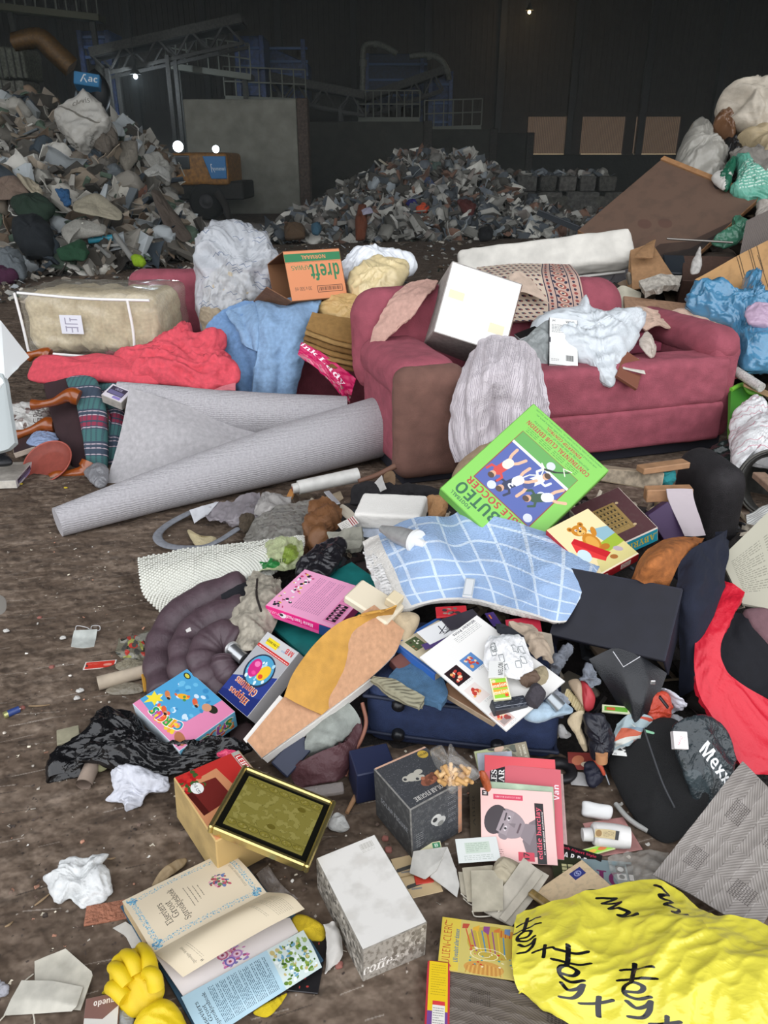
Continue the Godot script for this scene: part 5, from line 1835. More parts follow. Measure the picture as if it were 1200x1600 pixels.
func label_pic() -> Image:
	var i := im(256, 128, "d0cad0")
	rect(i, 20, 12, 200, 80, "3c3444")
	rect(i, 30, 50, 180, 36, "6a6488")
	ink(i, "CRUISE", 120, 30, 20, "c8c0d8")
	rect(i, 120, 96, 100, 24, "8a7cb8")
	return i


# ---------------------------------------------------------------- the pile in the middle
func pile_height(x: float, z: float) -> float:
	var h := 0.0
	for g in [[0.3, -2.75, 0.2, 0.5, 0.45], [0.95, -2.75, 0.3, 0.4, 0.5], [0.75, -2.35, 0.22, 0.35, 0.3], [1.35, -2.6, 0.28, 0.4, 0.5], [-0.15, -2.2, 0.1, 0.4, 0.3], [0.95, -2.0, 0.1, 0.4, 0.25], [0.2, -3.3, 0.06, 0.5, 0.3]]:
		h = maxf(h, g[2] * exp(-pow((x - g[0]) / g[3], 2) - pow((z - g[1]) / g[4], 2)) * 1.0)
	return h


func middle() -> void:
	var k := Kit.new()
	var p := []
	for i in 60:
		var row := PackedVector3Array()
		for j in 80:
			var q := Vector3(-0.9 + 3.0 * j / 79.0, 0, -3.9 + 2.4 * i / 59.0)
			var h := pile_height(q.x, q.z)
			q.y = h * (1.0 + 0.25 * crump(q * 7.0)) - 0.012
			row.append(q)
		p.append(row)
	k.grid(mat("2a2523", 0.95, {"tone": "dirty", "bump": "rough", "ts": 3.0}), p, 1.0)
	var o := T("trash_mound", "dark mass of rags and refuse under the pile in the middle", "refuse", "", "stuff")
	part(o, "mound", k)
	var q := []
	for i in range(6, 52):
		q.append(p[i].slice(8, 72))
	scatter(o, "refuse_scraps", q, 1500, 0.012, 0.1, ["2c2624", "4a4038", "1c1c20", "6a5c4c", "8a7c68", "33363c", "3a2c2c", "a09686"], "", 0.9, 0.1)
	# --- around the carpet roll
	k = Kit.new()
	var wp := mat("dcdad4", 0.5, {"tone": "soft"})
	var ax := XS([466, 762, 0.1, 560, 742, 0.13])
	tube(k, wp, PackedVector3Array([ax[0], ax[1]]), [0.036, 0.038], 20)
	tube(k, wp, PackedVector3Array([ax[0] + (ax[0] - ax[1]).normalized() * 0.03, ax[0]]), [0.026], 18)
	tube(k, mat("8a4a34", 0.8), PackedVector3Array([ax[0] + (ax[0] - ax[1]).normalized() * 0.032, ax[0]]), [0.013], 12)
	solo("paper_roll", k, "white rolled tube with a brown core lying under the carpet roll", "roll")
	k = Kit.new()
	var ff := frame([567, 768, 0.335, 667, 774, 0.35, 553, 802, 0.305])
	pad(k, mat("dedbd5", 0.8, {"bump": "rough", "ts": 6.0, "bd": 0.3}), Vector3(ff[1], 0.075, ff[2]), 0.014, ff[0] * Transform3D(Basis(), Vector3(0, -0.037, 0)), 0.0015, 20, 20.0)
	solo("foam_block", k, "white curved foam block lying behind the blue checked blanket", "foam")
	lumpy("teddy_fur", "tuft of light brown fur between the foam block and the green game box", "soft toy", mat("b0855c", 0.95, {"bump": "rough", "ts": 9.0, "bd": 1.2}), [666, 800, 0.28, 668, 780, 0.3, 690, 776, 0.3, 700, 785, 0.3, 694, 804, 0.27, 676, 812, 0.26], 0.03, 0.03, 0.012, 18.0)
	drape("folded_stripes", "blue and white striped cloth folded under the foam block", "cloth", cloth("b4bdcc"), [[545, 818, 0.24, 600, 822, 0.25, 650, 826, 0.25], [540, 836, 0.2, 600, 840, 0.23, 650, 836, 0.24]], 0.02, 0.008, 8.0, 16)
	drape("brown_paper", "crumpled brown cloth standing beside the foam block", "cloth", mat("6f4a2c", 0.6, {"bump": "crease", "ts": 5.0}), [[488, 785, 0.2, 510, 780, 0.22, 530, 788, 0.2], [478, 815, 0.18, 505, 808, 0.22, 535, 812, 0.18], [470, 845, 0.12, 500, 842, 0.19, 525, 840, 0.14], [472, 868, 0.06, 500, 872, 0.1, 516, 860, 0.1]], 0.008, 0.03, 10.0, 30)
	k = Kit.new()
	tube(k, cloth("8a8d94"), spl(XS([338, 790, 0.04, 300, 800, 0.03, 262, 820, 0.025, 246, 838, 0.03, 262, 853, 0.03, 310, 856, 0.05, 340, 846, 0.07, 372, 826, 0.08]), 50), [0.022], 8, true, 0.35)
	solo("grey_strap", k, "grey webbing strap lying in a loop before the carpet roll", "strap")
	drape("grey_film", "crumpled grey film sheet under the front of the carpet roll", "film", film("8a8488", 0.85), [[320, 790, 0.06, 360, 782, 0.08, 405, 768, 0.1], [325, 812, 0.04, 365, 810, 0.08, 410, 800, 0.1], [345, 818, 0.03, 380, 822, 0.05, 400, 815, 0.06]], 0.003, 0.025, 9.0, 26)
	drape("folded_paper", "folded white paper sticking out from under the carpet roll", "paper", paper("c9cace"), [[296, 797, 0.06, 318, 790, 0.07, 342, 784, 0.08], [304, 818, 0.01, 312, 812, 0.03, 322, 806, 0.05]], 0.002, 0.004, 9.0, 10, 0.0)
	lumpy("bread_crust", "pale yellowish foam crumb inside the loop of the grey strap", "foam", mat("b3a684", 0.95, {"bump": "rough", "ts": 8.0}), [295, 835, 0.02, 296, 828, 0.05, 315, 838, 0.04, 337, 840, 0.02, 332, 850, 0.01, 308, 855, 0.01], 0.02, 0.01, 0.006, 14.0)
	lumpy("knotted_rag", "brown knotted rag at the end of the grey strap", "rag", cloth("4b4032"), [372, 818, 0.1, 378, 804, 0.12, 396, 806, 0.12, 392, 822, 0.1, 380, 832, 0.08], 0.03, 0.02, 0.015, 14.0)
	drape("white_scarf", "grey white twisted cloth beside the brown cloth", "cloth", cloth("a8a4a0"), [[410, 766, 0.12, 430, 772, 0.12, 455, 775, 0.12], [404, 790, 0.12, 425, 790, 0.14, 452, 786, 0.12], [398, 805, 0.09, 412, 806, 0.11, 425, 804, 0.1]], 0.006, 0.025, 12.0, 24)
	var bub := mat("cfcfc2", 0.3, {"bump": "grain", "ts": 7.0, "bd": 0.5, "alpha": 0.66})
	var bw := drape("bubble_wrap", "folded sheet of bubble wrap shining on the floor beside the purple jacket", "bubble wrap", bub, [[217, 872, 0.1, 300, 858, 0.13, 380, 848, 0.15, 440, 842, 0.16, 476, 838, 0.15], [219, 895, 0.12, 300, 878, 0.17, 380, 866, 0.18, 440, 860, 0.17, 474, 856, 0.16], [226, 930, 0.07, 300, 910, 0.13, 370, 895, 0.15, 420, 885, 0.16, 450, 880, 0.16], [256, 962, 0.0, 300, 942, 0.06, 350, 922, 0.1, 390, 905, 0.12, 420, 900, 0.13]], 0.01, 0.008, 5.0, 44)
	bubbles(bw, 44)
	drape("bubble_sheet", "grey clear bubble wrap strip behind the folded bubble wrap", "bubble wrap", mat("8a8780", 0.3, {"bump": "bubble", "ts": 7.0, "bd": 2.0, "alpha": 0.7}), [[388, 818, 0.1, 430, 795, 0.13, 485, 780, 0.15], [380, 842, 0.08, 430, 830, 0.13, 490, 815, 0.15], [400, 852, 0.08, 440, 846, 0.12, 488, 840, 0.12]], 0.006, 0.02, 7.0, 26)
	var gi := im(256, 256, "a9b088")
	ell(gi, 60, 190, 60, 50, "2c7a3c", 20)
	ell(gi, 180, 120, 50, 90, "7f9440", 0)
	ink(gi, "BIO", 120, 160, 36, "4a5a34", {"bold": true})
	drape("green_print_bag", "clear bag with green leaf print beside the bubble wrap", "plastic bag", pic(gi, 0.3, {"bump": "crease"}), [[420, 848, 0.17, 450, 838, 0.2, 472, 842, 0.18], [408, 875, 0.16, 440, 866, 0.2, 474, 866, 0.18], [405, 895, 0.15, 440, 892, 0.17, 462, 888, 0.15]], 0.003, 0.02, 10.0, 24)
	lumpy("black_plastic", "black plastic sheet behind the pink game box", "plastic", film("1d1c20"), [460, 890, 0.24, 500, 850, 0.28, 540, 846, 0.3, 530, 880, 0.28, 500, 905, 0.25], 0.03, 0.04, 0.02, 8.0)
	drape("grey_wrapper", "grey rolled rag with a red striped wrapper behind the teal board", "rag", cloth("9d9b8e"), [[512, 832, 0.24, 535, 826, 0.27, 565, 826, 0.28], [516, 850, 0.22, 540, 846, 0.26, 566, 846, 0.27], [530, 862, 0.21, 545, 860, 0.24, 562, 856, 0.25]], 0.02, 0.015, 10.0, 20)
	bx("striped_wrapper", "small white card with dark red stripes on the grey rag", "card", [524, 818, 0.27, 552, 808, 0.29, 536, 828, 0.26], 0.003, pic(redstripe(), 0.5))
	# --- odds and ends in front of the sofa
	drape("torn_white_paper", "torn white paper corner sticking up behind the foam block", "paper", paper("cfccc8"), [[576, 766, 0.2, 596, 742, 0.26], [592, 770, 0.2, 604, 764, 0.24]], 0.002, 0.004, 12.0, 10, 0.0)
	drape("brown_packing", "bent brown cardboard flap behind the foam block", "cardboard", card("7c6248"), [[600, 742, 0.24, 612, 736, 0.26, 618, 742, 0.25], [600, 768, 0.2, 608, 770, 0.2, 616, 766, 0.2]], 0.006, 0.006, 9.0, 14)
	lumpy("black_sweater", "black knitted cloth in the shade below the left sofa arm", "cloth", cloth("1d1b1e"), [548, 790, 0.12, 552, 760, 0.2, 590, 752, 0.22, 640, 756, 0.22, 690, 766, 0.22, 684, 786, 0.16, 610, 790, 0.12], 0.05, 0.03, 0.03, 8.0)
	lumpy("beige_disc", "beige oval plastic disc leaning beside the foam block", "disc", mat("b0a898", 0.5), [531, 794, 0.2, 536, 788, 0.22, 552, 800, 0.22, 556, 812, 0.2, 548, 814, 0.19, 536, 806, 0.19], 0.006, 0.006, 0.0, 9.0)
	var kb := Kit.new()
	bar(kb, mat("c8c8cc", 0.4, {"metal": 0.5}), X(510, 768, 0.12), X(528, 788, 0.1), 0.03, 0.008)
	solo("metal_bracket", kb, "small pale metal bracket below the white rolled tube", "bracket")
	kb = Kit.new()
	bar(kb, mat("a8743c", 0.7), X(452, 778, 0.06), X(458, 766, 0.08), 0.03, 0.02)
	solo("wood_chip", kb, "orange brown wood chip at the end of the white rolled tube", "wood")
	kb = Kit.new()
	tube(kb, mat("6a4a3a", 0.7), spl(XS([560, 752, 0.14, 590, 742, 0.16, 618, 728, 0.2]), 12), [0.012, 0.016], 8)
	solo("brown_stick", kb, "reddish brown stick reaching under the sofa arm", "stick")
	# --- blanket and what lies on it
	drape("checked_blanket", "light blue wool blanket with white checks and a cream fringed border", "blanket", pic(check_pic(), 0.95, {"bump": "grain", "bd": 0.5}), [[566, 845, 0.35, 590, 836, 0.38, 630, 815, 0.42, 668, 806, 0.45, 700, 808, 0.43, 728, 796, 0.48, 780, 808, 0.48, 840, 826, 0.47, 900, 845, 0.46, 938, 885, 0.44], [574, 875, 0.35, 600, 866, 0.39, 640, 850, 0.44, 680, 842, 0.47, 712, 846, 0.43, 745, 838, 0.43, 790, 850, 0.43, 840, 868, 0.46, 890, 885, 0.45, 925, 905, 0.43], [582, 905, 0.35, 612, 896, 0.38, 650, 884, 0.42, 690, 878, 0.43, 725, 880, 0.41, 760, 882, 0.40, 800, 892, 0.40, 840, 908, 0.43, 880, 920, 0.42, 908, 932, 0.40], [592, 932, 0.34, 622, 926, 0.36, 655, 916, 0.38, 695, 910, 0.38, 735, 908, 0.38, 770, 914, 0.38, 805, 924, 0.38, 840, 938, 0.39, 872, 950, 0.39, 895, 955, 0.38], [604, 957, 0.33, 635, 952, 0.34, 665, 943, 0.34, 700, 936, 0.35, 740, 938, 0.35, 775, 946, 0.36, 808, 956, 0.36, 840, 965, 0.36, 865, 973, 0.36, 884, 972, 0.36]], 0.018, 0.007, 5.0, 64)
	k = Kit.new()
	var fr := mat("d5d3d0", 0.9, {"bump": "rib", "ts": 8.0, "bd": 1.5})
	patch(k, fr, [XS([567, 862, 0.355, 578, 858, 0.37, 588, 858, 0.38]), XS([580, 900, 0.35, 590, 898, 0.365, 602, 896, 0.375]), XS([592, 930, 0.34, 604, 928, 0.355, 616, 926, 0.36]), XS([600, 954, 0.33, 614, 952, 0.345, 626, 950, 0.35])], 26, 14, 0.012, 0.008, 30.0)
	solo("blanket_fringe", k, "quilted pale binding folded along the left end of the checked blanket", "blanket binding")
	# paint tube
	k = Kit.new()
	var tp := XS([596, 826, 0.44, 648, 846, 0.45, 658, 847, 0.45])
	var p2 := PackedVector3Array([tp[0], tp[0].lerp(tp[1], 0.5), tp[1]])
	tube(k, mat("b4b4b2", 0.45, {"metal": 0.3, "tone": "soft", "ts": 6.0}), p2, [0.012, 0.03, 0.036], 18, true)
	o = T("metal_tube", "grey metal sealant tube with a white nozzle on the checked blanket", "tube")
	part(o, "tube_body", k)
	k = Kit.new()
	tube(k, mat("e4e4e2", 0.4), PackedVector3Array([tp[1], tp[1] + (tp[1] - tp[0]).normalized() * 0.012]), [0.042], 22)
	part(o, "end_disc", k)
	k = Kit.new()
	tube(k, mat("dededc", 0.4), PackedVector3Array([tp[1], tp[1] + (tp[1] - tp[0]).normalized() * 0.05]), [0.016, 0.014], 16)
	part(o, "nozzle", k)
	bx("white_tag", "small white plastic rectangle lying on the checked blanket", "tag", [726, 902, 0.395, 741, 904, 0.395, 724, 930, 0.385], 0.008, mat("d4d6d8", 0.5), {"top": pic(tagp(), 0.5)}, 0.001)
	# --- boxes behind the blanket
	soccer()
	var tb := bx("puzzle_box", "flat puzzle box showing a honey brown bear beside the green game box", "puzzle box", [859, 828, 0.49, 920, 790, 0.54, 929, 908, 0.42], 0.035, mat("b8242c", 0.5), {"top": pic(bear_pic(), 0.4), "front": pic(band("b8242c", "STUDIO", "f2e8dc"), 0.4), "right": mat("c8262c", 0.5)}, 0.001)
	var lp := im(512, 512, "58393c")
	rect(lp, 40, 120, 330, 300, "a08450")
	for q2 in 6:
		stroke(lp, [60, 140 + q2 * 46, 340, 140 + q2 * 46], 5, "6e5830")
	for q2 in 40:
		ell(lp, 76 + (q2 % 8) * 36, 150 + (q2 / 8) * 50, 8, 11, "2e2a20")
	for q2 in 6:
		stroke(lp, [60 + q2 * 56, 140, 60 + q2 * 56, 400], 4, "7e6638")
	ell(lp, 390, 140, 16, 12, "c9b088")
	ell(lp, 380, 400, 16, 12, "c9b088")
	var sp := im(512, 180, "2aa4bc")
	ink(sp, "LABYRINTH", 300, 90, 90, "e8c83c", {"serif": true, "bold": true, "rot": 180, "w": 480.0})
	bx("maze_game_box", "maroon board game box with a wooden maze picture and turquoise side", "game box", [888, 795, 0.40, 966, 760, 0.47, 946, 862, 0.34], 0.07, mat("d2c6b8", 0.6), {"top": pic(grime(lp, 0.2), 0.45), "front": pic(sp, 0.4), "right": mat("c8bcac", 0.6)}, 0.004)
	var ft := im(512, 256, "bda98e")
	rect(ft, 0, 150, 512, 34, "a8322c")
	ink(ft, "FRAGILE  FRAGILE", 256, 167, 20, "e8d8c8", {"bold": true, "w": 470.0})
	bx("fragile_carton", "dusty cardboard carton sealed with red warning tape behind the maze game box", "carton", [936, 735, 0.50, 1040, 735, 0.52, 928, 760, 0.44], 0.28, card("b8a48a"), {"top": mat("a3947f", 0.85, {"tone": "dirty", "ts": 4.0}), "front": pic(grime(ft, 0.2), 0.8), "right": mat("b5a088", 0.8, {"tone": "soft"})}, 0.004, 0.01)
	bx("purple_folder", "dark purple folder standing beside the maze game box", "folder", [998, 800, 0.40, 1010, 806, 0.41, 1038, 852, 0.30], 0.09, mat("3a2448", 0.6), {}, 0.002)
	o = T("bench_end", "pale wooden frame end with grey webbing straps under the sofa", "frame")
	k = Kit.new()
	bar(k, mat("b98c66", 0.6, {"tone": "soft", "ts": 3.0}), X(1008, 772, 0.46), X(1080, 770, 0.47), 0.05, 0.05)
	part(o, "crossbar", k)
	k = Kit.new()
	bar(k, mat("9c8464", 0.7, {"tone": "soft", "ts": 3.0}), X(1040, 785, 0.44), X(1040, 850, 0.22), 0.08, 0.02)
	part(o, "slat", k)
	k = Kit.new()
	patch(k, mat("b5aaae", 0.95, {"bump": "grain", "ts": 8.0}), [XS([1041, 764, 0.5, 1062, 763, 0.5, 1082, 764, 0.5]), XS([1046, 785, 0.46, 1066, 784, 0.46, 1086, 785, 0.46]), XS([1070, 838, 0.36, 1086, 838, 0.37, 1103, 836, 0.37])], 20, 8, 0.004, 0.004, 8.0)
	part(o, "strap", k, "grey webbing strap with red edges")
	k = Kit.new()
	bar(k, mat("b08662", 0.6, {"tone": "soft"}), X(1000, 734, 0.53), X(1072, 724, 0.53), 0.05, 0.025)
	solo("wood_batten", k, "pale wooden batten under the dark underside of the sofa", "batten")
	k = Kit.new()
	var tt := along(X(1098, 852, 0.2), X(1140, 850, 0.2))
	tt.origin = X(1105, 778, 0.36)
	pad(k, mat("221e21", 0.75, {"tone": "dirty", "bump": "grain", "ts": 3.0}), Vector3(0.17, 0.36, 0.34), 0.09, tt, 0.004, 18)
	solo("chair_pad", k, "dark grey upholstered seat pad standing on end under the sofa", "seat pad")
	lumpy("teal_rag", "turquoise corded cloth under the sofa between the carton and the chair pad", "cloth", cloth("2a8c90"), [1005, 742, 0.48, 1040, 738, 0.5, 1055, 735, 0.5, 1052, 756, 0.46, 1035, 760, 0.45], 0.03, 0.03, 0.01, 12.0)
	drape("suede_roll", "rolled tan suede cloth curving behind the navy box", "suede", mat("b87038", 0.85, {"tone": "dirty", "bump": "grain", "ts": 4.0}), [[985, 905, 0.44, 1002, 868, 0.50, 1030, 846, 0.52, 1064, 838, 0.5, 1100, 842, 0.46], [1000, 908, 0.47, 1018, 880, 0.54, 1042, 860, 0.55, 1068, 850, 0.53, 1096, 848, 0.49], [1040, 930, 0.42, 1052, 900, 0.48, 1066, 876, 0.5, 1082, 862, 0.5, 1100, 850, 0.47]], 0.03, 0.004, 8.0, 30)
	drape("navy_bag", "large navy fabric bag standing behind the navy box", "bag", cloth("161c30"), [[1060, 880, 0.5, 1085, 855, 0.52, 1112, 842, 0.5, 1136, 828, 0.46], [1058, 935, 0.44, 1085, 920, 0.48, 1112, 915, 0.46, 1132, 905, 0.44], [1062, 1000, 0.32, 1082, 990, 0.36, 1104, 985, 0.36, 1120, 960, 0.36], [1060, 1090, 0.14, 1080, 1080, 0.18, 1095, 1060, 0.2, 1100, 1030, 0.22]], 0.03, 0.012, 6.0, 34)
	# --- navy box lid and right side
	bx("navy_box", "navy blue cardboard box lid tipped over the small items beside the blanket", "box", [892, 888, 0.45, 1065, 921, 0.475, 860, 991, 0.315], 0.015, mat("191a26", 0.6, {"tone": "soft", "ts": 2.0}), {}, 0.002)
	var f := frame([892, 888, 0.45, 1065, 921, 0.475, 860, 991, 0.315])
	var nb := mat("1f2030", 0.6, {"tone": "soft", "ts": 2.0})
	for w in [[Vector3(0.006, 0.11, f[2]), Vector3(f[1] / 2, -0.11, 0)], [Vector3(0.006, 0.09, f[2]), Vector3(-f[1] / 2, -0.09, 0)], [Vector3(f[1], 0.09, 0.006), Vector3(0, -0.09, -f[2] / 2)]]:
		k = Kit.new()
		cuboid(k, nb, w[0].x, w[0].y, w[0].z, {}, 0.001, 0, w[1])
		var side := part(get_node("navy_box"), "side_flap", k)
		side.position = Vector3(0, 0.015, 0)
	drape("printed_card", "large cream card with rows of small print at the right edge", "card", pic(print_pic(), 0.6), [[1126, 872, 0.42, 1205, 795, 0.5, 1290, 712, 0.58], [1160, 943, 0.36, 1250, 960, 0.37, 1350, 985, 0.37]], 0.01, 0.0, 5.0, 12, 0.0)
	lumpy("pink_lining", "dusty pink cushion in the shade under the printed card", "cushion", cloth("7a5a60"), [1160, 960, 0.34, 1200, 950, 0.36, 1260, 960, 0.34, 1260, 1120, 0.14, 1215, 1090, 0.16, 1180, 1020, 0.24], 0.03, 0.03, 0.006, 6.0)
	drape("navy_coat", "navy coat spread inside the red jacket at the right edge", "coat", cloth("0e0f18"), [[1120, 960, 0.34, 1160, 960, 0.34, 1240, 1010, 0.28], [1112, 1030, 0.26, 1160, 1050, 0.24, 1240, 1080, 0.2], [1130, 1100, 0.16, 1175, 1120, 0.14, 1250, 1130, 0.14]], 0.01, 0.02, 6.0, 30)
	drape("red_jacket", "bright red quilted jacket edge curving along the right side", "jacket", mat("c4182e", 0.5, {"bump": "crease", "ts": 5.0, "bd": 0.6}), [[1126, 906, 0.43, 1142, 912, 0.435, 1164, 925, 0.43], [1104, 950, 0.39, 1120, 955, 0.4, 1144, 966, 0.395], [1088, 1000, 0.34, 1106, 1003, 0.35, 1126, 1010, 0.345], [1085, 1045, 0.29, 1108, 1046, 0.3, 1134, 1048, 0.29], [1096, 1092, 0.24, 1128, 1082, 0.25, 1166, 1074, 0.25], [1126, 1142, 0.18, 1166, 1118, 0.2, 1210, 1096, 0.21], [1164, 1202, 0.11, 1212, 1168, 0.14, 1270, 1120, 0.18], [1200, 1210, 0.09, 1250, 1195, 0.11, 1310, 1160, 0.13]], 0.02, 0.007, 6.0, 60)
	lumpy("black_round_bag", "round black padded bag with pale piping lying on the floor at the right", "bag", mat("08090b", 0.85, {"bump": "grain", "ts": 5.0}), [958, 1160, 0.1, 985, 1128, 0.16, 1040, 1120, 0.2, 1075, 1140, 0.2, 1108, 1220, 0.12, 1090, 1280, 0.05, 1046, 1318, 0.01, 1000, 1290, 0.01, 968, 1240, 0.03, 952, 1195, 0.06], 0.022, 0.02, 0.006, 6.0)
	k = Kit.new()
	tube(k, mat("2c2e32", 0.6), spl(XS([1006, 1138, 0.215, 1020, 1180, 0.165, 1036, 1225, 0.115, 1054, 1262, 0.075]), 24), [0.003], 6)
	part(get_node("black_round_bag"), "seam", k)
	var mx := im(512, 512, "2a3236")
	for q2 in 8:
		ell(mx, 100 + q2 * 40, 300 + 60 * sin(q2), 60, 30, "3a4448", q2 * 20)
	ink(mx, "Mexx", 300, 250, 84, "eef0f0", {"bold": true, "rot": 42, "shear": 0.2})
	lumpy("shiny_bag", "shiny dark grey bag with white lettering beside the round black bag", "bag", pic(mx, 0.25, {"bump": "crease"}), [1052, 1140, 0.24, 1090, 1118, 0.26, 1130, 1132, 0.22, 1150, 1180, 0.15, 1140, 1225, 0.1, 1118, 1262, 0.05, 1092, 1268, 0.05, 1070, 1210, 0.15], 0.02, 0.03, 0.012, 7.0)
	k = Kit.new()
	tube(k, mat("9c9c98", 0.6), spl(XS([962, 1256, 0.02, 978, 1275, 0.02, 994, 1288, 0.015, 1012, 1298, 0.012]), 16), [0.007], 8)
	solo("bag_piping", k, "grey piping strip lying beside the round black bag", "strip")
	small_things()
	papers()


func bubbles(o: MeshInstance3D, n: int) -> void:  # the air cells of the wrap
	var v: PackedVector3Array = o.mesh.surface_get_arrays(0)[Mesh.ARRAY_VERTEX]
	var nr: PackedVector3Array = o.mesh.surface_get_arrays(0)[Mesh.ARRAY_NORMAL]
	var k := Kit.new()
	lathe(k, mat("d6d6cc", 0.08, {"bump": "grain", "ts": 2.0, "bd": 0.05}), [0.006, 0.0, 0.0055, 0.002, 0.003, 0.0038, 0.0, 0.0042], Transform3D(), 8)
	var mm := MultiMesh.new()
	mm.transform_format = MultiMesh.TRANSFORM_3D
	mm.mesh = k.mesh()
	var at := []
	for i in range(0, n - 1, 2):
		for j in n - 1:
			for q in 2:
				var a := i * n + j
				at.append([v[a].lerp(v[a + 1], 0.5 * q) + (v[a + n] - v[a]) * float(q), nr[a]])
	mm.instance_count = at.size()
	for q in at.size():
		var y: Vector3 = at[q][1]
		var x := y.cross(Vector3.BACK).normalized()
		mm.set_instance_transform(q, Transform3D(Basis(x, y, x.cross(y)), at[q][0]))
	var mi := MultiMeshInstance3D.new()
	mi.multimesh = mm
	mi.name = "bubbles"
	mi.set_meta("kind", "stuff")
	o.add_child(mi)


func redstripe() -> Image:
	var i := im(128, 64, "c8c4bc")
	for x in [80, 96, 112]:
		rect(i, x, 0, 7, 64, "8c2430")
	greek(i, 8, 12, 60, 4, 12, "5a5a5a", 3)
	return i


func tagp() -> Image:
	var i := im(64, 128, "b4bcc2")
	rect(i, 6, 8, 52, 112, "dcdee0")
	return i


func check_pic() -> Image:
	var i := im(1024, 640, "92abcd")
	var w := "c4d2e2"
	for n in 9:
		stroke(i, [150 + n * 120, 0, 150 + n * 120 + 60, 640], 13, w)
	for n in 6:
		var p := []
		for q in 30:
			p.append_array([q * 38.0, 60 + n * 118 + 10 * sin(q * 0.5 + n)])
		stroke(i, p, 13, w)
	poly(i, [0, 0, 118, 0, 150, 640, 0, 640], "d3cfc8")
	rect(i, 0, 620, 1024, 20, "d3cfc8")
	for q in 2600:
		var x := rng.randf() * 1024
		var y := rng.randf() * 640
		rect(i, x, y, 3, 2, ["869fc2", "a0b8d6"][q % 2] if x > 150 else "c8c4bd")
	return grime(i, 0.12, "8a8c94", 0.008)


func band(bg: String, s: String, c: String) -> Image:
	var i := im(256, 48, bg)
	rect(i, 150, 8, 60, 32, c)
	ell(i, 60, 24, 16, 13, c)
	ell(i, 60, 24, 10, 8, bg)
	greek(i, 156, 14, 46, 3, 8, bg, 3)
	return i


func bear_pic() -> Image:
	var i := im(420, 512, "ecd9a8")
	poly(i, [260, 160, 420, 200, 420, 340, 300, 330], "8fb4c0")
	poly(i, [230, 300, 420, 280, 420, 400, 200, 420], "9cb43c")
	poly(i, [120, 400, 420, 370, 420, 512, 60, 512], "d8cc8a")
	var br := "c8842c"
	ell(i, 210, 260, 62, 86, br, 10)
	ell(i, 210, 264, 44, 62, "dca24a", 10)
	ell(i, 205, 130, 62, 52, br)
	for x in [152, 256]:
		ell(i, x, 88, 22, 22, br)
		ell(i, x, 90, 11, 11, "8a5420")
	ell(i, 208, 152, 34, 24, "e6b868")
	ell(i, 208, 140, 11, 8, "2a1c14")
	for x in [186, 230]:
		ell(i, x, 118, 10, 12, "f4f0e6")
		ell(i, x + 2, 120, 5, 7, "221a14")
	stroke(i, [194, 164, 208, 172, 222, 164], 4, "6a2c1c")
	ell(i, 292, 190, 22, 46, br, 30)
	ell(i, 150, 250, 20, 44, br, -20)
	ell(i, 186, 350, 40, 26, "b8742a")
	ell(i, 262, 340, 40, 26, "b8742a")
	poly(i, [70, 190, 120, 170, 260, 400, 200, 420], "c4242c")
	poly(i, [70, 190, 40, 280, 170, 440, 200, 420], "dc3a3a")
	ell(i, 70, 330, 50, 60, "c8dce4", 20)
	ell(i, 330, 400, 36, 22, "b8a8b0", 40)
	ell(i, 250, 440, 30, 20, "a86a34", 20)
	rect(i, 0, 500, 420, 12, "f0e4c4")
	return i


func print_pic() -> Image:
	var i := im(512, 300, "bcb8a6")
	rng.seed = 2
	for c in 3:
		greek(i, 30 + c * 160, 60, 140, 20, 9, "8d8a7c", 3)
	return i


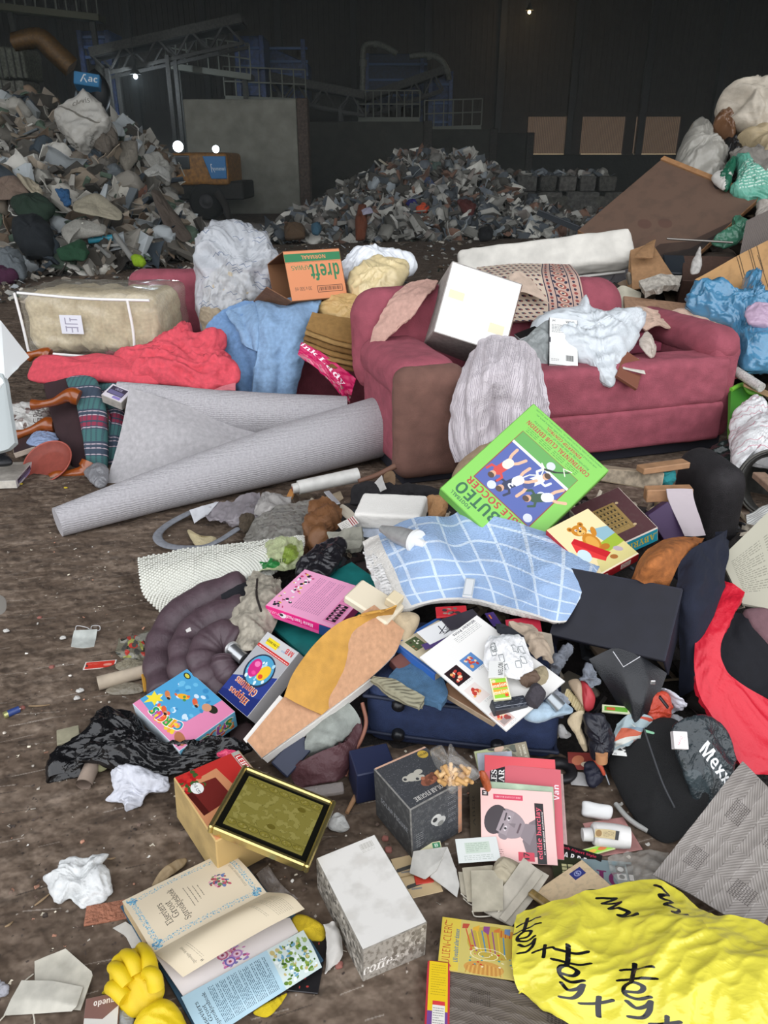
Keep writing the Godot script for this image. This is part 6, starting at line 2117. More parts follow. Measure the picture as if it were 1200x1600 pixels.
func soccer() -> void:
	var i := im(480, 660, "79bd4e")
	rect(i, 66, 160, 350, 350, "48589a")
	stroke(i, [66, 160, 416, 160, 416, 510, 66, 510, 66, 160], 5, "8a3a2a")
	rect(i, 66, 440, 350, 70, "5a9a4c")
	rect(i, 66, 430, 350, 14, "e4e8e4")
	for q in [[100, 190], [200, 470], [330, 190], [130, 320]]:
		ell(i, q[0], q[1], 22, 22, "c4c8d8")
	# four players in play, seen as blots of shirt, shorts and legs
	for q in [[110, 330, "2c4a34", "e8e8e8", 40.0], [210, 330, "e4e8f0", "3a4a80", 200.0], [260, 290, "242c48", "e8e8ea", 20.0], [350, 320, "c03a34", "e4d0c0", 10.0]]:
		var b := Vector2(q[0], q[1])
		var d := Vector2.UP.rotated(deg_to_rad(q[4]))
		var s := d.orthogonal()
		for leg in [-1, 1]:
			var kn: Vector2 = b - d * 50 + s * leg * 26
			stroke(i, [b.x, b.y, kn.x, kn.y, kn.x - d.x * 40 + s.x * leg * 8, kn.y - d.y * 40 + s.y * leg * 8], 15, "d8a88a")
			var ar: Vector2 = b + d * 60 + s * leg * 40
			stroke(i, [b.x + d.x * 44, b.y + d.y * 44, ar.x, ar.y, ar.x + d.x * 30, ar.y + d.y * 30], 12, q[2])
		stroke(i, [b.x, b.y, b.x + d.x * 56, b.y + d.y * 56], 44, q[2])
		stroke(i, [b.x - d.x * 16, b.y - d.y * 16, b.x, b.y], 46, q[3])
		ell(i, b.x + d.x * 88, b.y + d.y * 88, 17, 20, "c89a7c")
		ell(i, b.x + d.x * 96, b.y + d.y * 96, 17, 14, "4a3426")
	ink(i, "3", 262, 262, 44, "e8eaf0", {"bold": true, "rot": 20})
	ink(i, "SUBBUTEO", 240, 74, 62, "1f5a38", {"bold": true, "w": 400.0})
	ink(i, "TABLE SOCCER", 240, 132, 36, "a8342c", {"bold": true, "w": 380.0})
	ink(i, "FOOTBALL", 380, 26, 18, "1f5a38", {"bold": true})
	ink(i, "CONTINENTAL CLUB EDITION", 240, 566, 24, "a8342c", {"bold": true, "w": 390.0})
	for q in 4:
		greek(i, 90 + q * 84, 522, 72, 3, 10, "3a7a2c", 3)
	ink(i, "Reproducing all the thrills of real football by", 240, 592, 15, "2a6a34", {"w": 350.0})
	ink(i, "FINGERTIP CONTROL", 240, 610, 16, "a8342c", {"bold": true})
	ink(i, "with 00 SCALE ball following teams, goals, balls, posters, pitch, etc.", 240, 628, 12, "2a6a34", {"w": 390.0})
	ink(i, "MANUFACTURED BY SUBBUTEO SPORTS GAMES LTD., TUNBRIDGE WELLS, KENT, ENGLAND", 240, 648, 9, "2a6a34", {"w": 420.0})
	stroke(i, [262, 300, 240, 360, 200, 400, 215, 440, 240, 450], 6, "d8dcd0")
	poly(i, [215, 440, 160, 470, 110, 520, 120, 500, 165, 455, 210, 430], "1c2a18")
	stroke(i, [110, 520, 150, 505, 120, 480], 5, "d8e0c8")
	bx("table_soccer_box", "large bright green table soccer game box leaning upside down against the sofa", "game box", [806, 878, 0.36, 687, 763, 0.555, 952, 734, 0.60], 0.055, mat("74b44a", 0.55), {"top": pic(i, 0.4)}, 0.003, 0.003)


func small_things() -> void:
	var k := Kit.new()
	# things under the navy box
	drape("black_wallet", "black leather wallet with a press stud hanging under the navy box", "wallet", mat("15171c", 0.45, {"bump": "grain", "ts": 4.0, "bd": 0.4}), [[920, 1030, 0.3, 960, 1012, 0.34, 1000, 1025, 0.33, 1042, 1052, 0.28], [940, 1060, 0.26, 975, 1050, 0.3, 1010, 1060, 0.29, 1032, 1080, 0.25], [965, 1100, 0.2, 985, 1095, 0.24, 1005, 1100, 0.24, 1015, 1110, 0.21], [988, 1138, 0.14, 992, 1136, 0.17, 996, 1136, 0.17, 1000, 1132, 0.17]], 0.02, 0.002, 5.0, 24, 0.4)
	k = Kit.new()
	var sp := X(1020, 1066, 0.3)
	pad(k, mat("d8d8d8", 0.25, {"metal": 0.8}), Vector3(0.014, 0.014, 0.006), 0.003, along(sp, sp + Vector3(1, 0, 0)), 0, 8)
	solo("press_stud", k, "round silver press stud on the black wallet", "stud")
	k = Kit.new()
	tube(k, mat("c8c8cc", 0.3, {"metal": 0.8}), XS([958, 1018, 0.36, 974, 1042, 0.34, 1000, 1026, 0.36]), [0.0018], 6)
	solo("wire_loop", k, "thin silver wire loop on the black wallet", "wire")
	o_brush()
	var cl := film("a8acb0", 0.7)
	lumpy("orange_pouch", "small orange red pouch with a metal clasp beside the black wallet", "pouch", mat("b8402a", 0.5, {"bump": "crease", "ts": 6.0}), [1010, 1112, 0.2, 1020, 1086, 0.24, 1040, 1082, 0.24, 1048, 1100, 0.21, 1044, 1124, 0.17, 1024, 1128, 0.17], 0.025, 0.02, 0.008, 14.0)
	k = Kit.new()
	bar(k, mat("3a3638", 0.3, {"metal": 0.6}), X(1030, 1088, 0.27), X(1044, 1106, 0.24), 0.012, 0.006)
	solo("metal_clasp", k, "dark metal clasp on the orange pouch", "clasp")
	drape("white_envelope", "crumpled white plastic envelope behind the orange pouch", "envelope", film("c4c4cc"), [[1028, 1072, 0.24, 1050, 1080, 0.25, 1074, 1100, 0.22], [1044, 1098, 0.2, 1060, 1102, 0.21, 1072, 1104, 0.21], [1048, 1115, 0.17, 1058, 1112, 0.18, 1066, 1108, 0.19]], 0.004, 0.01, 14.0, 18)
	lumpy("clear_sweet_bag", "small clear bag with green string beside the white card box", "plastic bag", cl, [1036, 1126, 0.17, 1050, 1118, 0.19, 1066, 1122, 0.18, 1072, 1140, 0.15, 1058, 1150, 0.13, 1040, 1148, 0.14], 0.02, 0.015, 0.012, 16.0)
	k = Kit.new()
	tube(k, mat("8cc4a0", 0.7), spl(XS([1008, 1142, 0.17, 1022, 1146, 0.17, 1036, 1150, 0.16, 1046, 1146, 0.16]), 20), [0.004], 6)
	solo("green_string", k, "pale green string by the small clear bag", "string")
	var dr := im(128, 160, "e8e4e4")
	ink(dr, "Durex", 56, 90, 26, "c03040", {"rot": 115, "shear": 0.3})
	greek(dr, 90, 40, 20, 6, 14, "c08088", 4)
	bx("card_box", "small white card box with red lettering on the round black bag", "box", [1053, 1143, 0.28, 1075, 1142, 0.28, 1053, 1171, 0.25], 0.02, paper("e4e0e0"), {"top": pic(dr, 0.5)}, 0.001)
	var pc := im(128, 180, "dcdcd8")
	for q in [[30, 70], [50, 100], [80, 80], [90, 120]]:
		for d in [[0, -9], [-8, 4], [8, 4]]:
			ell(pc, q[0] + d[0], q[1] + d[1], 8, 8, "1a1a1a")
		rect(pc, q[0] - 2, q[1], 4, 16, "1a1a1a")
	ink(pc, "9", 22, 160, 24, "1a1a1a", {"rot": 180})
	ink(pc, "9", 108, 160, 24, "1a1a1a", {"rot": 180})
	bx("playing_card", "playing card of clubs lying face up by the round black bag", "playing card", [958, 1160, 0.12, 990, 1160, 0.13, 955, 1181, 0.1], 0.001, pic(pc, 0.4))
	var ha := im(256, 256, "98a8ac")
	for q in 9:
		poly(ha, [rng.randf() * 256, rng.randf() * 256, rng.randf() * 256, rng.randf() * 256, rng.randf() * 256, rng.randf() * 256], ["b04430", "c8c8c0", "7a8c98", "b85a40"][q % 4])
	drape("patterned_scarf", "grey and red patterned scarf under the tip of the black wallet", "scarf", pic(ha, 0.7), [[962, 1130, 0.17, 985, 1115, 0.2, 1012, 1118, 0.2, 1025, 1128, 0.18], [958, 1155, 0.14, 980, 1148, 0.16, 1000, 1146, 0.17, 1012, 1140, 0.17], [960, 1170, 0.11, 975, 1166, 0.13, 990, 1160, 0.14, 1002, 1156, 0.14]], 0.004, 0.012, 12.0, 22)
	var gs := im(128, 32, "c8cca8")
	rect(gs, 10, 6, 108, 20, "5c9a2c")
	rect(gs, 20, 10, 40, 12, "c0542c")
	bx("green_packet", "flat green and cream packet half hidden under the black wallet", "packet", [941, 1101, 0.2, 985, 1103, 0.21, 940, 1113, 0.19], 0.006, paper("c8c8ac"), {"top": pic(gs, 0.4)}, 0.001)
	o_umbrella()
	lumpy("cream_glove", "cream leather glove piece lying beside the folded black umbrella", "glove", mat("c8b798", 0.7, {"bump": "grain", "ts": 6.0}), [886, 1126, 0.17, 900, 1112, 0.2, 912, 1112, 0.2, 906, 1130, 0.17, 916, 1160, 0.12, 918, 1174, 0.09, 911, 1172, 0.09, 900, 1148, 0.13], 0.015, 0.012, 0.006, 14.0)
	lumpy("broken_cup", "white broken plastic shard on the floor behind the suitcase corner", "shard", mat("d8d6d4", 0.4), [873, 1134, 0.1, 880, 1133, 0.1, 886, 1142, 0.09, 893, 1148, 0.07, 888, 1153, 0.06, 874, 1152, 0.06], 0.01, 0.008, 0.003, 20.0)
	var rp := im(128, 128, "8c3a34")
	ell(rp, 50, 60, 30, 40, "c87a5a", 30)
	ell(rp, 90, 90, 26, 20, "d8c8b0")
	bx("red_leaflet", "creased red picture leaflet in the shade behind the record sleeves", "leaflet", [890, 1178, 0.04, 928, 1172, 0.05, 886, 1206, 0.02], 0.002, pic(rp, 0.4))
	bx("white_leaflet", "white corner of a leaflet beside the red one", "leaflet", [890, 1205, 0.02, 930, 1208, 0.02, 892, 1226, 0.012], 0.002, paper("bcbab8"))
	k = Kit.new()
	lathe(k, mat("1c1b1e", 0.5), [0.02, 0.0, 0.045, 0.0, 0.05, 0.012, 0.045, 0.02, 0.03, 0.02, 0.02, 0.012, 0.02, 0.0], Transform3D(Basis(), X(874, 1208, 0.01)), 26)
	solo("black_ring", k, "black plastic ring lying beside the pink record sleeves", "ring")
	# lint, pouch and cylinder at the suitcase end
	lumpy("grey_lint", "grey fluffy lint hanging from the lower left corner of the navy box", "lint", mat("6c7078", 0.95, {"bump": "rough", "ts": 9.0, "bd": 1.5}), [872, 1020, 0.31, 888, 1005, 0.33, 896, 1010, 0.32, 890, 1030, 0.29, 872, 1050, 0.27, 862, 1062, 0.25, 856, 1055, 0.26], 0.015, 0.012, 0.018, 30.0)
	lumpy("grey_lint_tuft", "tuft of grey lint beside the red brush", "lint", mat("767b84", 0.95, {"bump": "rough", "ts": 9.0, "bd": 1.5}), [906, 1060, 0.27, 920, 1038, 0.3, 930, 1050, 0.28, 936, 1066, 0.25, 926, 1078, 0.24, 914, 1066, 0.26], 0.015, 0.012, 0.018, 30.0)
	lumpy("black_tissue", "crumpled black tissue on the light blue pouch", "tissue", mat("38343a", 0.9, {"bump": "rough", "ts": 6.0}), [820, 1092, 0.3, 828, 1074, 0.32, 842, 1072, 0.32, 851, 1084, 0.31, 848, 1100, 0.29, 832, 1108, 0.28], 0.03, 0.02, 0.014, 18.0)
	lumpy("blue_pouch", "light blue cloth pouch at the right end of the blue suitcase", "pouch", cloth("a9bfd0"), [817, 1120, 0.255, 835, 1102, 0.28, 870, 1092, 0.28, 890, 1102, 0.26, 892, 1114, 0.25, 868, 1120, 0.245, 838, 1130, 0.24], 0.025, 0.015, 0.008, 12.0)
	k = Kit.new()
	tube(k, mat("9aa0a4", 0.3, {"metal": 0.7}), XS([858, 1088, 0.3, 876, 1106, 0.28]), [0.016, 0.018], 18)
	solo("silver_lighter", k, "small silver cylinder lying on the light blue pouch", "cylinder")
	lumpy("grey_net", "grey lace cloth between the black tissue and the brush", "lace", mat("8b9098", 0.95, {"bump": "rough", "ts": 9.0, "bd": 1.5}), [850, 1070, 0.29, 862, 1058, 0.3, 872, 1076, 0.27, 888, 1096, 0.25, 880, 1104, 0.24, 862, 1090, 0.27], 0.012, 0.01, 0.01, 20.0)
	# quilt jacket and cover on the left
	o_jacket()
	bx("teal_board", "teal green plastic board lying under the pink game box", "board", [562, 846, 0.27, 598, 924, 0.23, 432, 968, 0.19], 0.02, mat("1d7f7c", 0.5, {"tone": "soft", "ts": 2.0}), {}, 0.003)
	bx("teal_sheet", "teal board end between the jigsaw box and the silver game box", "board", [500, 985, 0.17, 545, 1000, 0.17, 425, 1030, 0.14], 0.015, mat("1a7472", 0.5, {"tone": "soft", "ts": 2.0}), {}, 0.003)
	boxes_left()


func o_brush() -> void:
	var o := T("shoe_brush", "red backed shoe brush with pale bristles under the navy box", "brush")
	var k := Kit.new()
	lump(k, mat("a83038", 0.5), XS([908, 1062, 0.25, 920, 1070, 0.25, 930, 1090, 0.22, 926, 1108, 0.19, 914, 1110, 0.19, 908, 1085, 0.22]), 0.02, 0.015, 0.002, 9.0, 40, 10)
	part(o, "handle", k)
	k = Kit.new()
	for n in 150:
		var bt := rng.randf()
		var p := X(884 + bt * 26 + rng.randf() * 5, 1076 + bt * 28, 0.225 - bt * 0.03)
		bar(k, mat(["cdbf96", "b8a87e"][n % 2], 0.9), p, p + Vector3(-0.012 + rng.randf() * 0.006, -0.016, 0.014), 0.003, 0.003)
	part(o, "bristles", k).set_meta("kind", "stuff")
	k = Kit.new()
	lump(k, mat("a8947c", 0.6), XS([888, 1065, 0.24, 905, 1062, 0.255, 912, 1085, 0.225, 912, 1104, 0.2, 898, 1085, 0.22]), 0.012, 0.012, 0.0, 9.0, 36, 8)
	part(o, "brush_body", k)


func o_umbrella() -> void:
	var o := T("umbrella", "folded black umbrella with a wooden handle end lying between suitcase and round bag", "umbrella")
	var k := Kit.new()
	lump(k, mat("1b1c26", 0.45, {"bump": "crease", "ts": 6.0}), XS([912, 1118, 0.2, 930, 1112, 0.22, 948, 1122, 0.2, 958, 1150, 0.15, 956, 1172, 0.11, 940, 1186, 0.08, 924, 1180, 0.09, 918, 1150, 0.14]), 0.035, 0.02, 0.014, 16.0)
	part(o, "folded_cover", k)
	k = Kit.new()
	tube(k, mat("b8845c", 0.5), XS([940, 1190, 0.1, 940, 1176, 0.13]), [0.016, 0.017], 16)
	part(o, "handle", k)
	k = Kit.new()
	lump(k, mat("191b2c", 0.6), XS([912, 1192, 0.05, 930, 1190, 0.06, 944, 1206, 0.04, 940, 1222, 0.02, 925, 1232, 0.012, 915, 1218, 0.03]), 0.02, 0.012, 0.006, 16.0, 40, 10)
	part(o, "loose_cloth", k)
	k = Kit.new()
	tube(k, mat("b84c34", 0.5), XS([930, 1186, 0.09, 940, 1200, 0.07, 944, 1210, 0.05]), [0.007, 0.005], 8)
	part(o, "red_wire", k)
	k = Kit.new()
	tube(k, mat("8a8c90", 0.3, {"metal": 0.7}), XS([944, 1204, 0.05, 952, 1226, 0.02]), [0.003], 6)
	part(o, "rod", k)


func o_jacket() -> void:
	var m := mat("55434a", 0.5, {"tone": "soft", "bump": "crease", "ts": 4.0, "bd": 0.5})
	var k := Kit.new()
	lump(k, m, XS([233, 1062, 0.02, 236, 1010, 0.06, 252, 970, 0.1, 285, 938, 0.13, 335, 918, 0.16, 382, 905, 0.17, 392, 940, 0.17, 380, 985, 0.16, 400, 1040, 0.11, 372, 1075, 0.08, 340, 1090, 0.05, 270, 1095, 0.02]), 0.05, 0.03, 0.016, 7.0, 90, 26)
	# padded sleeves and hem lie in rolls, pinched where they are quilted
	for c in [[262, 1085, 0.03, 252, 1045, 0.06, 256, 1000, 0.1, 282, 958, 0.15, 330, 930, 0.18, 386, 912, 0.2], [306, 1082, 0.06, 290, 1040, 0.11, 298, 995, 0.15, 334, 966, 0.18, 386, 952, 0.2], [352, 1080, 0.08, 325, 1050, 0.13, 322, 1018, 0.16, 346, 996, 0.18, 376, 1006, 0.17], [394, 1056, 0.08, 372, 1066, 0.1, 352, 1046, 0.14, 350, 1030, 0.16]]:
		var rr := []
		for q in 40:
			rr.append(0.058 - 0.004 * pow(absf(cos(q * 0.55)), 8.0) + 0.003 * sin(q * 0.9))
		rr[0] = 0.03
		rr[39] = 0.03
		tube(k, m, spl(XS(c), 90), rr, 26, true, 0.72)
	var o := T("puffer_jacket", "dusky purple padded jacket lying in folds beside the bubble wrap", "jacket")
	part(o, "padded_shell", k)
	k = Kit.new()
	patch(k, cloth("171820"), [XS([345, 930, 0.22, 372, 915, 0.235, 392, 905, 0.23]), XS([352, 958, 0.21, 375, 940, 0.225, 398, 930, 0.225])], 14, 14, 0.008, 0.006, 8.0)
	part(o, "lining", k, "black lining")
	k = Kit.new()
	patch(k, mat("d8d4d0", 0.6), [XS([290, 984, 0.235, 297, 980, 0.235]), XS([292, 988, 0.232, 299, 985, 0.232])], 5, 5, 0.002)
	part(o, "label_tag", k)
	k = Kit.new()
	var cm := mat("b0a898", 0.7, {"tone": "dirty", "bump": "crease", "ts": 5.0, "bd": 0.5})
	patch(k, cm, [XS([386, 900, 0.24, 405, 893, 0.26, 425, 895, 0.26, 438, 908, 0.25]), XS([384, 930, 0.24, 402, 918, 0.27, 425, 920, 0.27, 440, 935, 0.25]), XS([362, 965, 0.22, 385, 950, 0.26, 410, 950, 0.26, 436, 962, 0.24]), XS([360, 990, 0.2, 385, 985, 0.24, 405, 985, 0.24, 425, 990, 0.22]), XS([366, 1012, 0.17, 385, 1018, 0.2, 400, 1015, 0.2, 412, 1006, 0.2])], 36, 30, 0.014, 0.022, 8.0)
	solo("cream_jacket", k, "dirty cream garment with a dark zip lying on the purple jacket", "jacket")
	k = Kit.new()
	tube(k, mat("2a2422", 0.5), spl(XS([402, 905, 0.285, 401, 930, 0.29, 408, 955, 0.275]), 12), [0.004], 6)
	solo("zip", k, "dark zip of the cream garment", "zip")
	k = Kit.new()
	tube(k, mat("a8aaac", 0.25, {"metal": 0.85}), XS([361, 1012, 0.2, 382, 1030, 0.185]), [0.021, 0.021], 22, true)
	tube(k, mat("e0e0e0", 0.3, {"metal": 0.6}), XS([361, 1012, 0.2, 363, 1014, 0.199]), [0.0235], 22, true)
	solo("metal_can", k, "small shiny metal can lying on the purple jacket", "can")


func dots(i: Image, x: float, y: float, w: float, h: float, n: int, cols: Array, lo := 4.0, hi := 12.0) -> void:
	for q in n:
		ell(i, x + rng.randf() * w, y + rng.randf() * h, rng.randf_range(lo, hi), rng.randf_range(lo, hi), cols[q % cols.size()], rng.randf() * 180)


func boxes_left() -> void:
	rng.seed = 33
	# pink game box: its cartoon animals are left out, only coloured shapes remain
	var i := im(512, 512, "f2a8cc")
	dots(i, 30, 20, 440, 100, 60, ["2a2a30", "f6f2f4", "c83c6c", "f6f2f4", "2a2a30", "e8c04c"], 4, 13)
	greek(i, 70, 150, 400, 14, 15, "a86a90", 4)
	rect(i, 40, 400, 440, 90, "ea8ab8")
	for q in 6:
		rect(i, 60 + q * 34, 410, 28, 70, "2c2028")
		ell(i, 74 + q * 34, 440, 9, 14, "f0a8cc")
	greek(i, 290, 416, 170, 6, 11, "b05a88", 4)
	var s := im(512, 90, "e0287e")
	rect(s, 0, 62, 512, 28, "e85a9c")
	ink(s, "Minnie Town Puzzle", 250, 36, 34, "f4d8e6", {"bold": true, "rot": 180, "w": 210.0})
	ink(s, "PUZZLE", 50, 40, 22, "f4d8e6", {"rot": 180})
	ell(s, 130, 40, 26, 22, "f0e8ec")
	ell(s, 120, 36, 14, 12, "2a2a30")
	rect(s, 400, 0, 112, 90, "28487a")
	bx("pink_game_box", "bright pink puzzle box with rows of print on the teal board", "puzzle box", [419, 945, 0.28, 475, 887, 0.285, 525, 986, 0.255], 0.04, mat("e0287e", 0.5), {"top": pic(i, 0.35), "left": pic(s, 0.35), "front": mat("d83c86", 0.4)}, 0.001)
	# circus box
	i = im(512, 480, "d984a8")
	poly(i, [130, 480, 512, 480, 512, 60, 300, 40, 150, 180], "4f9cc8")
	dots(i, 150, 120, 330, 330, 30, ["3c86b8", "6ab4d8", "c8dcec"], 8, 26)
	dots(i, 140, 40, 250, 90, 40, ["e8a03c", "e85a4c", "e8c83c"], 10, 20)
	var lets := ["C", "I", "R", "C", "U", "S"]
	var cols := ["2f8fb0", "e0a020", "3c9c3c", "e0602c", "a84ca0", "2c9050"]
	for q in 6:
		ink(i, lets[q], 158 + q * 42, 118 - q * 9 - 16 * sin(q * 0.63), 84, "f0e8dc", {"bold": true, "rot": -24 + q * 6})
		ink(i, lets[q], 158 + q * 42, 118 - q * 9 - 16 * sin(q * 0.63), 72, cols[q], {"bold": true, "rot": -24 + q * 6})
	ell(i, 460, 440, 34, 22, "1f2a24", 10)
	ell(i, 460, 440, 24, 14, "c8c04c", 10)
	ell(i, 330, 300, 44, 24, "e8a82c", -30)
	dots(i, 300, 250, 90, 90, 5, ["d8683c", "4c8c4c"], 8, 14)
	for q in [[330, 130, "d8603c"], [240, 330, "d8603c"], [420, 230, "c87a4c"]]:
		ell(i, q[0], q[1], 34, 18, q[2], 30)
		ell(i, q[0] - 30, q[1] - 10, 15, 15, "c8946c")
		ell(i, q[0] - 34, q[1] - 18, 15, 9, "3a2a20")
	ell(i, 110, 380, 40, 30, "2a2a20")  # dark hat over a smiling face at the side
	ell(i, 150, 360, 36, 32, "c89070")
	ell(i, 70, 60, 60, 34, "b07050", 20)
	poly(i, [470, 60, 440, 110, 400, 100, 420, 140, 390, 170, 430, 170, 440, 210, 465, 170, 505, 180, 485, 140, 512, 110, 475, 110], "e8d43c")
	var t := im(512, 220, "6cb8d8")
	dots(t, 90, 40, 380, 150, 60, ["e8a03c", "e8603c", "f0d83c"], 12, 24)
	for q in 6:
		ink(t, lets[q], 90 + q * 70, 110 + 8 * sin(q), 140, "f4ece0", {"bold": true, "rot": -10 + q * 5})
		ink(t, lets[q], 90 + q * 70, 110 + 8 * sin(q), 120, cols[q], {"bold": true, "rot": -10 + q * 5})
	dots(t, 0, 0, 90, 220, 6, ["e8f0f4"], 8, 14)
	bx("circus_game_box", "pink and blue circus game box lying on the black bin bag", "game box", [283, 1165, 0.10, 196, 1101, 0.125, 378, 1110, 0.125], 0.065, mat("c8d4dc", 0.5), {"top": pic(i, 0.35), "left": pic(t, 0.35)}, 0.001)
	# silver and blue game box
	i = im(340, 512, "a9a9ac")
	poly(i, [0, 0, 0, 300, 340, 150, 340, 0], "2c3c84")
	poly(i, [0, 0, 0, 130, 340, 40, 340, 0], "1f2c6c")
	ell(i, 170, 270, 130, 120, "26324a")
	ell(i, 170, 274, 116, 106, "4f9cc0")
	dots(i, 70, 190, 200, 160, 26, ["dce8ec", "a8d0e0"], 6, 16)
	ell(i, 124, 274, 46, 58, "e8bc2c", 20)
	ell(i, 130, 244, 20, 16, "d84c2c")
	ell(i, 218, 270, 52, 66, "c82c7c", -20)
	ell(i, 220, 300, 26, 20, "e87ab0")
	ell(i, 200, 240, 20, 14, "e04c94")
	ink(i, "Hippos", 176, 70, 62, "e8e0d0", {"serif": true, "bold": true, "w": 210.0})
	ink(i, "Hippos", 176, 70, 56, "d86a28", {"serif": true, "bold": true, "w": 200.0})
	ink(i, "Gloutons", 176, 138, 56, "e8e0d0", {"serif": true, "bold": true, "w": 230.0})
	ink(i, "Gloutons", 176, 138, 50, "d86a28", {"serif": true, "bold": true, "w": 220.0})
	rect(i, 0, 400, 340, 22, "c8302c")
	greek(i, 10, 406, 320, 1, 10, "f0e0dc", 5)
	rect(i, 0, 422, 340, 90, "c4c4c4")
	rect(i, 170, 440, 120, 50, "e8d02c")
	ink(i, "ULTRA MEGA", 230, 466, 16, "4a4420", {"bold": true})
	ink(i, "MB", 60, 476, 38, "c83c3c", {"bold": true})
	ink(i, "jeux", 110, 460, 20, "3c7cb8")
	bx("hippo_game_box", "upright silver and blue game box with an oval picture beside the purple jacket", "game box", [386, 1124, 0.14, 343, 1081, 0.13, 464, 1020, 0.27], 0.05, mat("b4b4b6", 0.45), {"top": pic(i, 0.35), "left": mat("a8a6a6", 0.45)}, 0.001)
	# foam board with the curled ochre sheet
	var o := T("foam_board", "long tan foam board with white edges propped across the pile", "board")
	var k := Kit.new()
	patch(k, mat("c99a76", 0.9, {"tone": "soft", "bump": "rough", "ts": 9.0, "bd": 0.3}), [XS([386, 1157, 0.17, 409, 1184, 0.14]), XS([444, 1088, 0.235, 503, 1117, 0.19]), XS([516, 1012, 0.315, 578, 1060, 0.25]), XS([560, 962, 0.37, 618, 1020, 0.30]), XS([585, 945, 0.39, 632, 985, 0.33])], 20, 10, 0.012, 0.0, 1.0, 0.6, mat("dcd8d2", 0.7))
	part(o, "tan_sheet", k)
	k = Kit.new()
	patch(k, mat("dedad4", 0.7), [XS([411, 1186, 0.128, 418, 1192, 0.1]), XS([505, 1120, 0.178, 511, 1126, 0.15]), XS([580, 1062, 0.24, 586, 1068, 0.21])], 12, 4, 0.006, 0.0, 1.0, 0.0)
	patch(k, mat("dedad4", 0.7), [XS([380, 1155, 0.16, 385, 1161, 0.155]), XS([437, 1086, 0.225, 443, 1091, 0.222])], 8, 4, 0.006, 0.0, 1.0, 0.0)
	part(o, "white_backing", k, "white backing edge")
	k = Kit.new()
	patch(k, mat("cf9a42", 0.75, {"tone": "soft", "bump": "grain", "ts": 4.0, "bd": 0.3}), [XS([444, 1088, 0.25, 470, 1102, 0.225, 503, 1117, 0.195]), XS([458, 1052, 0.29, 500, 1070, 0.26, 552, 1068, 0.225]), XS([490, 1008, 0.33, 535, 1025, 0.30, 585, 1022, 0.265]), XS([520, 980, 0.36, 560, 985, 0.34, 604, 990, 0.30]), XS([545, 966, 0.375, 580, 960, 0.38, 612, 965, 0.35]), XS([585, 956, 0.39, 604, 953, 0.41, 620, 946, 0.42])], 44, 24, 0.004, 0.003, 6.0)
	solo("ochre_sheet", k, "ochre plastic sheet curling up from the tan foam board", "sheet")
	k = Kit.new()
	cuboid(k, mat("d8ccb4", 0.5), 0.1, 0.03, 0.16, {}, 0.006)
	var fb := solo("cream_case", k, "cream plastic case behind the ochre sheet", "case")
	var fr := frame([545, 960, 0.36, 590, 920, 0.38, 575, 978, 0.34])
	fb.transform = fr[0]
	k = Kit.new()
	cuboid(k, mat("d3c4a4", 0.5), 0.05, 0.03, 0.04, {}, 0.004)
	var fc := solo("cream_block", k, "small cream block on the cream plastic case", "block")
	fc.transform = fr[0] * Transform3D(Basis(), Vector3(0.03, 0.03, 0.05))
	lumpy("cream_roll", "cream rounded roll under the end of the tan foam board", "roll", cloth("ccb898"), [606, 985, 0.31, 618, 962, 0.34, 640, 958, 0.33, 655, 968, 0.32, 640, 1000, 0.29, 622, 1010, 0.28], 0.03, 0.03, 0.004, 9.0)


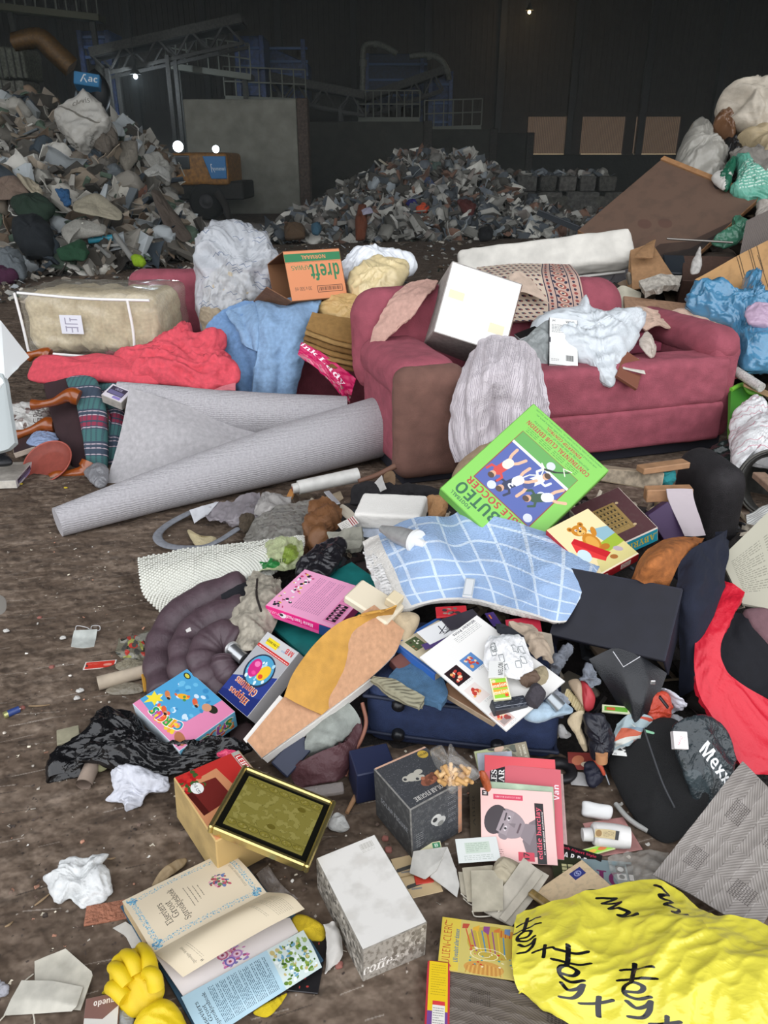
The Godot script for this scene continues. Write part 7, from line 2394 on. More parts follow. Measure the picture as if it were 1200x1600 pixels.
# ---------------------------------------------------------------- suitcase with papers
func papers() -> void:
	rng.seed = 41
	var k := Kit.new()
	var tr := along(X(570, 1168, 0.0), X(866, 1202, 0.0))
	tr.origin.y = 0.0
	var w := 0.56
	var o := T("suitcase", "dark blue soft suitcase lying flat with round black feet under the papers", "suitcase")
	o.transform = tr
	var blue := mat("2b3b62", 0.75, {"tone": "soft", "bump": "grain", "ts": 4.0})
	pad(k, blue, Vector3(w, 0.225, 0.38), 0.05, Transform3D(Basis(), Vector3(w / 2, 0.115, -0.2)), 0.003, 22)
	part(o, "body", k)
	k = Kit.new()
	for y in [0.055, 0.185]:
		tube(k, mat("1a2238", 0.6), spl(PackedVector3Array([Vector3(0.005, y, -0.36), Vector3(0.004, y, -0.05), Vector3(0.05, y, -0.007), Vector3(w - 0.05, y, -0.007), Vector3(w - 0.004, y, -0.05), Vector3(w - 0.005, y, -0.36)]), 60), [0.006], 8)
	part(o, "piping", k)
	for q in [[0.1, 0.17], [0.1, 0.06], [0.39, 0.06]]:
		k = Kit.new()
		var st := Transform3D(Basis(Vector3.RIGHT, PI / 2), Vector3(q[0], q[1], -0.012))
		lathe(k, mat("15161a", 0.35), [0.0, 0.028, 0.012, 0.026, 0.013, 0.02, 0.019, 0.018, 0.02, 0.0], st, 22)
		part(o, "foot", k, "round black foot stud")
	# towels
	drape("denim_towel", "folded blue towel hanging over the edge of the blue suitcase", "towel", cloth("4d7496", 1.0), [[632, 1028, 0.265, 662, 1040, 0.27, 692, 1058, 0.265], [612, 1052, 0.262, 655, 1064, 0.265, 700, 1082, 0.26], [604, 1066, 0.255, 650, 1088, 0.258, 690, 1102, 0.252]], 0.02, 0.006, 9.0, 26)
	drape("knit_towel", "beige knitted edge of a folded towel on the blue suitcase", "towel", mat("8c8872", 0.95, {"bump": "rib", "ts": 9.0, "bd": 1.5}), [[584, 1056, 0.262, 612, 1060, 0.27, 640, 1076, 0.268, 664, 1090, 0.262], [580, 1064, 0.25, 605, 1076, 0.262, 632, 1094, 0.26, 655, 1106, 0.252], [586, 1068, 0.235, 612, 1090, 0.24, 640, 1102, 0.24, 660, 1106, 0.236]], 0.016, 0.006, 12.0, 30)
	bx("maroon_book", "maroon backed book lying under the end of the tan foam board", "book", [606, 1030, 0.275, 640, 1012, 0.285, 625, 1046, 0.262], 0.03, mat("5a3430", 0.6), {"top": mat("6a4038", 0.6), "front": mat("2a7a50", 0.6)}, 0.002)
	# picture books
	var bb := im(512, 512, "2f5a9c")
	rect(bb, 20, 30, 470, 440, "c8bca0")
	for q in [[70, 300, 120, 100, "5a4434"], [70, 60, 120, 150, "4c5a3c"], [260, 250, 180, 170, "dcd8d0"], [260, 60, 180, 140, "6a5a48"]]:
		rect(bb, q[0], q[1], q[2], q[3], q[4])
		dots(bb, q[0] + 10, q[1] + 10, q[2] - 20, q[3] - 20, 8, ["e4dccc", "8c6c4c", "3a3228"], 6, 16)
	bx("blue_picture_book", "blue bordered picture book under the white magazine", "book", [622, 1004, 0.30, 684, 958, 0.315, 680, 1060, 0.285], 0.028, mat("2a5090", 0.5), {"top": pic(bb, 0.35), "left": mat("2f60a8", 0.5), "front": paper("b8a890")}, 0.002)
	var sk := im(256, 256, "dcdcdc")
	for q in 12:
		stroke(sk, [100 + rng.randf() * 120, 60 + rng.randf() * 160, 130 + rng.randf() * 100, 40 + rng.randf() * 180], rng.randf_range(3, 12), "33333a")
	bx("sketch_card", "white card with a dark ink sketch on the blue picture book", "card", [652, 988, 0.325, 704, 962, 0.335, 672, 1008, 0.318], 0.002, pic(sk, 0.5))
	bx("dark_magazine", "dark grey magazine beside the white magazine", "magazine", [690, 968, 0.335, 738, 950, 0.34, 705, 986, 0.33], 0.004, mat("37323a", 0.4))
	var rbk := im(128, 96, "b8242c")
	dots(rbk, 30, 20, 60, 60, 9, ["6a5a54", "8c7c70", "3a3030"], 6, 14)
	bx("red_booklet", "red booklet sticking out from under the checked blanket at the left", "booklet", [680, 948, 0.335, 728, 946, 0.34, 682, 964, 0.33], 0.006, mat("c02830", 0.5), {"top": pic(rbk, 0.4)}, 0.001)
	bx("red_magazine", "red magazine sticking out from under the checked blanket at the right", "magazine", [780, 956, 0.33, 836, 970, 0.335, 800, 990, 0.31], 0.005, mat("b4283c", 0.5))
	bx("violet_card", "dark violet card with an orange mark beside the white magazine", "card", [756, 958, 0.34, 770, 956, 0.34, 772, 978, 0.33], 0.003, pic(vio(), 0.4))
	bx("violet_strip", "violet cardboard strip under the sketch card", "card", [664, 1012, 0.316, 712, 982, 0.325, 668, 1022, 0.312], 0.002, mat("4c3a6c", 0.5))
	var ps := im(480, 680, "e6e4e0")
	ink(ps, "Winkler Prins", 130, 660, 22, "55555a", {"bold": true, "rot": 0})
	greek(ps, 40, 600, 200, 4, 12, "8a8a8a", 3)
	for q in [[413, 435, 100, 120, "2a1c20"], [282, 448, 96, 110, "5a84b8"], [418, 276, 90, 120, "e0d4ce"], [429, 78, 90, 110, "d0b8b0"]]:
		rect(ps, q[0] - q[2] / 2, q[1] - q[3] / 2, q[2], q[3], q[4])
		dots(ps, q[0] - 26, q[1] - 32, 52, 64, 12, ["c84838", "e0a060", "b83c34", "e8c8a8"], 6, 15)
		greek(ps, q[0] - q[2] / 2, q[1] - q[3] / 2 - 16, 60, 2, 8, "9a9a9a", 2)
	for q in 16:
		rect(ps, 400 + q * 4, 30, 2, 34, "555555")
	bx("white_magazine", "large white magazine back cover with small colour pictures on the suitcase", "magazine", [883, 1064, 0.315, 791, 1142, 0.262, 745, 961, 0.365], 0.006, paper("e8e6e2"), {"top": pic(ps, 0.35)}, 0.001)
	bx("hardback_book", "brown hardback book lying under the white magazine", "book", [700, 1066, 0.258, 790, 1110, 0.255, 682, 1080, 0.25], 0.02, paper("b09a80"), {"top": mat("7c5c44", 0.6)}, 0.002)
	var wb := im(256, 256, "dddddd")
	rng.seed = 12
	for q in 10:
		var x := 40 + rng.randf() * 170
		var y := 60 + rng.randf() * 140
		stroke(wb, [x, y, x + 24, y - 6, x + 30, y + 24, x + 4, y + 28, x, y], 3, "6a7070")
	drape("white_print_bag", "white plastic bag with grey line drawings on the white magazine", "plastic bag", pic(wb, 0.4, {"bump": "crease"}), [[764, 992, 0.365, 785, 988, 0.375, 815, 996, 0.37], [758, 1012, 0.35, 790, 1010, 0.375, 830, 1022, 0.36], [757, 1038, 0.335, 795, 1040, 0.36, 835, 1046, 0.34], [768, 1052, 0.33, 800, 1060, 0.335, 826, 1062, 0.325]], 0.004, 0.012, 9.0, 26)
	drape("beige_glove", "beige cloth glove lying behind the white printed bag", "glove", cloth("bca994"), [[795, 974, 0.37, 815, 970, 0.375, 832, 975, 0.365], [812, 998, 0.355, 832, 990, 0.37, 852, 1000, 0.345], [838, 1030, 0.33, 850, 1026, 0.34, 864, 1036, 0.32]], 0.01, 0.01, 14.0, 24)
	drape("black_rag", "black shiny rag between the white magazine and the beige glove", "rag", cloth("22242c"), [[775, 978, 0.365, 795, 982, 0.37, 818, 992, 0.365], [778, 990, 0.36, 800, 996, 0.37, 826, 1010, 0.36]], 0.01, 0.012, 14.0, 18)
	bx("cream_sheet", "cream paper sheet standing behind the white printed bag", "paper", [842, 986, 0.34, 862, 990, 0.33, 848, 1030, 0.31], 0.004, paper("b8ab98"))
	var ml := im(200, 128, "e0e0dc")
	ink(ml, "MELON", 100, 100, 40, "4a4a48", {"bold": true, "w": 150.0})
	bx("melon_card", "white card lettered in grey capitals on the pack of seeds", "card", [790, 1060, 0.345, 786, 1034, 0.355, 765, 1058, 0.34], 0.002, pic(ml, 0.5))
	var sd := im(200, 256, "dcd8b8")
	rect(sd, 14, 14, 172, 228, "8cc43c")
	rect(sd, 14, 60, 172, 60, "e0702c")
	rect(sd, 14, 140, 172, 60, "e8a03c")
	for q in 2:
		ink(sd, "melon", 100, 90 + q * 80, 44, "f0e8c8", {"bold": true, "rot": -6})
	ell(sd, 40, 40, 22, 18, "f0c8a0")
	ell(sd, 160, 214, 22, 18, "d84c2c")
	bx("seed_packet", "green and orange printed packet lying on the patterned black box", "packet", [765, 1060, 0.335, 792, 1056, 0.34, 771, 1095, 0.31], 0.008, paper("d8d8b0"), {"top": pic(sd, 0.35)}, 0.001)
	var bk := im(256, 200, "2f323a")
	rng.seed = 6
	for q in 40:
		var x := rng.randf() * 240
		var y := rng.randf() * 190
		stroke(bk, [x, y, x + 10, y + 8, x + 20, y], 3, "8a8e98")
	rect(bk, 0, 150, 256, 8, "a0a4ac")
	bx("black_card_case", "black patterned card case under the green and orange packet", "case", [770, 1096, 0.305, 818, 1082, 0.305, 775, 1114, 0.295], 0.03, mat("2c2f36", 0.5), {"top": pic(bk, 0.4)}, 0.002)
	lumpy("brown_scrap", "brown paper scraps beside the beige glove", "paper", paper("6a5444"), [812, 1050, 0.33, 835, 1048, 0.33, 842, 1062, 0.32, 825, 1072, 0.31, 812, 1066, 0.32], 0.012, 0.01, 0.008, 18.0)
	lumpy("cream_rag", "cream ragged cloth hanging beside the grey lace", "rag", cloth("a89a7c"), [830, 1048, 0.325, 848, 1040, 0.33, 856, 1058, 0.31, 850, 1074, 0.3, 836, 1068, 0.31], 0.015, 0.012, 0.01, 16.0)
	# clothes between foam board and suitcase
	drape("jeans_cuff", "folded pale grey jeans cuffs beside the foam board", "jeans", cloth("9a9f98"), [[484, 1138, 0.14, 510, 1110, 0.17, 540, 1096, 0.18], [478, 1162, 0.12, 515, 1138, 0.16, 556, 1112, 0.17], [480, 1178, 0.09, 520, 1160, 0.13, 564, 1130, 0.14], [500, 1182, 0.06, 530, 1168, 0.09, 560, 1146, 0.1]], 0.02, 0.01, 9.0, 28)
	drape("quilted_coat", "maroon quilted coat with a light edge beside the suitcase", "coat", mat("4b2c30", 0.6, {"bump": "crease", "ts": 5.0}), [[462, 1195, 0.09, 500, 1175, 0.12, 545, 1155, 0.13, 565, 1120, 0.15], [455, 1215, 0.06, 500, 1200, 0.09, 540, 1185, 0.1, 568, 1160, 0.1], [470, 1230, 0.03, 505, 1222, 0.05, 535, 1215, 0.05, 560, 1200, 0.04]], 0.02, 0.012, 9.0, 34)
	k = Kit.new()
	tube(k, mat("8a5a48", 0.6), spl(XS([566, 1098, 0.17, 572, 1130, 0.13, 562, 1160, 0.1, 548, 1180, 0.09, 540, 1212, 0.04]), 24), [0.006], 8)
	solo("coat_piping", k, "light brown piping edge of the maroon quilted coat", "piping")
	bx("navy_folder", "navy folder wedged between foam board and maroon coat", "folder", [420, 1190, 0.11, 468, 1146, 0.14, 448, 1212, 0.08], 0.012, mat("232a40", 0.5), {}, 0.003)
	bx("navy_book", "dark blue patterned box standing behind the panda carton", "box", [545, 1172, 0.13, 604, 1160, 0.13, 558, 1212, 0.12], 0.115, mat("1b2340", 0.5), {}, 0.003)
	bx("clear_tray", "clear plastic tray lying behind the gold framed map", "lid", [458, 1226, 0.06, 535, 1226, 0.06, 462, 1242, 0.05], 0.02, mat("b0a8a4", 0.15, {"alpha": 0.35}), {}, 0.003)


func vio() -> Image:
	var i := im(64, 128, "3c2a64")
	rect(i, 14, 20, 12, 40, "c8702c")
	return i


# ---------------------------------------------------------------- the front of the floor
func front() -> void:
	rng.seed = 77
	var k := Kit.new()
	# black bin bag
	var bin := mat("141416", 0.2, {"bump": "crease", "ts": 5.0, "bd": 1.0})
	k = Kit.new()
	lump(k, bin, XS([76, 1222, 0.01, 84, 1178, 0.05, 130, 1140, 0.08, 165, 1108, 0.09, 205, 1110, 0.09, 250, 1158, 0.08, 320, 1158, 0.1, 372, 1158, 0.11, 390, 1172, 0.1, 350, 1186, 0.08, 290, 1208, 0.05, 230, 1216, 0.04, 160, 1196, 0.05, 110, 1190, 0.05]), 0.035, 0.03, 0.03, 10.0, 130, 34)
	solo("bin_bag", k, "crinkled black bin bag lying on the floor under the circus game box", "bin bag")
	lumpy("pink_scrap", "pink plastic scrap on the black bin bag beside the cake carton", "plastic", mat("d8466c", 0.35, {"bump": "crease", "ts": 9.0}), [338, 1178, 0.12, 352, 1170, 0.13, 368, 1172, 0.13, 364, 1180, 0.12, 345, 1184, 0.11], 0.01, 0.008, 0.005, 20.0)
	lumpy("white_rag", "crumpled white cloth hanging out from under the black bin bag", "cloth", mat("d3d5de", 0.6, {"tone": "soft", "bump": "crease", "ts": 5.0}), [162, 1252, 0.01, 175, 1235, 0.03, 172, 1205, 0.06, 200, 1198, 0.07, 240, 1208, 0.06, 264, 1216, 0.05, 262, 1236, 0.03, 235, 1240, 0.03, 222, 1258, 0.01, 198, 1266, 0.005, 190, 1256, 0.01], 0.02, 0.012, 0.014, 20.0)
	k = Kit.new()
	var tb := XS([131, 1226, 0.022, 145, 1194, 0.03])
	tube(k, mat("a39182", 0.85, {"tone": "soft"}), PackedVector3Array([tb[0], tb[1]]), [0.022], 22, false)
	tube(k, mat("7a6a5e", 0.9), PackedVector3Array([tb[1], tb[0]]), [0.0195], 22, false)
	solo("cardboard_tube", k, "short empty cardboard roll at the end of the black bin bag", "cardboard roll")
	bx("small_carton", "small dirty cream carton half covered by the black bin bag", "carton", [87, 1140, 0.05, 122, 1133, 0.05, 90, 1162, 0.05], 0.05, paper("a8a288"), {}, 0.002)
	lumpy("olive_scrap", "olive paper scrap under the black bin bag", "paper", paper("8c8a66"), [150, 1196, 0.03, 165, 1188, 0.04, 168, 1200, 0.03, 155, 1206, 0.02], 0.006, 0.005, 0.003, 20.0)
	# left floor
	o_mask()
	bx("red_card", "small red playing card lying face down on the bare floor", "card", [133, 1033, 0.002, 181, 1032, 0.003, 131, 1045, 0.002], 0.0015, pic(redcard(), 0.4))
	k = Kit.new()
	tube(k, mat("c8b8a2", 0.8, {"tone": "soft"}), XS([153, 1068, 0.025, 228, 1048, 0.03]), [0.024, 0.022], 18)
	solo("pale_roll", k, "pale paper roll lying between the red card and the purple jacket", "roll")
	k = Kit.new()
	bar(k, mat("b8862c", 0.7), X(224, 1054, 0.03), X(228, 1080, 0.02), 0.014, 0.012)
	solo("yellow_stick", k, "yellow wooden stick beside the pale paper roll", "stick")
	var ms := im(256, 200, "6a6658")
	dots(ms, 0, 0, 256, 200, 40, ["9a9a54", "4a4844", "a83a30", "8c8a80", "2f3028"], 10, 34)
	drape("clear_packet", "crumpled clear packet with green and red print beside the purple jacket", "packet", pic(ms, 0.25, {"bump": "crease"}), [[186, 1000, 0.02, 210, 990, 0.03, 244, 984, 0.03], [180, 1018, 0.015, 212, 1012, 0.03, 240, 1010, 0.03], [196, 1032, 0.01, 220, 1032, 0.02, 236, 1034, 0.02]], 0.003, 0.01, 14.0, 22)
	lumpy("clear_film", "clear film scrap beside the pale paper roll", "film", film("948c78", 0.7), [180, 1040, 0.01, 200, 1030, 0.02, 225, 1034, 0.02, 228, 1046, 0.02, 195, 1050, 0.01], 0.01, 0.006, 0.006, 18.0)
	lumpy("clear_scrap", "clear plastic scrap under the pale paper roll", "film", film("8a8272", 0.7), [166, 1078, 0.01, 195, 1066, 0.015, 222, 1070, 0.015, 220, 1082, 0.008, 180, 1086, 0.005], 0.008, 0.005, 0.005, 18.0)
	o_battery()
	# gold frame and cake carton
	var cp := im(512, 460, "b8302c")
	poly(cp, [90, 460, 60, 200, 512, 120, 512, 460], "c88a62")
	poly(cp, [110, 420, 120, 240, 300, 220, 330, 400], "6a2420")
	poly(cp, [110, 420, 330, 400, 335, 440, 120, 460], "4a1814")
	poly(cp, [240, 120, 420, 60, 460, 160, 280, 240], "e8d0b4")
	dots(cp, 270, 90, 150, 100, 34, ["c8302c", "a81c20", "d84840"], 10, 18)
	dots(cp, 10, 330, 130, 120, 30, ["c8302c", "a81c20", "3c5a2c"], 12, 20)
	ell(cp, 140, 380, 44, 40, "e4e4e0")
	ink(cp, "24 cm", 140, 380, 24, "3a3a3a")
	rect(cp, 0, 0, 512, 56, "a8a69c")
	rect(cp, 30, 6, 220, 44, "c03034")
	ink(cp, "LEIFHEIT", 140, 28, 34, "f0e8e0", {"bold": true, "w": 200.0})
	var cs2 := im(256, 160, "c8a868")
	rect(cs2, 20, 0, 60, 160, "c4c0b4")
	greek(cs2, 26, 20, 46, 9, 14, "8a8678", 3)
	var carton2 := bx("cake_tin_carton", "dented cake tin carton with red cake photo under the gold framed map", "carton", [372, 1172, 0.16, 448, 1262, 0.145, 270, 1216, 0.165], 0.14, mat("b89a62", 0.7), {"top": pic(cp, 0.35), "left": pic(grime(cs2, 0.3), 0.6), "front": mat("c0a46c", 0.7, {"tone": "soft", "ts": 2.0})}, 0.003, 0.004)
	gold_map()
	lumpy("white_tissue", "small crumpled white tissue beside the gold framed map", "tissue", mat("d4d4d0", 0.6, {"tone": "soft", "bump": "crease", "ts": 5.0}), [514, 1292, 0.01, 520, 1272, 0.03, 532, 1270, 0.03, 545, 1288, 0.015, 540, 1298, 0.005, 524, 1298, 0.005], 0.012, 0.008, 0.006, 20.0)
	k = Kit.new()
	tube(k, mat("a07a58", 0.8), XS([542, 1270, 0.008, 558, 1240, 0.012]), [0.006, 0.008], 8)
	solo("wood_peg", k, "pointed wooden stick on the floor beside the panda carton", "stick")
	# panda carton
	var pa := im(512, 420, "3a3c40")
	for q in 900:
		ell(pa, rng.randf() * 512, rng.randf() * 420, rng.randf_range(1, 3), rng.randf_range(1, 3), ["6a6c70", "7a7a7c", "2a2c30"][q % 3])
	for q in [[110, 200, 34, 26], [170, 210, 60, 36], [240, 190, 40, 24], [210, 240, 50, 22]]:
		ell(pa, q[0] + 40, q[1], q[2], q[3], "b0aca0")
	for q in [[130, 200], [220, 240]]:
		ell(pa, q[0] + 10, q[1], 14, 12, "3a3a3c")
	ell(pa, 320, 290, 100, 42, "8a5440", -6)
	dots(pa, 240, 255, 150, 60, 24, ["7a4a38", "a86a50", "6a4030"], 10, 22)
	ell(pa, 440, 60, 46, 40, "b89a3c")
	ink(pa, "SOLAR", 440, 60, 20, "3a3420", {"bold": true})
	ink(pa, "SOLAR FIGURE", 230, 380, 36, "c4c2bc", {"serif": true, "bold": true, "rot": 180, "w": 300.0})
	rect(pa, 0, 0, 512, 16, "c8a088")
	var pf := im(420, 420, "3c3e42")
	for q in 900:
		ell(pf, rng.randf() * 420, rng.randf() * 420, rng.randf_range(1, 3), rng.randf_range(1, 3), ["64666a", "75767a", "2a2c30"][q % 3])
	ell(pf, 200, 190, 44, 40, "c4c4c0")
	ell(pf, 230, 220, 50, 36, "b8b8b4")
	ell(pf, 190, 190, 20, 18, "2a2a2c")
	ell(pf, 236, 240, 26, 20, "7c7c78")
	for q in 5:
		greek(pf, 300, 60 + q * 50, 70, 2, 14, "8a8c90", 4)
	greek(pf, 30, 230, 60, 7, 18, "9a9c9c", 4)
	rect(pf, 388, 0, 32, 420, "c08a6c")
	var psd := im(420, 360, "3a3b3c")
	ink(psd, "SOLAR FIGURE", 230, 180, 34, "84868a", {"bold": true})
	bx("panda_carton", "dusty black carton with white bear figures and wooden pegs on top", "carton", [576, 1199, 0.175, 662, 1168, 0.18, 643, 1259, 0.175], 0.17, mat("807e7a", 0.85, {"tone": "dirty", "ts": 5.0}), {"top": pic(pa, 0.6), "front": pic(grime(pf, 0.25, "8a8a88"), 0.65), "left": pic(grime(psd, 0.3, "8a8a88"), 0.7)}, 0.003, 0.005)
	pegs()
	shoebox()
	records()
	masks()
	big_book()
	gloves()
	right_front()


func redcard() -> Image:
	var i := im(128, 80, "dcd8d0")
	rect(i, 5, 5, 118, 70, "c8382c")
	ell(i, 96, 44, 18, 14, "e09080")
	greek(i, 14, 20, 50, 2, 10, "dc6a58", 4)
	return i


func o_mask() -> void:
	var o := T("face_mask", "pale blue pleated face mask lying alone on the bare floor", "face mask")
	var k := Kit.new()
	patch(k, paper("c4c8c2"), [XS([116, 985, 0.02, 134, 984, 0.022, 152, 983, 0.02]), XS([113, 996, 0.006, 131, 997, 0.008, 150, 997, 0.006]), XS([111, 1010, 0.004, 128, 1012, 0.006, 147, 1010, 0.004])], 14, 14, 0.003, 0.001, 14.0, 0.2)
	part(o, "pleats", k)
	k = Kit.new()
	for q in [[142, 983, 0.01, 144, 978, 0.012, 155, 978, 0.012, 156, 984, 0.004, 150, 986, 0.004], [118, 986, 0.008, 120, 978, 0.012, 134, 980, 0.012, 140, 983, 0.01]]:
		tube(k, mat("c8c8c8", 0.8), spl(XS(q), 20), [0.0015], 6)
	part(o, "ear_loop", k)


func o_battery() -> void:
	var o := T("battery", "small blue and silver battery lying on the bare floor at the left edge", "battery")
	var k := Kit.new()
	var a := X(6, 1118, 0.01)
	var b := X(30, 1108, 0.01)
	tube(k, mat("2c4078", 0.35), PackedVector3Array([a.lerp(b, 0.25), b]), [0.011], 16)
	part(o, "sleeve", k)
	k = Kit.new()
	tube(k, mat("b0b078", 0.3, {"metal": 0.6}), PackedVector3Array([a, a.lerp(b, 0.25)]), [0.011], 16)
	part(o, "gold_end", k)
	k = Kit.new()
	tube(k, mat("b8b8b8", 0.3, {"metal": 0.8}), PackedVector3Array([b, b + (b - a).normalized() * 0.004]), [0.004], 10)
	part(o, "terminal", k)


func gold_map() -> void:
	var i := im(640, 540, "8c8340")
	rng.seed = 50
	# land and sea of an engraved map
	var n := FastNoiseLite.new()
	n.frequency = 0.011
	n.fractal_octaves = 4
	n.seed = 14
	for y in range(0, 540, 2):
		for x in range(0, 640, 2):
			var v := n.get_noise_2d(x, y)
			if v > 0.12 and y > 90 and y < 450:
				rect(i, x, y, 2, 2, "988f4e")
			elif v > 0.09 and y > 90 and y < 450:
				rect(i, x, y, 2, 2, "5c5420")
			elif (x + y) % 6 == 0:
				rect(i, x, y, 2, 2, "7e7536")
	for q in 7:
		for y in [46, 494]:
			ell(i, 50 + q * 90, y, 42, 28, "5a521e")
			ell(i, 50 + q * 90, y, 38, 24, "8a8038")
			dots(i, 24 + q * 90, y - 14, 52, 26, 6, ["766c2c", "a0965a"], 4, 9)
	rect(i, 0, 80, 640, 3, "5a521e")
	rect(i, 0, 460, 640, 3, "5a521e")
	for q in [[300, 130], [140, 400]]:
		ell(i, q[0] + 200, q[1], 34, 24, "6a6024")
	var o := T("framed_map", "gold framed engraved world map with black border resting on the cake carton", "picture frame")
	var f := frame([383, 1200, 0.192, 523, 1253, 0.132, 328, 1291, 0.182])
	o.transform = f[0]
	var w: float = f[1]
	var h: float = f[2]
	var k := Kit.new()
	var gold := mat("c8b676", 0.2, {"metal": 0.9})
	for s in [[-w / 2, 0, 0.012, h], [w / 2, 0, 0.012, h]]:
		cuboid(k, gold, s[2], 0.028, s[3] + 0.012, {}, 0.004, 0, Vector3(s[0], -0.024, s[1]))
	for s in [[0, -h / 2, w, 0.012], [0, h / 2, w, 0.012]]:
		cuboid(k, gold, s[2] - 0.01, 0.028, s[3], {}, 0.004, 0, Vector3(s[0], -0.024, s[1]))
	part(o, "gold_rim", k, "shiny gold rim")
	k = Kit.new()
	cuboid(k, mat("141410", 0.12), w - 0.008, 0.016, h - 0.008, {}, 0.001, 0, Vector3(0, -0.02, 0))
	part(o, "black_mount", k, "glossy black mount")
	k = Kit.new()
	cuboid(k, mat("7d7430", 0.3, {"metal": 0.5}), w * 0.83, 0.003, h * 0.8, {"top": mat("ffffff", 0.28, {"tex": ImageTexture.create_from_image(i), "metal": 0.3})}, 0.0005, 0, Vector3(0, -0.004, 0))
	part(o, "engraved_plate", k)


func pegs() -> void:
	var o := T("peg_bag", "clear bag of small wooden game pegs lying on the panda carton", "bag of pegs")
	var k := Kit.new()
	lump(k, mat("e0dcd4", 0.1, {"bump": "crease", "ts": 9.0, "bd": 0.6, "alpha": 0.07}), XS([673, 1176, 0.2, 690, 1165, 0.23, 700, 1178, 0.22, 704, 1162, 0.25, 716, 1178, 0.23, 750, 1210, 0.19, 725, 1230, 0.18, 704, 1241, 0.18, 690, 1215, 0.185]), 0.03, 0.006, 0.006, 12.0, 60, 12)
	part(o, "clear_bag", k, "clear plastic bag")
	rng.seed = 9
	var wm := [mat("c9a06c", 0.6), mat("d3ae7c", 0.6), mat("bb9058", 0.6)]
	for n in 24:
		var p := X(685 + rng.randf() * 46, 1200 + rng.randf() * 24, 0.19 + rng.randf() * 0.025)
		var b := Basis.from_euler(Vector3(rng.randf_range(0.6, 2.2), rng.randf() * TAU, rng.randf() * 0.6))
		k = Kit.new()
		lathe(k, wm[n % 3], [0.0, -0.016, 0.006, -0.016, 0.0075, -0.013, 0.006, -0.008, 0.006, 0.006, 0.004, 0.008, 0.006, 0.012, 0.004, 0.017, 0.0, 0.018], Transform3D(b, p), 10)
		var m := solo("game_peg", k, "small turned wooden peg inside the clear bag on the panda carton", "peg", "wooden pegs in the clear bag")
	k = Kit.new()
	lump(k, mat("a8522c", 0.3, {"bump": "crease", "ts": 8.0}), XS([748, 1208, 0.14, 756, 1204, 0.15, 764, 1216, 0.12, 768, 1232, 0.09, 762, 1240, 0.08, 754, 1228, 0.1]), 0.014, 0.01, 0.004, 14.0, 40, 10)
	solo("orange_wrapper", k, "crumpled orange brown wrapper between the panda carton and the pink sleeves", "wrapper")


func shoebox() -> void:
	var i := im(300, 600, "d9d6d0")
	for q in 14:
		rect(i, 206 + q * 5, 24, 2 + q % 3, 40, "b4b0a8")
	greek(i, 206, 70, 66, 2, 9, "b8b4ac", 3)
	grime(i, 0.18, "8c867c", 0.006)
	var s := im(420, 200, "9a948a")
	ink(s, "coffee", 120, 130, 60, "e4e0da", {"serif": true, "bold": true, "shear": 0.3})
	ink(s, "coffee", 330, 100, 30, "6a645c", {"serif": true, "shear": 0.3})
	dots(s, 200, 20, 210, 170, 60, ["7a746a", "b4aea4", "6a6258"], 6, 20)
	grime(s, 0.6, "5a5248", 0.03)
	var d := im(512, 200, "8a857c")
	dots(d, 0, 0, 512, 200, 160, ["6a655c", "a49e94", "4e4a44", "b8b2a8"], 4, 18)
	grime(d, 0.6, "4a443c", 0.03)
	bx("shoe_box", "dirty white topped shoe box standing on the floor in the front middle", "shoe box", [492, 1340, 0.105, 585, 1305, 0.105, 566, 1485, 0.105], 0.105, mat("8f897f", 0.85, {"tone": "dirty", "ts": 5.0}), {"top": pic(i, 0.6), "front": pic(s, 0.75), "left": pic(d, 0.8)}, 0.002, 0.002)


func face(i: Image, x: float, y: float, s: float) -> void:  # a plain printed portrait, lying on its side
	ell(i, x, y, 78 * s, 104 * s, "8d8084")
	ell(i, x - 6 * s, y - 62 * s, 84 * s, 58 * s, "3c3438")
	poly(i, [x - 60 * s, y - 40 * s, x + 60 * s, y - 40 * s, x + 70 * s, y + 20 * s, x - 70 * s, y + 20 * s], "978a8e")
	ell(i, x - 78 * s, y + 4 * s, 14 * s, 24 * s, "84787c")
	for e in [-1, 1]:
		ell(i, x + e * 30 * s, y + 2 * s, 15 * s, 8 * s, "cfc6c8")
		ell(i, x + e * 30 * s, y + 2 * s, 7 * s, 7 * s, "2a2428")
		stroke(i, [x + e * 12 * s, y - 16 * s, x + e * 50 * s, y - 20 * s], 8 * s, "3c3438")
	poly(i, [x + 2 * s, y + 4 * s, x + 18 * s, y + 44 * s, x - 8 * s, y + 46 * s], "786c70")
	stroke(i, [x - 24 * s, y + 68 * s, x + 26 * s, y + 68 * s], 10 * s, "5c4a50")
	poly(i, [x - 40 * s, y + 90 * s, x + 40 * s, y + 90 * s, x + 60 * s, y + 150 * s, x - 60 * s, y + 150 * s], "82767a")


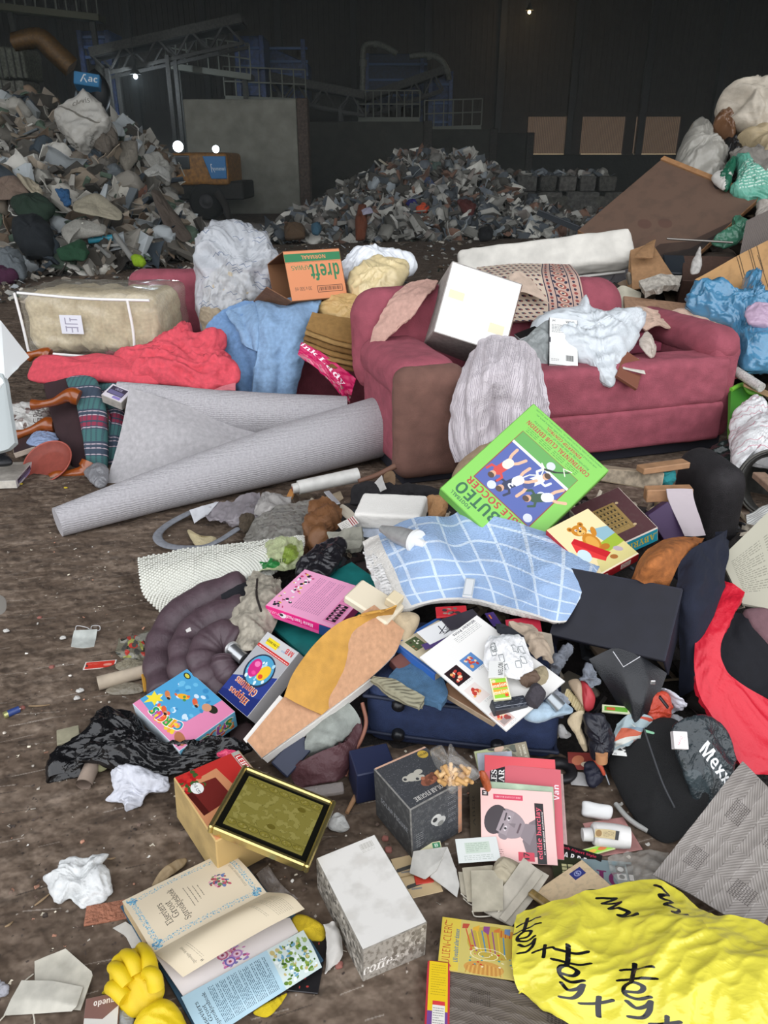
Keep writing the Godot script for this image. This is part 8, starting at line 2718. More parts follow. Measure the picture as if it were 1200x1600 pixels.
func records() -> void:
	rng.seed = 19
	# the sleeves lie fanned, their tops propped up on each other
	bx("camouflage_book", "olive and brown picture book behind the pink record sleeves", "book", [741, 1175, 0.10, 822, 1157, 0.12, 748, 1210, 0.06], 0.012, paper("9a947c"), {"top": pic(camo(), 0.4)}, 0.001)
	bx("white_sleeve", "white edged sleeve under the red record sleeves", "record sleeve", [746, 1178, 0.10, 800, 1172, 0.11, 748, 1215, 0.06], 0.003, paper("c8ccd4"), {"top": paper("c0c4d0")}, 0.0005)
	bx("red_sleeve", "plain coral red record sleeve at the back of the fanned stack", "record sleeve", [758, 1180, 0.115, 868, 1186, 0.115, 756, 1300, 0.03], 0.003, paper("cc6468"), {"top": mat("d4525a", 0.4)}, 0.0005)
	var lr := im(400, 400, "c8606a")
	rect(lr, 20, 0, 80, 140, "1c1c20")
	ink(lr, "LES", 42, 66, 30, "ece8e4", {"serif": true, "bold": true, "rot": -90})
	ink(lr, "SAR", 82, 66, 30, "ece8e4", {"serif": true, "bold": true, "rot": -90})
	rect(lr, 16, 138, 88, 4, "ece8e4")
	ink(lr, "Van", 372, 110, 30, "f0dce0", {"bold": true, "rot": -90})
	poly(lr, [240, 160, 290, 110, 330, 160], "d88a80")
	bx("crimson_sleeve", "crimson record sleeve with white capitals under the pink portrait sleeve", "record sleeve", [760, 1192, 0.105, 876, 1203, 0.105, 756, 1330, 0.02], 0.004, paper("c8b4a8"), {"top": pic(lr, 0.4)}, 0.0005)
	bx("clear_sleeve", "worn cream inner sleeve on the crimson record sleeve", "record sleeve", [790, 1203, 0.098, 882, 1207, 0.095, 786, 1322, 0.018], 0.002, paper("c9b4a8"), {"top": paper("c8a8a4")}, 0.0005)
	bx("mint_sleeve", "pale mint paper sleeve edge above the pink portrait sleeve", "record sleeve", [766, 1222, 0.1, 866, 1228, 0.098, 762, 1330, 0.025], 0.002, paper("b8ccb0"))
	var ed := im(512, 512, "e6bcb6")
	var fc := im(320, 400, "e6bcb6")
	poly(fc, [60, 400, 20, 330, 100, 270, 220, 270, 300, 330, 310, 400], "75686c")
	face(fc, 160, 150, 1.12)
	for y in range(90, 470):  # the head lies on its side, tilted
		for x in range(20, 430):
			var v := Vector2(x - 230, y - 260).rotated(deg_to_rad(68)) * 0.86 + Vector2(165, 195)
			if v.x > 1 and v.y > 1 and v.x < 319 and v.y < 399:
				ed.set_pixel(x, y, fc.get_pixel(int(v.x), int(v.y)))
	rect(ed, 380, 90, 62, 422, "1e1a1c")
	ink(ed, "eddie barclay", 404, 300, 44, "e0566a", {"serif": true, "bold": true, "rot": -90, "w": 360.0})
	ink(ed, "et son grand orchestre", 432, 300, 15, "e8e0dc", {"bold": true, "rot": -90, "w": 300.0})
	rect(ed, 90, 40, 210, 38, "c83c58")
	ink(ed, "ENTRE LE COEUR ET NOUS RIEN", 195, 58, 12, "f0d8d8", {"rot": 180, "w": 180.0})
	rect(ed, 10, 16, 44, 40, "2a2024")
	ink(ed, "M", 32, 36, 22, "e8e0dc", {"bold": true, "rot": -90})
	rect(ed, 250, 440, 110, 60, "c83c50")
	ink(ed, "17", 305, 470, 40, "2a2024", {"bold": true, "rot": -90})
	greek(ed, 60, 430, 90, 3, 14, "8a5a5c", 4)
	bx("portrait_sleeve", "pale pink record sleeve with a man's portrait and red lettering on black", "record sleeve", [752, 1232, 0.098, 864, 1236, 0.095, 751, 1346, 0.022], 0.004, paper("dcb0ac"), {"top": pic(ed, 0.4)}, 0.0005)
	var al := im(256, 256, "4a4030")
	ink(al, "ABER", 60, 128, 40, "1f1a14", {"serif": true, "rot": -90})
	bx("brown_sleeve", "olive brown sleeve edge between the panda carton and the portrait sleeve", "record sleeve", [735, 1225, 0.05, 760, 1222, 0.06, 733, 1312, 0.01], 0.003, paper("5a4c38"), {"top": pic(al, 0.5)}, 0.0005)
	var hb := im(512, 160, "181616")
	ink(hb, "Herb Alpert Style", 240, 36, 34, "b82c48", {"bold": true, "w": 420.0})
	ink(hb, "A R P E", 220, 104, 60, "e4e0dc", {"bold": true})
	bx("black_sleeve", "black record sleeve with red and white lettering under the talc bottle", "record sleeve", [872, 1316, 0.02, 942, 1336, 0.02, 866, 1340, 0.015], 0.003, pic(hb, 0.4))
	var rc := im(512, 300, "77878a")
	rect(rc, 0, 0, 190, 300, "2c3020")
	for q in 3:
		for r in 5:
			rect(rc, 60 + q * 40, 60 + r * 30, 32, 22, "b4b084")
	ink(rc, "RIC", 300, 150, 120, "6c2c54", {"serif": true, "bold": true, "rot": 6})
	rect(rc, 404, 40, 60, 60, "20242a")
	ell(rc, 434, 70, 20, 20, "d8d8d4")
	rect(rc, 404, 110, 60, 50, "dcdcd8")
	ell(rc, 434, 134, 18, 18, "3a3e44")
	rect(rc, 476, 20, 36, 240, "2a2424")
	rect(rc, 480, 110, 28, 50, "e0dcd8")
	rect(rc, 480, 180, 28, 30, "c04040")
	bx("purple_letter_sleeve", "grey green record sleeve with large purple letters under the plastic film", "record sleeve", [860, 1336, 0.018, 986, 1348, 0.018, 868, 1392, 0.014], 0.003, pic(rc, 0.35))
	var cr := im(400, 400, "cbb492")
	rect(cr, 260, 40, 90, 80, "2c3474")
	ell(cr, 305, 80, 26, 26, "8c94c0")
	ell(cr, 305, 80, 18, 18, "2c3474")
	ink(cr, "S", 305, 80, 30, "a8b0d0", {"bold": true})
	ell(cr, 230, 330, 90, 90, "2f3834")
	ink(cr, "45", 230, 310, 40, "7a8480")
	bx("cream_sleeve", "cream record sleeve with a small blue emblem beside the yellow bag", "record sleeve", [826, 1392, 0.03, 911, 1348, 0.03, 885, 1442, 0.03], 0.006, paper("bda684"), {"top": pic(grime(cr, 0.15), 0.5)}, 0.001)
	k_strip()
	var jc := im(480, 520, "d8c04c")
	rect(jc, 110, 0, 370, 520, "c8b868")
	ell(jc, 300, 200, 150, 170, "b8a044")
	for q in 8:
		stroke(jc, [140 + q * 30, 90, 180 + q * 26, 300], 7, ["c85a3c", "8c4c84", "d8b83c", "4c84a8"][q % 4])
	for q in 30:
		var a := q * 0.42
		stroke(jc, [260 + cos(a) * (20 + q * 3), 330 + sin(a) * (14 + q * 2), 260 + cos(a + 0.5) * (24 + q * 3), 330 + sin(a + 0.5) * (16 + q * 2)], 5, "e4dcb4")
	ell(jc, 250, 460, 110, 70, "c8964c")
	for q in 18:
		stroke(jc, [160 + q * 11, 420 + 30 * absf(q - 9) / 9.0, 150 + q * 12, 520], 4, ["b87c3c", "dcb060"][q % 2])
	dots(jc, 130, 250, 300, 200, 26, ["c0342c", "2c8c9c", "e8e0c0"], 4, 9)
	rect(jc, 330, 60, 90, 70, "c88c3c")
	for q in 4:
		stroke(jc, [340 + q * 24, 60, 340 + q * 24, 130], 5, "a8402c")
	for q in 6:
		poly(jc, [120 + q * 60, 40 + (q % 2) * 26, 160 + q * 58, 34, 150 + q * 60, 84 + (q % 3) * 20, 118 + q * 60, 90], ["b8503c", "d8a83c", "8c4c84", "c8743c", "6c84a8", "b8a03c"][q])
	ink(jc, "JULIEN-CLERC", 44, 270, 56, "b8502c", {"bold": false, "rot": -90, "w": 440.0})
	stroke(jc, [24, 28, 24, 60], 5, "b8502c")
	ink(jc, "Lili voulait aller danser", 92, 270, 26, "3c6c94", {"bold": true, "rot": -90, "w": 330.0})
	bx("yellow_sleeve", "colourful yellow record sleeve lettered up its left edge beside the yellow bag", "record sleeve", [688, 1426, 0.03, 818, 1455, 0.03, 688, 1508, 0.03], 0.004, paper("c8b464"), {"top": pic(jc, 0.4)}, 0.0005)


func k_strip() -> void:
	var k := Kit.new()
	bar(k, mat("8c7444", 0.5, {"tone": "dirty", "ts": 6.0}), X(828, 1393, 0.045), X(862, 1418, 0.045), 0.02, 0.01)
	solo("brass_strip", k, "worn brass strip along the corner of the cream record sleeve", "strip")


func camo() -> Image:
	var i := im(512, 256, "8c8a70")
	rect(i, 0, 0, 180, 256, "a8b080")
	dots(i, 150, 0, 240, 200, 20, ["3a362c", "6a6450", "c8a890", "4a5040"], 16, 44)
	rect(i, 400, 0, 112, 256, "8a8068")
	ink(i, "ou la paix ?", 440, 90, 22, "e0dcc8", {"serif": true, "rot": -90, "bold": true})
	ink(i, "LE MUSET", 480, 110, 24, "e0dcc8", {"serif": true, "rot": -90, "bold": true})
	return i


func flat_mask(label: String, pts: Array, col: String, loops: Array) -> void:
	var o := T("face_mask", label, "face mask")
	var k := Kit.new()
	patch(k, paper(col), pts.map(func(r): return XS(r)), 16, 16, 0.003, 0.0015, 12.0, 0.0)
	part(o, "mask_sheet", k)
	k = Kit.new()
	for l in loops:
		tube(k, mat("c9c3b4", 0.8), spl(XS(l), 24), [0.0016], 6)
	part(o, "ear_loop", k)


func masks() -> void:
	# paper masks, filters and envelopes in the middle of the front
	bx("picture_card", "worn cream card with dark pictures under the folded white envelope", "card", [610, 1342, 0.006, 668, 1330, 0.006, 632, 1406, 0.006], 0.002, pic(tools(), 0.5))
	bx("green_ticket", "green and cream ticket at the foot of the panda carton", "ticket", [650, 1322, 0.03, 688, 1312, 0.03, 652, 1336, 0.02], 0.002, pic(ticket(), 0.5))
	bx("red_packet", "flat red packet under the folded white envelope", "packet", [644, 1356, 0.012, 672, 1352, 0.012, 650, 1382, 0.008], 0.004, mat("c03c2c", 0.5))
	drape("folded_envelope", "folded white paper envelope on the cream picture card", "envelope", paper("cfccc4"), [[646, 1330, 0.035, 674, 1326, 0.04, 699, 1323, 0.035], [643, 1346, 0.03, 668, 1358, 0.03, 690, 1342, 0.04], [640, 1364, 0.02, 664, 1374, 0.02, 682, 1360, 0.03]], 0.003, 0.0, 9.0, 16, 0.0)
	drape("folded_filter", "white triangular folded paper beside the folded envelope", "paper", paper("d4d1ca"), [[699, 1323, 0.04, 704, 1335, 0.035, 712, 1358, 0.03], [688, 1344, 0.035, 702, 1360, 0.03, 718, 1382, 0.022], [672, 1370, 0.02, 694, 1386, 0.015, 714, 1402, 0.01]], 0.003, 0.0, 9.0, 14, 0.0)
	bx("printed_ticket", "white paper ticket with pale green print on the record sleeves", "ticket", [712, 1312, 0.045, 776, 1305, 0.05, 716, 1350, 0.035], 0.002, pic(ticket2(), 0.6))
	var lab := ["topmost cream face mask of the stack in the front middle", "second cream face mask fanned under the topmost one", "third cream face mask fanned to the left of the stack", "fourth cream face mask fanned lowest in the stack"]
	var tops := [[736, 1360, 786, 1360, 738, 1424, 786, 1422, 0.038], [722, 1356, 770, 1352, 730, 1408, 776, 1412, 0.03], [716, 1362, 764, 1366, 720, 1396, 768, 1412, 0.022], [718, 1372, 800, 1348, 724, 1404, 808, 1380, 0.014]]
	for n in 4:
		var t: Array = tops[n]
		var h: float = t[8]
		flat_mask(lab[n], [[t[0], t[1], h, (t[0] + t[2]) / 2.0, (t[1] + t[3]) / 2.0, h + 0.003, t[2], t[3], h], [t[4], t[5], h - 0.008, (t[4] + t[6]) / 2.0, (t[5] + t[7]) / 2.0, h - 0.004, t[6], t[7], h - 0.008]], ["c3bba6", "beb59f", "c6bda8", "b8ae98"][n], [] if n == 1 else [[t[4], t[5], h - 0.006, t[4] + 6, t[5] + 8, 0.012, t[6] - 14, t[7] + 8, 0.012, t[6] - 6, t[7] + 1, h - 0.008]] if n == 0 else [[t[4], t[5], h - 0.006, t[4] + 14, t[5] + 10, 0.01, t[4] + 30, t[5] + 4, 0.01]])
	lumpy("mask_bundle", "bundle of cream face mask edges behind the fanned stack", "face mask", paper("b8ad94"), [770, 1356, 0.03, 784, 1340, 0.035, 812, 1350, 0.03, 815, 1364, 0.025, 796, 1385, 0.02, 776, 1380, 0.025], 0.02, 0.01, 0.008, 16.0)
	drape("long_envelope", "long cream paper envelope with a fold leaning on the face mask stack", "envelope", paper("c8c0b0"), [[818, 1340, 0.05, 838, 1356, 0.05, 858, 1368, 0.045], [790, 1380, 0.035, 812, 1392, 0.035, 834, 1404, 0.03], [756, 1424, 0.02, 778, 1436, 0.02, 800, 1447, 0.015]], 0.004, 0.0, 9.0, 16, 0.0)
	drape("envelope_flap", "narrow paper strip along the fold of the long cream envelope", "paper", paper("beb6a6"), [[838, 1358, 0.056, 848, 1366, 0.055], [812, 1394, 0.04, 822, 1402, 0.04], [780, 1434, 0.026, 790, 1441, 0.025]], 0.002, 0.0, 9.0, 8, 0.0)


func tools() -> Image:
	var i := im(256, 256, "c8b088")
	rect(i, 0, 120, 256, 8, "a08860")
	for q in [[60, 80], [90, 190]]:
		stroke(i, [q[0] - 40, q[1], q[0] + 60, q[1] - 10], 22, "4a4844")
		stroke(i, [q[0] - 20, q[1] + 16, q[0] + 40, q[1] + 20], 10, "8a8680")
	return i


func ticket() -> Image:
	var i := im(128, 64, "c8c49c")
	rect(i, 84, 6, 40, 40, "1f7a4c")
	ink(i, "B", 104, 26, 26, "c8dcc8", {"bold": true})
	return i


func ticket2() -> Image:
	var i := im(200, 130, "d4d8d4")
	rect(i, 40, 24, 120, 60, "c0ccbe")
	greek(i, 46, 30, 104, 5, 10, "9aaa9a", 3)
	greek(i, 30, 96, 140, 3, 10, "a8b0a8", 3)
	return i


func big_book() -> void:
	rng.seed = 3
	var o := T("open_book", "large open fairy tale book with curled page lying on the floor at the front", "book")
	var i := im(560, 800, "cdbfa6")
	for s in 2:
		for q in 70:
			var t := q / 70.0
			var x := 40 + 20 * s
			for e in [[x + t * (480 - 40 * s), x, 0], [x + t * (480 - 40 * s), 800 - x, 0], [x, x + t * (720 - 40 * s), 1], [560 - x, x + t * (720 - 40 * s), 1]]:
				ell(i, e[0] + rng.randf_range(-7, 7), e[1] + rng.randf_range(-7, 7), rng.randf_range(2, 6), rng.randf_range(2, 6), ["6f9fb4", "8cb4c0", "5a8ca8"][q % 3], 0)
	for q in [[50, 50], [510, 50], [50, 750], [510, 750]]:
		dots(i, q[0] - 30, q[1] - 30, 60, 60, 26, ["5a8ca8", "7aaabc", "3f789c"], 4, 10)
	ink(i, "Elseviers", 250, 180, 50, "2e2a24", {"serif": true, "w": 210.0})
	ink(i, "Groot", 250, 236, 46, "2e2a24", {"serif": true})
	ink(i, "Sprookjesboek", 270, 298, 60, "2e2a24", {"serif": true, "w": 330.0})
	for q in 4:
		greek(i, 170 + q * 14, 366 + q * 28, 210 - q * 30, 1, 10, "6a6256", 5)
	dots(i, 210, 520, 130, 120, 46, ["a8485c", "5a6c9c", "5c7c4c", "c88c9c", "8c3a44", "3c4c6c"], 6, 15)
	ink(i, "ELSEVIER AMSTERDAM / BRUSSEL", 270, 716, 16, "6a6256", {"serif": true, "w": 260.0})
	var k := Kit.new()
	# page block with its curved open page
	patch(k, pic(i, 0.6), [XS([240, 1490, 0.05, 216, 1449, 0.062, 191, 1408, 0.055]), XS([300, 1455, 0.058, 272, 1412, 0.066, 248, 1380, 0.055]), XS([360, 1424, 0.058, 330, 1380, 0.066, 306, 1352, 0.055]), XS([417, 1395, 0.05, 388, 1358, 0.062, 358, 1327, 0.055])], 30, 30, 0.002, 0.0)
	var title := part(o, "title_page", k)
	k = Kit.new()
	var c := []
	var pts := {0: [240, 1490], 1: [191, 1408], 4: [417, 1395], 5: [358, 1327]}
	for q in 8:
		var b: Array = pts[q & 5]
		var v := X(b[0], b[1], 0.048)
		if not q & 2:
			v.y = 0.012
		c.append(v)
	hexa(k, mat("b79f78", 0.9, {"bump": "rib", "ts": 25.0, "bd": 0.8}), c, {}, 0.001)
	part(o, "page_block", k)
	k = Kit.new()
	patch(k, mat("3c5a70", 0.5), [XS([238, 1502, 0.012, 188, 1416, 0.012]), XS([425, 1402, 0.012, 362, 1324, 0.012])], 4, 4, 0.008, 0.0, 1.0, 0.0)
	patch(k, mat("3c5a70", 0.5), [XS([312, 1620, 0.012, 240, 1494, 0.014]), XS([505, 1500, 0.012, 458, 1424, 0.014])], 4, 4, 0.008, 0.0, 1.0, 0.0)
	part(o, "cover", k, "blue cloth cover")
	var fp := im(512, 800, "d8d0cc")
	dots(fp, 60, 300, 180, 170, 60, ["b86a9c", "8c78b0", "c87a94", "a84c6c", "6a6c9c", "d8a8bc"], 6, 15)
	for q in [[200, 330, "b05a78"], [150, 410, "a878b0"], [110, 350, "6a5ca0"]]:
		ell(fp, q[0], q[1], 44, 36, q[2])
		ell(fp, q[0], q[1], 30, 24, "d8b8c8")
		ell(fp, q[0], q[1], 12, 10, "8c3c54")
	k = Kit.new()
	patch(k, pic(fp, 0.5), [XS([290, 1562, 0.024, 243, 1493, 0.05]), XS([380, 1510, 0.022, 340, 1448, 0.03]), XS([466, 1456, 0.022, 453, 1434, 0.022])], 16, 16, 0.002, 0.0)
	part(o, "endpaper", k, "white endpaper with printed flowers")
	var lf := im(400, 800, "c6b89e")
	ink(lf, "H", 40, 150, 18, "4a443a", {"bold": true})
	ink(lf, "Sprookjes Wereld", 150, 120, 24, "5a5448", {"serif": true, "shear": 0.2, "rot": 4})
	greek(lf, 60, 160, 190, 2, 14, "8a8272", 3)
	greek(lf, 50, 640, 260, 9, 13, "8a8272", 3)
	greek(lf, 80, 580, 180, 2, 12, "8a8272", 3)
	k = Kit.new()
	patch(k, pic(lf, 0.6), [XS([286, 1527, 0.05, 262, 1505, 0.07, 240, 1489, 0.052]), XS([350, 1488, 0.066, 318, 1462, 0.084, 300, 1455, 0.06]), XS([420, 1448, 0.07, 385, 1424, 0.088, 362, 1423, 0.06]), XS([476, 1420, 0.075, 452, 1398, 0.08, 417, 1394, 0.052])], 30, 24, 0.001, 0.0)
	part(o, "curled_leaf", k, "cream leaf curling over the endpaper")
	var fl := im(240, 800, "a8c4d0")
	rect(fl, 0, 560, 240, 240, "c4d0cc")
	ink(fl, "Elseviers", 110, 60, 26, "2e3438", {"serif": true})
	ink(fl, "Groot", 110, 92, 24, "2e3438", {"serif": true})
	ink(fl, "Sprookjesboek", 118, 126, 32, "2e3438", {"serif": true, "w": 180.0})
	for q in 5:
		greek(fl, 24, 160 + q * 76, 196, 7, 10, "4a6070", 4)
	dots(fl, 20, 570, 200, 210, 150, ["5a7a34", "7c9440", "3c5c2c", "6c98b0", "dce4e0", "b8a870", "8ca468", "c4d0cc", "c4d0cc"], 5, 15)
	k = Kit.new()
	patch(k, pic(fl, 0.15), [XS([320, 1628, 0.02, 300, 1592, 0.03, 283, 1558, 0.03]), XS([410, 1570, 0.024, 395, 1540, 0.036, 378, 1506, 0.03]), XS([503, 1511, 0.03, 490, 1482, 0.036, 474, 1453, 0.028])], 24, 14, 0.001, 0.0)
	part(o, "jacket_flap", k, "glossy light blue jacket flap")
	# papers round the book
	bx("terracotta_tile", "flat terracotta coloured board piece beside the open book", "board", [136, 1417, 0.008, 212, 1400, 0.008, 129, 1448, 0.008], 0.006, mat("ad7258", 0.85, {"tone": "soft", "bump": "rough", "ts": 4.0}), {}, 0.001)
	drape("white_paper", "white paper corner sticking out under the open book", "paper", paper("cfccc4"), [[176, 1450, 0.006, 196, 1440, 0.01], [196, 1462, 0.006, 214, 1452, 0.01], [206, 1482, 0.006, 222, 1478, 0.01]], 0.002, 0.0, 9.0, 8, 0.0)
	lumpy("dry_leaf", "dry brown crumpled paper behind the open book", "paper", paper("a08a68"), [238, 1384, 0.005, 250, 1362, 0.02, 272, 1345, 0.025, 290, 1342, 0.02, 288, 1354, 0.015, 262, 1374, 0.01], 0.012, 0.006, 0.008, 16.0)
	drape("clear_scrap", "clear film scrap behind the spine of the open book", "film", film("7c726a", 0.5), [[400, 1368, 0.03, 418, 1352, 0.03], [418, 1390, 0.02, 440, 1380, 0.02], [440, 1410, 0.01, 466, 1404, 0.008]], 0.002, 0.01, 12.0, 16)
	bx("black_leaflet", "black leaflet with red specks under the jacket flap of the open book", "leaflet", [455, 1462, 0.008, 510, 1470, 0.008, 440, 1545, 0.008], 0.004, pic(specks(), 0.4))
	drape("white_crumple", "crumpled white paper strip between the open book and the shoe box", "paper", paper("cfcbc4"), [[508, 1446, 0.03, 520, 1440, 0.04, 526, 1450, 0.03], [512, 1480, 0.02, 526, 1478, 0.03, 536, 1484, 0.02], [506, 1520, 0.008, 518, 1512, 0.015, 530, 1505, 0.01]], 0.003, 0.008, 14.0, 18)
	lumpy("white_tissue", "large crumpled white tissue on the bare floor at the left", "tissue", mat("dcdedd", 0.6, {"tone": "soft", "bump": "crease", "ts": 5.0}), [70, 1368, 0.01, 90, 1360, 0.03, 95, 1342, 0.04, 130, 1338, 0.045, 166, 1336, 0.03, 160, 1352, 0.03, 172, 1378, 0.02, 178, 1396, 0.008, 160, 1412, 0.005, 128, 1420, 0.003, 104, 1408, 0.005, 88, 1416, 0.003, 80, 1392, 0.006], 0.022, 0.012, 0.016, 19.0)
	flat_mask("crumpled white face mask folded upright at the bottom left", [[54, 1502, 0.01, 78, 1492, 0.02, 102, 1482, 0.03], [54, 1530, 0.006, 100, 1525, 0.02, 146, 1520, 0.02], [52, 1560, 0.004, 92, 1574, 0.01, 126, 1578, 0.01]], "c6c1b2", [[52, 1522, 0.006, 42, 1530, 0.01, 34, 1538, 0.01, 40, 1546, 0.006]])
	flat_mask("flat white face mask lying over the folded one at the bottom left", [[34, 1532, 0.018, 80, 1532, 0.03, 130, 1542, 0.02], [18, 1560, 0.014, 72, 1562, 0.026, 120, 1572, 0.02], [6, 1586, 0.008, 58, 1584, 0.012, 112, 1580, 0.012]], "c9c5b8", [[8, 1586, 0.006, -2, 1596, 0.01, -12, 1600, 0.01], [52, 1584, 0.008, 54, 1598, 0.01, 50, 1610, 0.006]])
	lumpy("glass_lump", "clear crumpled plastic at the lower left edge of the floor", "plastic", film("a8a8b0", 0.6), [-18, 1540, 0.005, -5, 1528, 0.02, 10, 1535, 0.02, 15, 1550, 0.01, 4, 1560, 0.005, -16, 1560, 0.004], 0.015, 0.008, 0.008, 18.0)
	var qd := im(200, 260, "b8b4b0")
	poly(qd, [0, 0, 200, 0, 200, 90, 120, 130, 0, 180], "7c5c54")
	poly(qd, [0, 100, 110, 124, 200, 70, 200, 260, 0, 260], "cdcac4")
	ink(qd, "quedo", 110, 34, 44, "e4dcd4", {"bold": true, "rot": 180})
	greek(qd, 20, 170, 90, 6, 14, "a09a94", 4)
	bx("game_case", "brown and white box with upside down lettering at the bottom left", "box", [130, 1558, 0.025, 183, 1552, 0.025, 130, 1640, 0.025], 0.025, mat("7c6058", 0.6), {"top": pic(qd, 0.4)}, 0.001)
	lumpy("clear_wrapper", "shiny clear wrapper beside the yellow rubber glove", "wrapper", film("a4a6a4", 0.7, 0.26), [184, 1580, 0.008, 190, 1565, 0.015, 202, 1572, 0.015, 210, 1592, 0.008, 204, 1610, 0.004, 186, 1608, 0.004], 0.012, 0.006, 0.008, 18.0)


func specks() -> Image:
	var i := im(128, 160, "1c1a1c")
	dots(i, 10, 10, 100, 140, 8, ["a83a34", "8c2c2c"], 2, 5)
	return i


func gloves() -> void:
	var ym := mat("d2b40c", 0.55, {"bump": "grain", "ts": 7.0, "bd": 0.3})
	var o := T("rubber_glove", "yellow rubber glove crumpled with folded fingers under the open book", "glove")
	var k := Kit.new()
	lump(k, ym, XS([178, 1560, 0.01, 172, 1520, 0.03, 182, 1494, 0.045, 210, 1482, 0.05, 232, 1490, 0.05, 250, 1520, 0.045, 258, 1552, 0.04, 240, 1575, 0.025, 206, 1590, 0.01]), 0.03, 0.02, 0.006, 9.0, 60, 16)
	part(o, "palm", k)
	for f in [[236, 1530, 0.06, 232, 1500, 0.07, 222, 1482, 0.05, 214, 1480, 0.03], [214, 1524, 0.06, 206, 1500, 0.072, 194, 1492, 0.05, 190, 1500, 0.03], [200, 1540, 0.055, 186, 1518, 0.065, 176, 1512, 0.045, 178, 1524, 0.03], [196, 1560, 0.045, 180, 1545, 0.05, 172, 1545, 0.03, 178, 1556, 0.02], [244, 1545, 0.06, 240, 1526, 0.08, 230, 1520, 0.075, 222, 1528, 0.06]]:
		k = Kit.new()
		tube(k, ym, spl(XS(f), 16), [0.017, 0.017, 0.015, 0.011, 0.004], 12)
		part(o, "finger", k)
	k = Kit.new()
	lump(k, mat("d8ba14", 0.5, {"bump": "grain", "ts": 7.0, "bd": 0.3}), XS([208, 1612, 0.01, 222, 1582, 0.035, 250, 1562, 0.045, 275, 1572, 0.04, 292, 1600, 0.03, 300, 1640, 0.015, 215, 1640, 0.005]), 0.03, 0.015, 0.006, 8.0, 56, 14)
	part(o, "cuff", k)
	lumpy("yellow_cloth", "yellow cloth corner behind the jacket flap of the open book", "cloth", cloth("cfb21c"), [456, 1440, 0.012, 470, 1430, 0.02, 500, 1444, 0.018, 508, 1456, 0.01, 500, 1470, 0.008, 466, 1462, 0.008], 0.012, 0.006, 0.006, 14.0)
	lumpy("yellow_cloth", "yellow cloth corner in front of the open book at the bottom", "cloth", cloth("d2b814"), [398, 1580, 0.012, 430, 1560, 0.012, 450, 1552, 0.01, 425, 1586, 0.006, 408, 1588, 0.004], 0.008, 0.006, 0.005, 14.0)
	lumpy("yellow_rag", "small yellow rag tip between the glove and the face masks", "cloth", cloth("cdb824"), [160, 1552, 0.006, 175, 1536, 0.012, 180, 1550, 0.01, 172, 1553, 0.006], 0.006, 0.004, 0.003, 18.0)


func mat_pic() -> Image:
	var i := im(512, 512, "9a948e")
	for y in range(0, 512, 2):
		for x in range(0, 512, 2):
			var bx_ := int(x / 128.0)
			var by := int(y / 128.0)
			var v := 0
			if (bx_ + by) % 2 == 0:
				v = (x + y) % 16
			else:
				v = (x - y + 512) % 16
			if v < 7:
				rect(i, x, y, 2, 2, "847d78")
			elif v > 12:
				rect(i, x, y, 2, 2, "b0aaa4")
	for q in [[150, 150], [380, 130], [140, 380], [390, 390]]:
		for y in range(q[1] - 46, q[1] + 46, 11):
			for x in range(q[0] - 40, q[0] + 40, 8):
				rect(i, x, y, 5, 6, "5c5653")
	return i


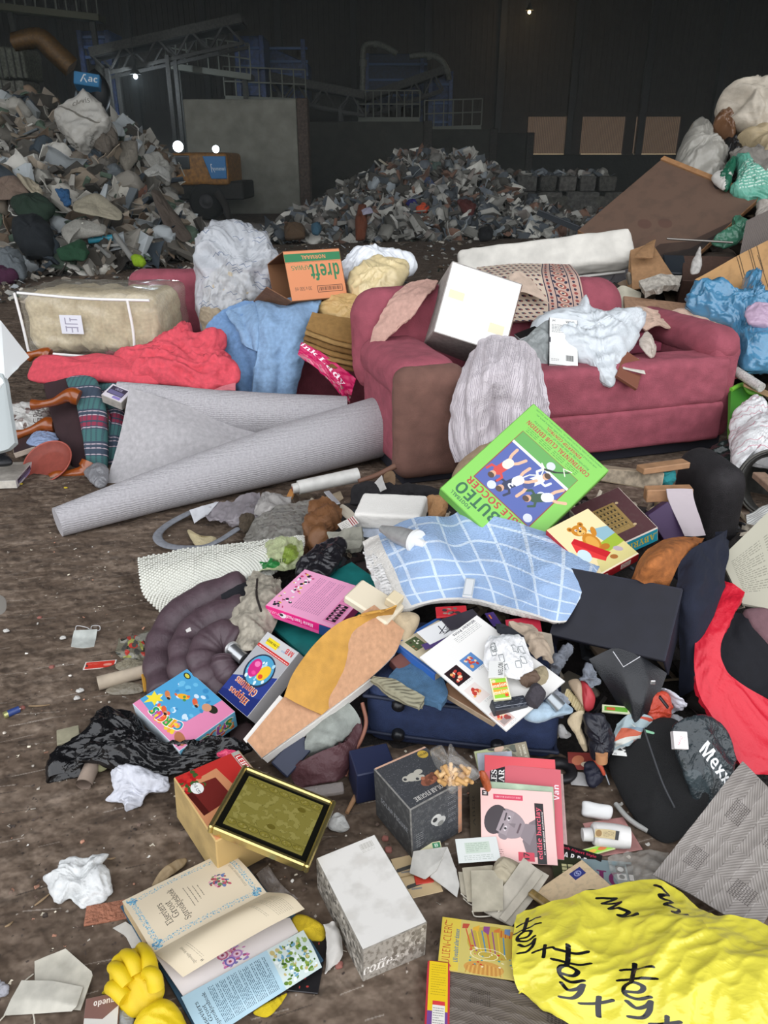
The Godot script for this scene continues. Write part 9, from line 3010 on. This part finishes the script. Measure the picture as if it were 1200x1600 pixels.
func right_front() -> void:
	rng.seed = 55
	var mp := ImageTexture.create_from_image(mat_pic())
	var mm := mat("ffffff", 0.45, {"tex": mp, "bump": "plain", "bd": 0.35})
	drape("woven_mat", "grey woven place mat leaning over the bags at the lower right edge", "place mat", mm, [[1160, 1188, 0.2, 1090, 1278, 0.12, 1020, 1366, 0.045], [1215, 1245, 0.2, 1150, 1325, 0.12, 1085, 1400, 0.06], [1290, 1320, 0.2, 1230, 1390, 0.13, 1180, 1460, 0.07]], 0.006, 0.004, 3.0, 26)
	drape("woven_mat", "dark grey woven mat lying under the yellow record sleeve at the bottom", "place mat", mat("b0a8a0", 0.6, {"tex": mp, "bump": "plain", "bd": 0.5}), [[698, 1510, 0.02, 800, 1535, 0.02, 1000, 1590, 0.02], [690, 1570, 0.02, 800, 1600, 0.02, 980, 1660, 0.02], [680, 1640, 0.015, 800, 1680, 0.015, 960, 1740, 0.015]], 0.006, 0.002, 3.0, 20)
	var yb := im(256, 512, "d8b820")
	rect(yb, 0, 300, 256, 212, "6c4484")
	rect(yb, 60, 250, 160, 160, "d8d4cc")
	rect(yb, 60, 240, 160, 24, "c83c3c")
	greek(yb, 70, 280, 140, 8, 14, "6a6a6a", 4)
	greek(yb, 30, 20, 200, 13, 15, "a88c20", 4)
	bx("yellow_packet", "yellow and violet food packet beside the dark woven mat", "packet", [664, 1496, 0.035, 699, 1502, 0.035, 668, 1640, 0.02], 0.03, mat("b8283c", 0.5), {"top": pic(yb, 0.35)}, 0.004, 0.002)
	# yellow bag
	var b := im(1024, 1024, "ddd24a")
	# hand-brushed letters running downwards
	var ink_ := "17171a"
	for w in [[10, 90, 1.15], [165, 350, 1.45], [390, 500, 1.2]]:
		var a: float = w[2]
		var o := Vector2(w[0], w[1])
		for st in [[40, 0, 38, 40, 34, 92], [4, 36, 40, 32, 86, 26], [-6, 92, 40, 88, 90, 80], [34, 92, 32, 104], [10, 150, 48, 148, 58, 122, 34, 106, 12, 128, 14, 162, 40, 180, 70, 168], [16, 194, 34, 220, 58, 208, 70, 188], [70, 188, 62, 228, 44, 258, 14, 262], [60, 282, 96, 276, 134, 262], [104, 246, 100, 290, 96, 334]]:
			var q := []
			for e in range(0, st.size(), 2):
				q.append_array([o.x + st[e] * a, o.y + st[e + 1] * a])
			brush(b, q, 17.0 * a * 0.85, ink_)
	for w in [[360, 60, 0.9], [520, 30, 1.0]]:
		var q := []
		var st := [0, 0, 30, 6, 60, 20, 36, 34, 16, 46, 44, 56, 72, 64, 50, 80, 36, 92, 66, 100, 92, 112, 80, 134, 62, 140, 96, 150, 118, 134]
		for e in range(0, st.size(), 2):
			q.append_array([w[0] + st[e] * w[2], w[1] + st[e + 1] * w[2]])
		brush(b, q, 15.0, ink_)
	drape("yellow_bag", "large glossy yellow plastic bag with black brushed lettering at the lower right", "plastic bag", pic(b, 0.2, {"bump": "crease", "bd": 0.35}), [[806, 1428, 0.05, 850, 1410, 0.09, 895, 1400, 0.1, 940, 1385, 0.1, 1020, 1372, 0.11, 1065, 1390, 0.11, 1120, 1430, 0.12, 1190, 1440, 0.11, 1260, 1500, 0.1], [800, 1470, 0.05, 850, 1455, 0.1, 900, 1460, 0.12, 955, 1450, 0.11, 1020, 1450, 0.16, 1080, 1450, 0.15, 1135, 1480, 0.15, 1200, 1500, 0.14, 1270, 1540, 0.12], [803, 1515, 0.045, 855, 1505, 0.09, 905, 1515, 0.12, 965, 1510, 0.12, 1030, 1510, 0.16, 1090, 1520, 0.16, 1145, 1540, 0.15, 1205, 1550, 0.14, 1280, 1580, 0.12], [810, 1550, 0.03, 860, 1560, 0.06, 910, 1570, 0.09, 970, 1575, 0.1, 1040, 1580, 0.14, 1100, 1590, 0.14, 1150, 1600, 0.14, 1210, 1610, 0.13, 1290, 1640, 0.1], [835, 1552, 0.03, 880, 1590, 0.05, 930, 1625, 0.06, 985, 1650, 0.07, 1050, 1670, 0.1, 1110, 1680, 0.1, 1160, 1690, 0.1, 1220, 1700, 0.1, 1300, 1720, 0.08]], 0.006, 0.016, 3.4, 110)
	# talc bottle and soap
	var o := T("talc_bottle", "white plastic bottle with a beige label lying on pink card", "bottle")
	var k := Kit.new()
	var p := XS([916, 1304, 0.035, 926, 1304, 0.035, 936, 1304, 0.035, 960, 1306, 0.035, 984, 1309, 0.035])
	tube(k, mat("dad8d4", 0.35), spl(PackedVector3Array([p[1], p[2], p[3], p[4]]), 20), [0.024, 0.03, 0.03, 0.03, 0.03, 0.029, 0.026], 20)
	part(o, "body", k)
	k = Kit.new()
	tube(k, mat("d0cecb", 0.4), PackedVector3Array([p[0] + (p[0] - p[1]) * 0.6, p[0].lerp(p[1], 0.9)]), [0.016, 0.017], 18)
	part(o, "cap", k)
	k = Kit.new()
	var lb := im(200, 90, "b8a67c")
	ell(lb, 30, 45, 24, 36, "8a6a3c")
	greek(lb, 66, 18, 90, 5, 12, "6a5c40", 4)
	rect(lb, 168, 0, 32, 90, "2a2a2c")
	patch(k, pic(lb, 0.5), [XS([930, 1295, 0.066, 950, 1296, 0.067, 968, 1299, 0.066]), XS([929, 1308, 0.056, 949, 1310, 0.056, 966, 1313, 0.056])], 8, 10, 0.001, 0.0)
	part(o, "label", k)
	lumpy("soap_bar", "white rounded plastic lid lying on the floor above the talc bottle", "lid", mat("d8d8d6", 0.4), [909, 1262, 0.02, 912, 1252, 0.03, 935, 1256, 0.03, 955, 1260, 0.03, 957, 1272, 0.02, 950, 1281, 0.01, 925, 1278, 0.01, 910, 1274, 0.01], 0.016, 0.01, 0.0, 9.0, 1.0, 0.3)
	bx("pink_card", "pink card lying under the talc bottle", "card", [906, 1284, 0.006, 972, 1279, 0.006, 940, 1335, 0.006], 0.002, paper("c08a84"))
	bx("green_wrapper", "lime green and cream wrapper in front of the talc bottle", "wrapper", [902, 1320, 0.022, 958, 1322, 0.022, 912, 1332, 0.018], 0.003, pic(lime(), 0.4))
	drape("clear_film", "crumpled clear film between the record sleeves and the woven mat", "film", film("b8b4ac", 0.22, 0.26), [[950, 1340, 0.025, 1000, 1328, 0.03, 1045, 1330, 0.03], [955, 1365, 0.02, 1000, 1358, 0.035, 1035, 1355, 0.04], [975, 1395, 0.02, 1005, 1385, 0.03, 1030, 1375, 0.04]], 0.002, 0.012, 12.0, 28)


func lime() -> Image:
	var i := im(160, 60, "b8c88c")
	rect(i, 8, 8, 144, 44, "8cc43c")
	ell(i, 50, 30, 20, 14, "d8a84c")
	ell(i, 100, 30, 24, 14, "c86a3c")
	return i


# ---------------------------------------------------------------- crumbs, twigs and paper bits on the floor
func litter() -> void:
	rng.seed = 91
	var fl := []
	for z in [-1.0, -1.6, -2.4, -3.4]:
		fl.append(PackedVector3Array([Vector3(-0.55 + z * 0.42, 0, z), Vector3(-0.3 + z * 0.2, 0, z), Vector3(0.25, 0, z), Vector3(0.7, 0, z)]))
	var o := T("floor_crumbs", "tiny pale crumbs and splinters strewn over the floor", "crumbs", "", "stuff")
	scatter(o, "crumbs", fl, 1500, 0.002, 0.012, ["b8b0a4", "8c8276", "d4d0c8", "5a4a40", "a87a64", "cdc4b0", "3a302a"], "", 0.4, 0.2)
	var tw := [[54, 1415, 78, 1396, "thin brown twig beside the large white tissue"], [45, 1103, 78, 1101, "straw coloured splinter beside the battery"], [8, 1448, 20, 1440, "short pale splinter at the left edge of the floor"], [168, 1342, 180, 1340, "small cream splinter behind the large white tissue"]]
	for t in tw:
		var k := Kit.new()
		tube(k, mat("8a7458", 0.9), spl(PackedVector3Array([X(t[0], t[1], 0.004), X((t[0] + t[2]) / 2, (t[1] + t[3]) / 2 + 1, 0.007), X(t[2], t[3], 0.004)]), 8), [0.002, 0.003, 0.0015], 6)
		solo("twig", k, t[4], "twig")
	var st := [[62, 965, "small reddish pebble on the bare floor behind the face mask"], [81, 1042, "reddish pebble on the bare floor below the red card"], [602, 1310, "pink pebble nearest to the panda carton"], [607, 1328, "pink pebble between the panda carton and the shoe box"], [530, 1508, "pink pebble beside the crumpled white strip"], [35, 1106, "red pebble beside the battery"]]
	for t in st:
		var k := Kit.new()
		var c := X(t[0], t[1], 0.005)
		pad(k, mat("9a6258", 0.9, {"tone": "soft"}), Vector3(0.018, 0.012, 0.016), 0.006, Transform3D(Basis(), c), 0.002, 6, 60.0)
		solo("pebble", k, t[2], "pebble")
	var fx := [[98, 998, "tiny white paper ball beside the face mask"], [10, 987, "white paper scrap at the left edge beside the face mask"], [120, 1092, "curled white film scrap below the red card"], [126, 1080, "pale film scrap nearest to the pale paper roll"], [103, 763, "yellow plastic crumb before the stool leg"], [33, 757, "yellow crumb before the flat white box"], [760, 1298, "white crumb beside the pink sleeves"]]
	for t in fx:
		var c := X(t[0], t[1], 0.004)
		var k := Kit.new()
		var pts := PackedVector3Array()
		for q in 7:
			var a := TAU * q / 7
			pts.append(c + Vector3(cos(a) * rng.randf_range(0.008, 0.016), 0.003, sin(a) * rng.randf_range(0.006, 0.012)))
		lump(k, paper("c8b030" if "yellow" in t[2] else "cfccc6"), pts, 0.006, 0.003, 0.003, 60.0, 24, 6)
		solo("paper_scrap", k, t[2], "scrap")
	# loose scraps among the right middle
	lumpy("pale_stain", "round pale dried puddle on the floor at the left edge", "puddle", mat("8a857e", 0.5), [-30, 940, 0.003, -10, 928, 0.003, 8, 935, 0.003, 8, 955, 0.003, -12, 962, 0.003], 0.002, 0.002, 0.0, 5.0)
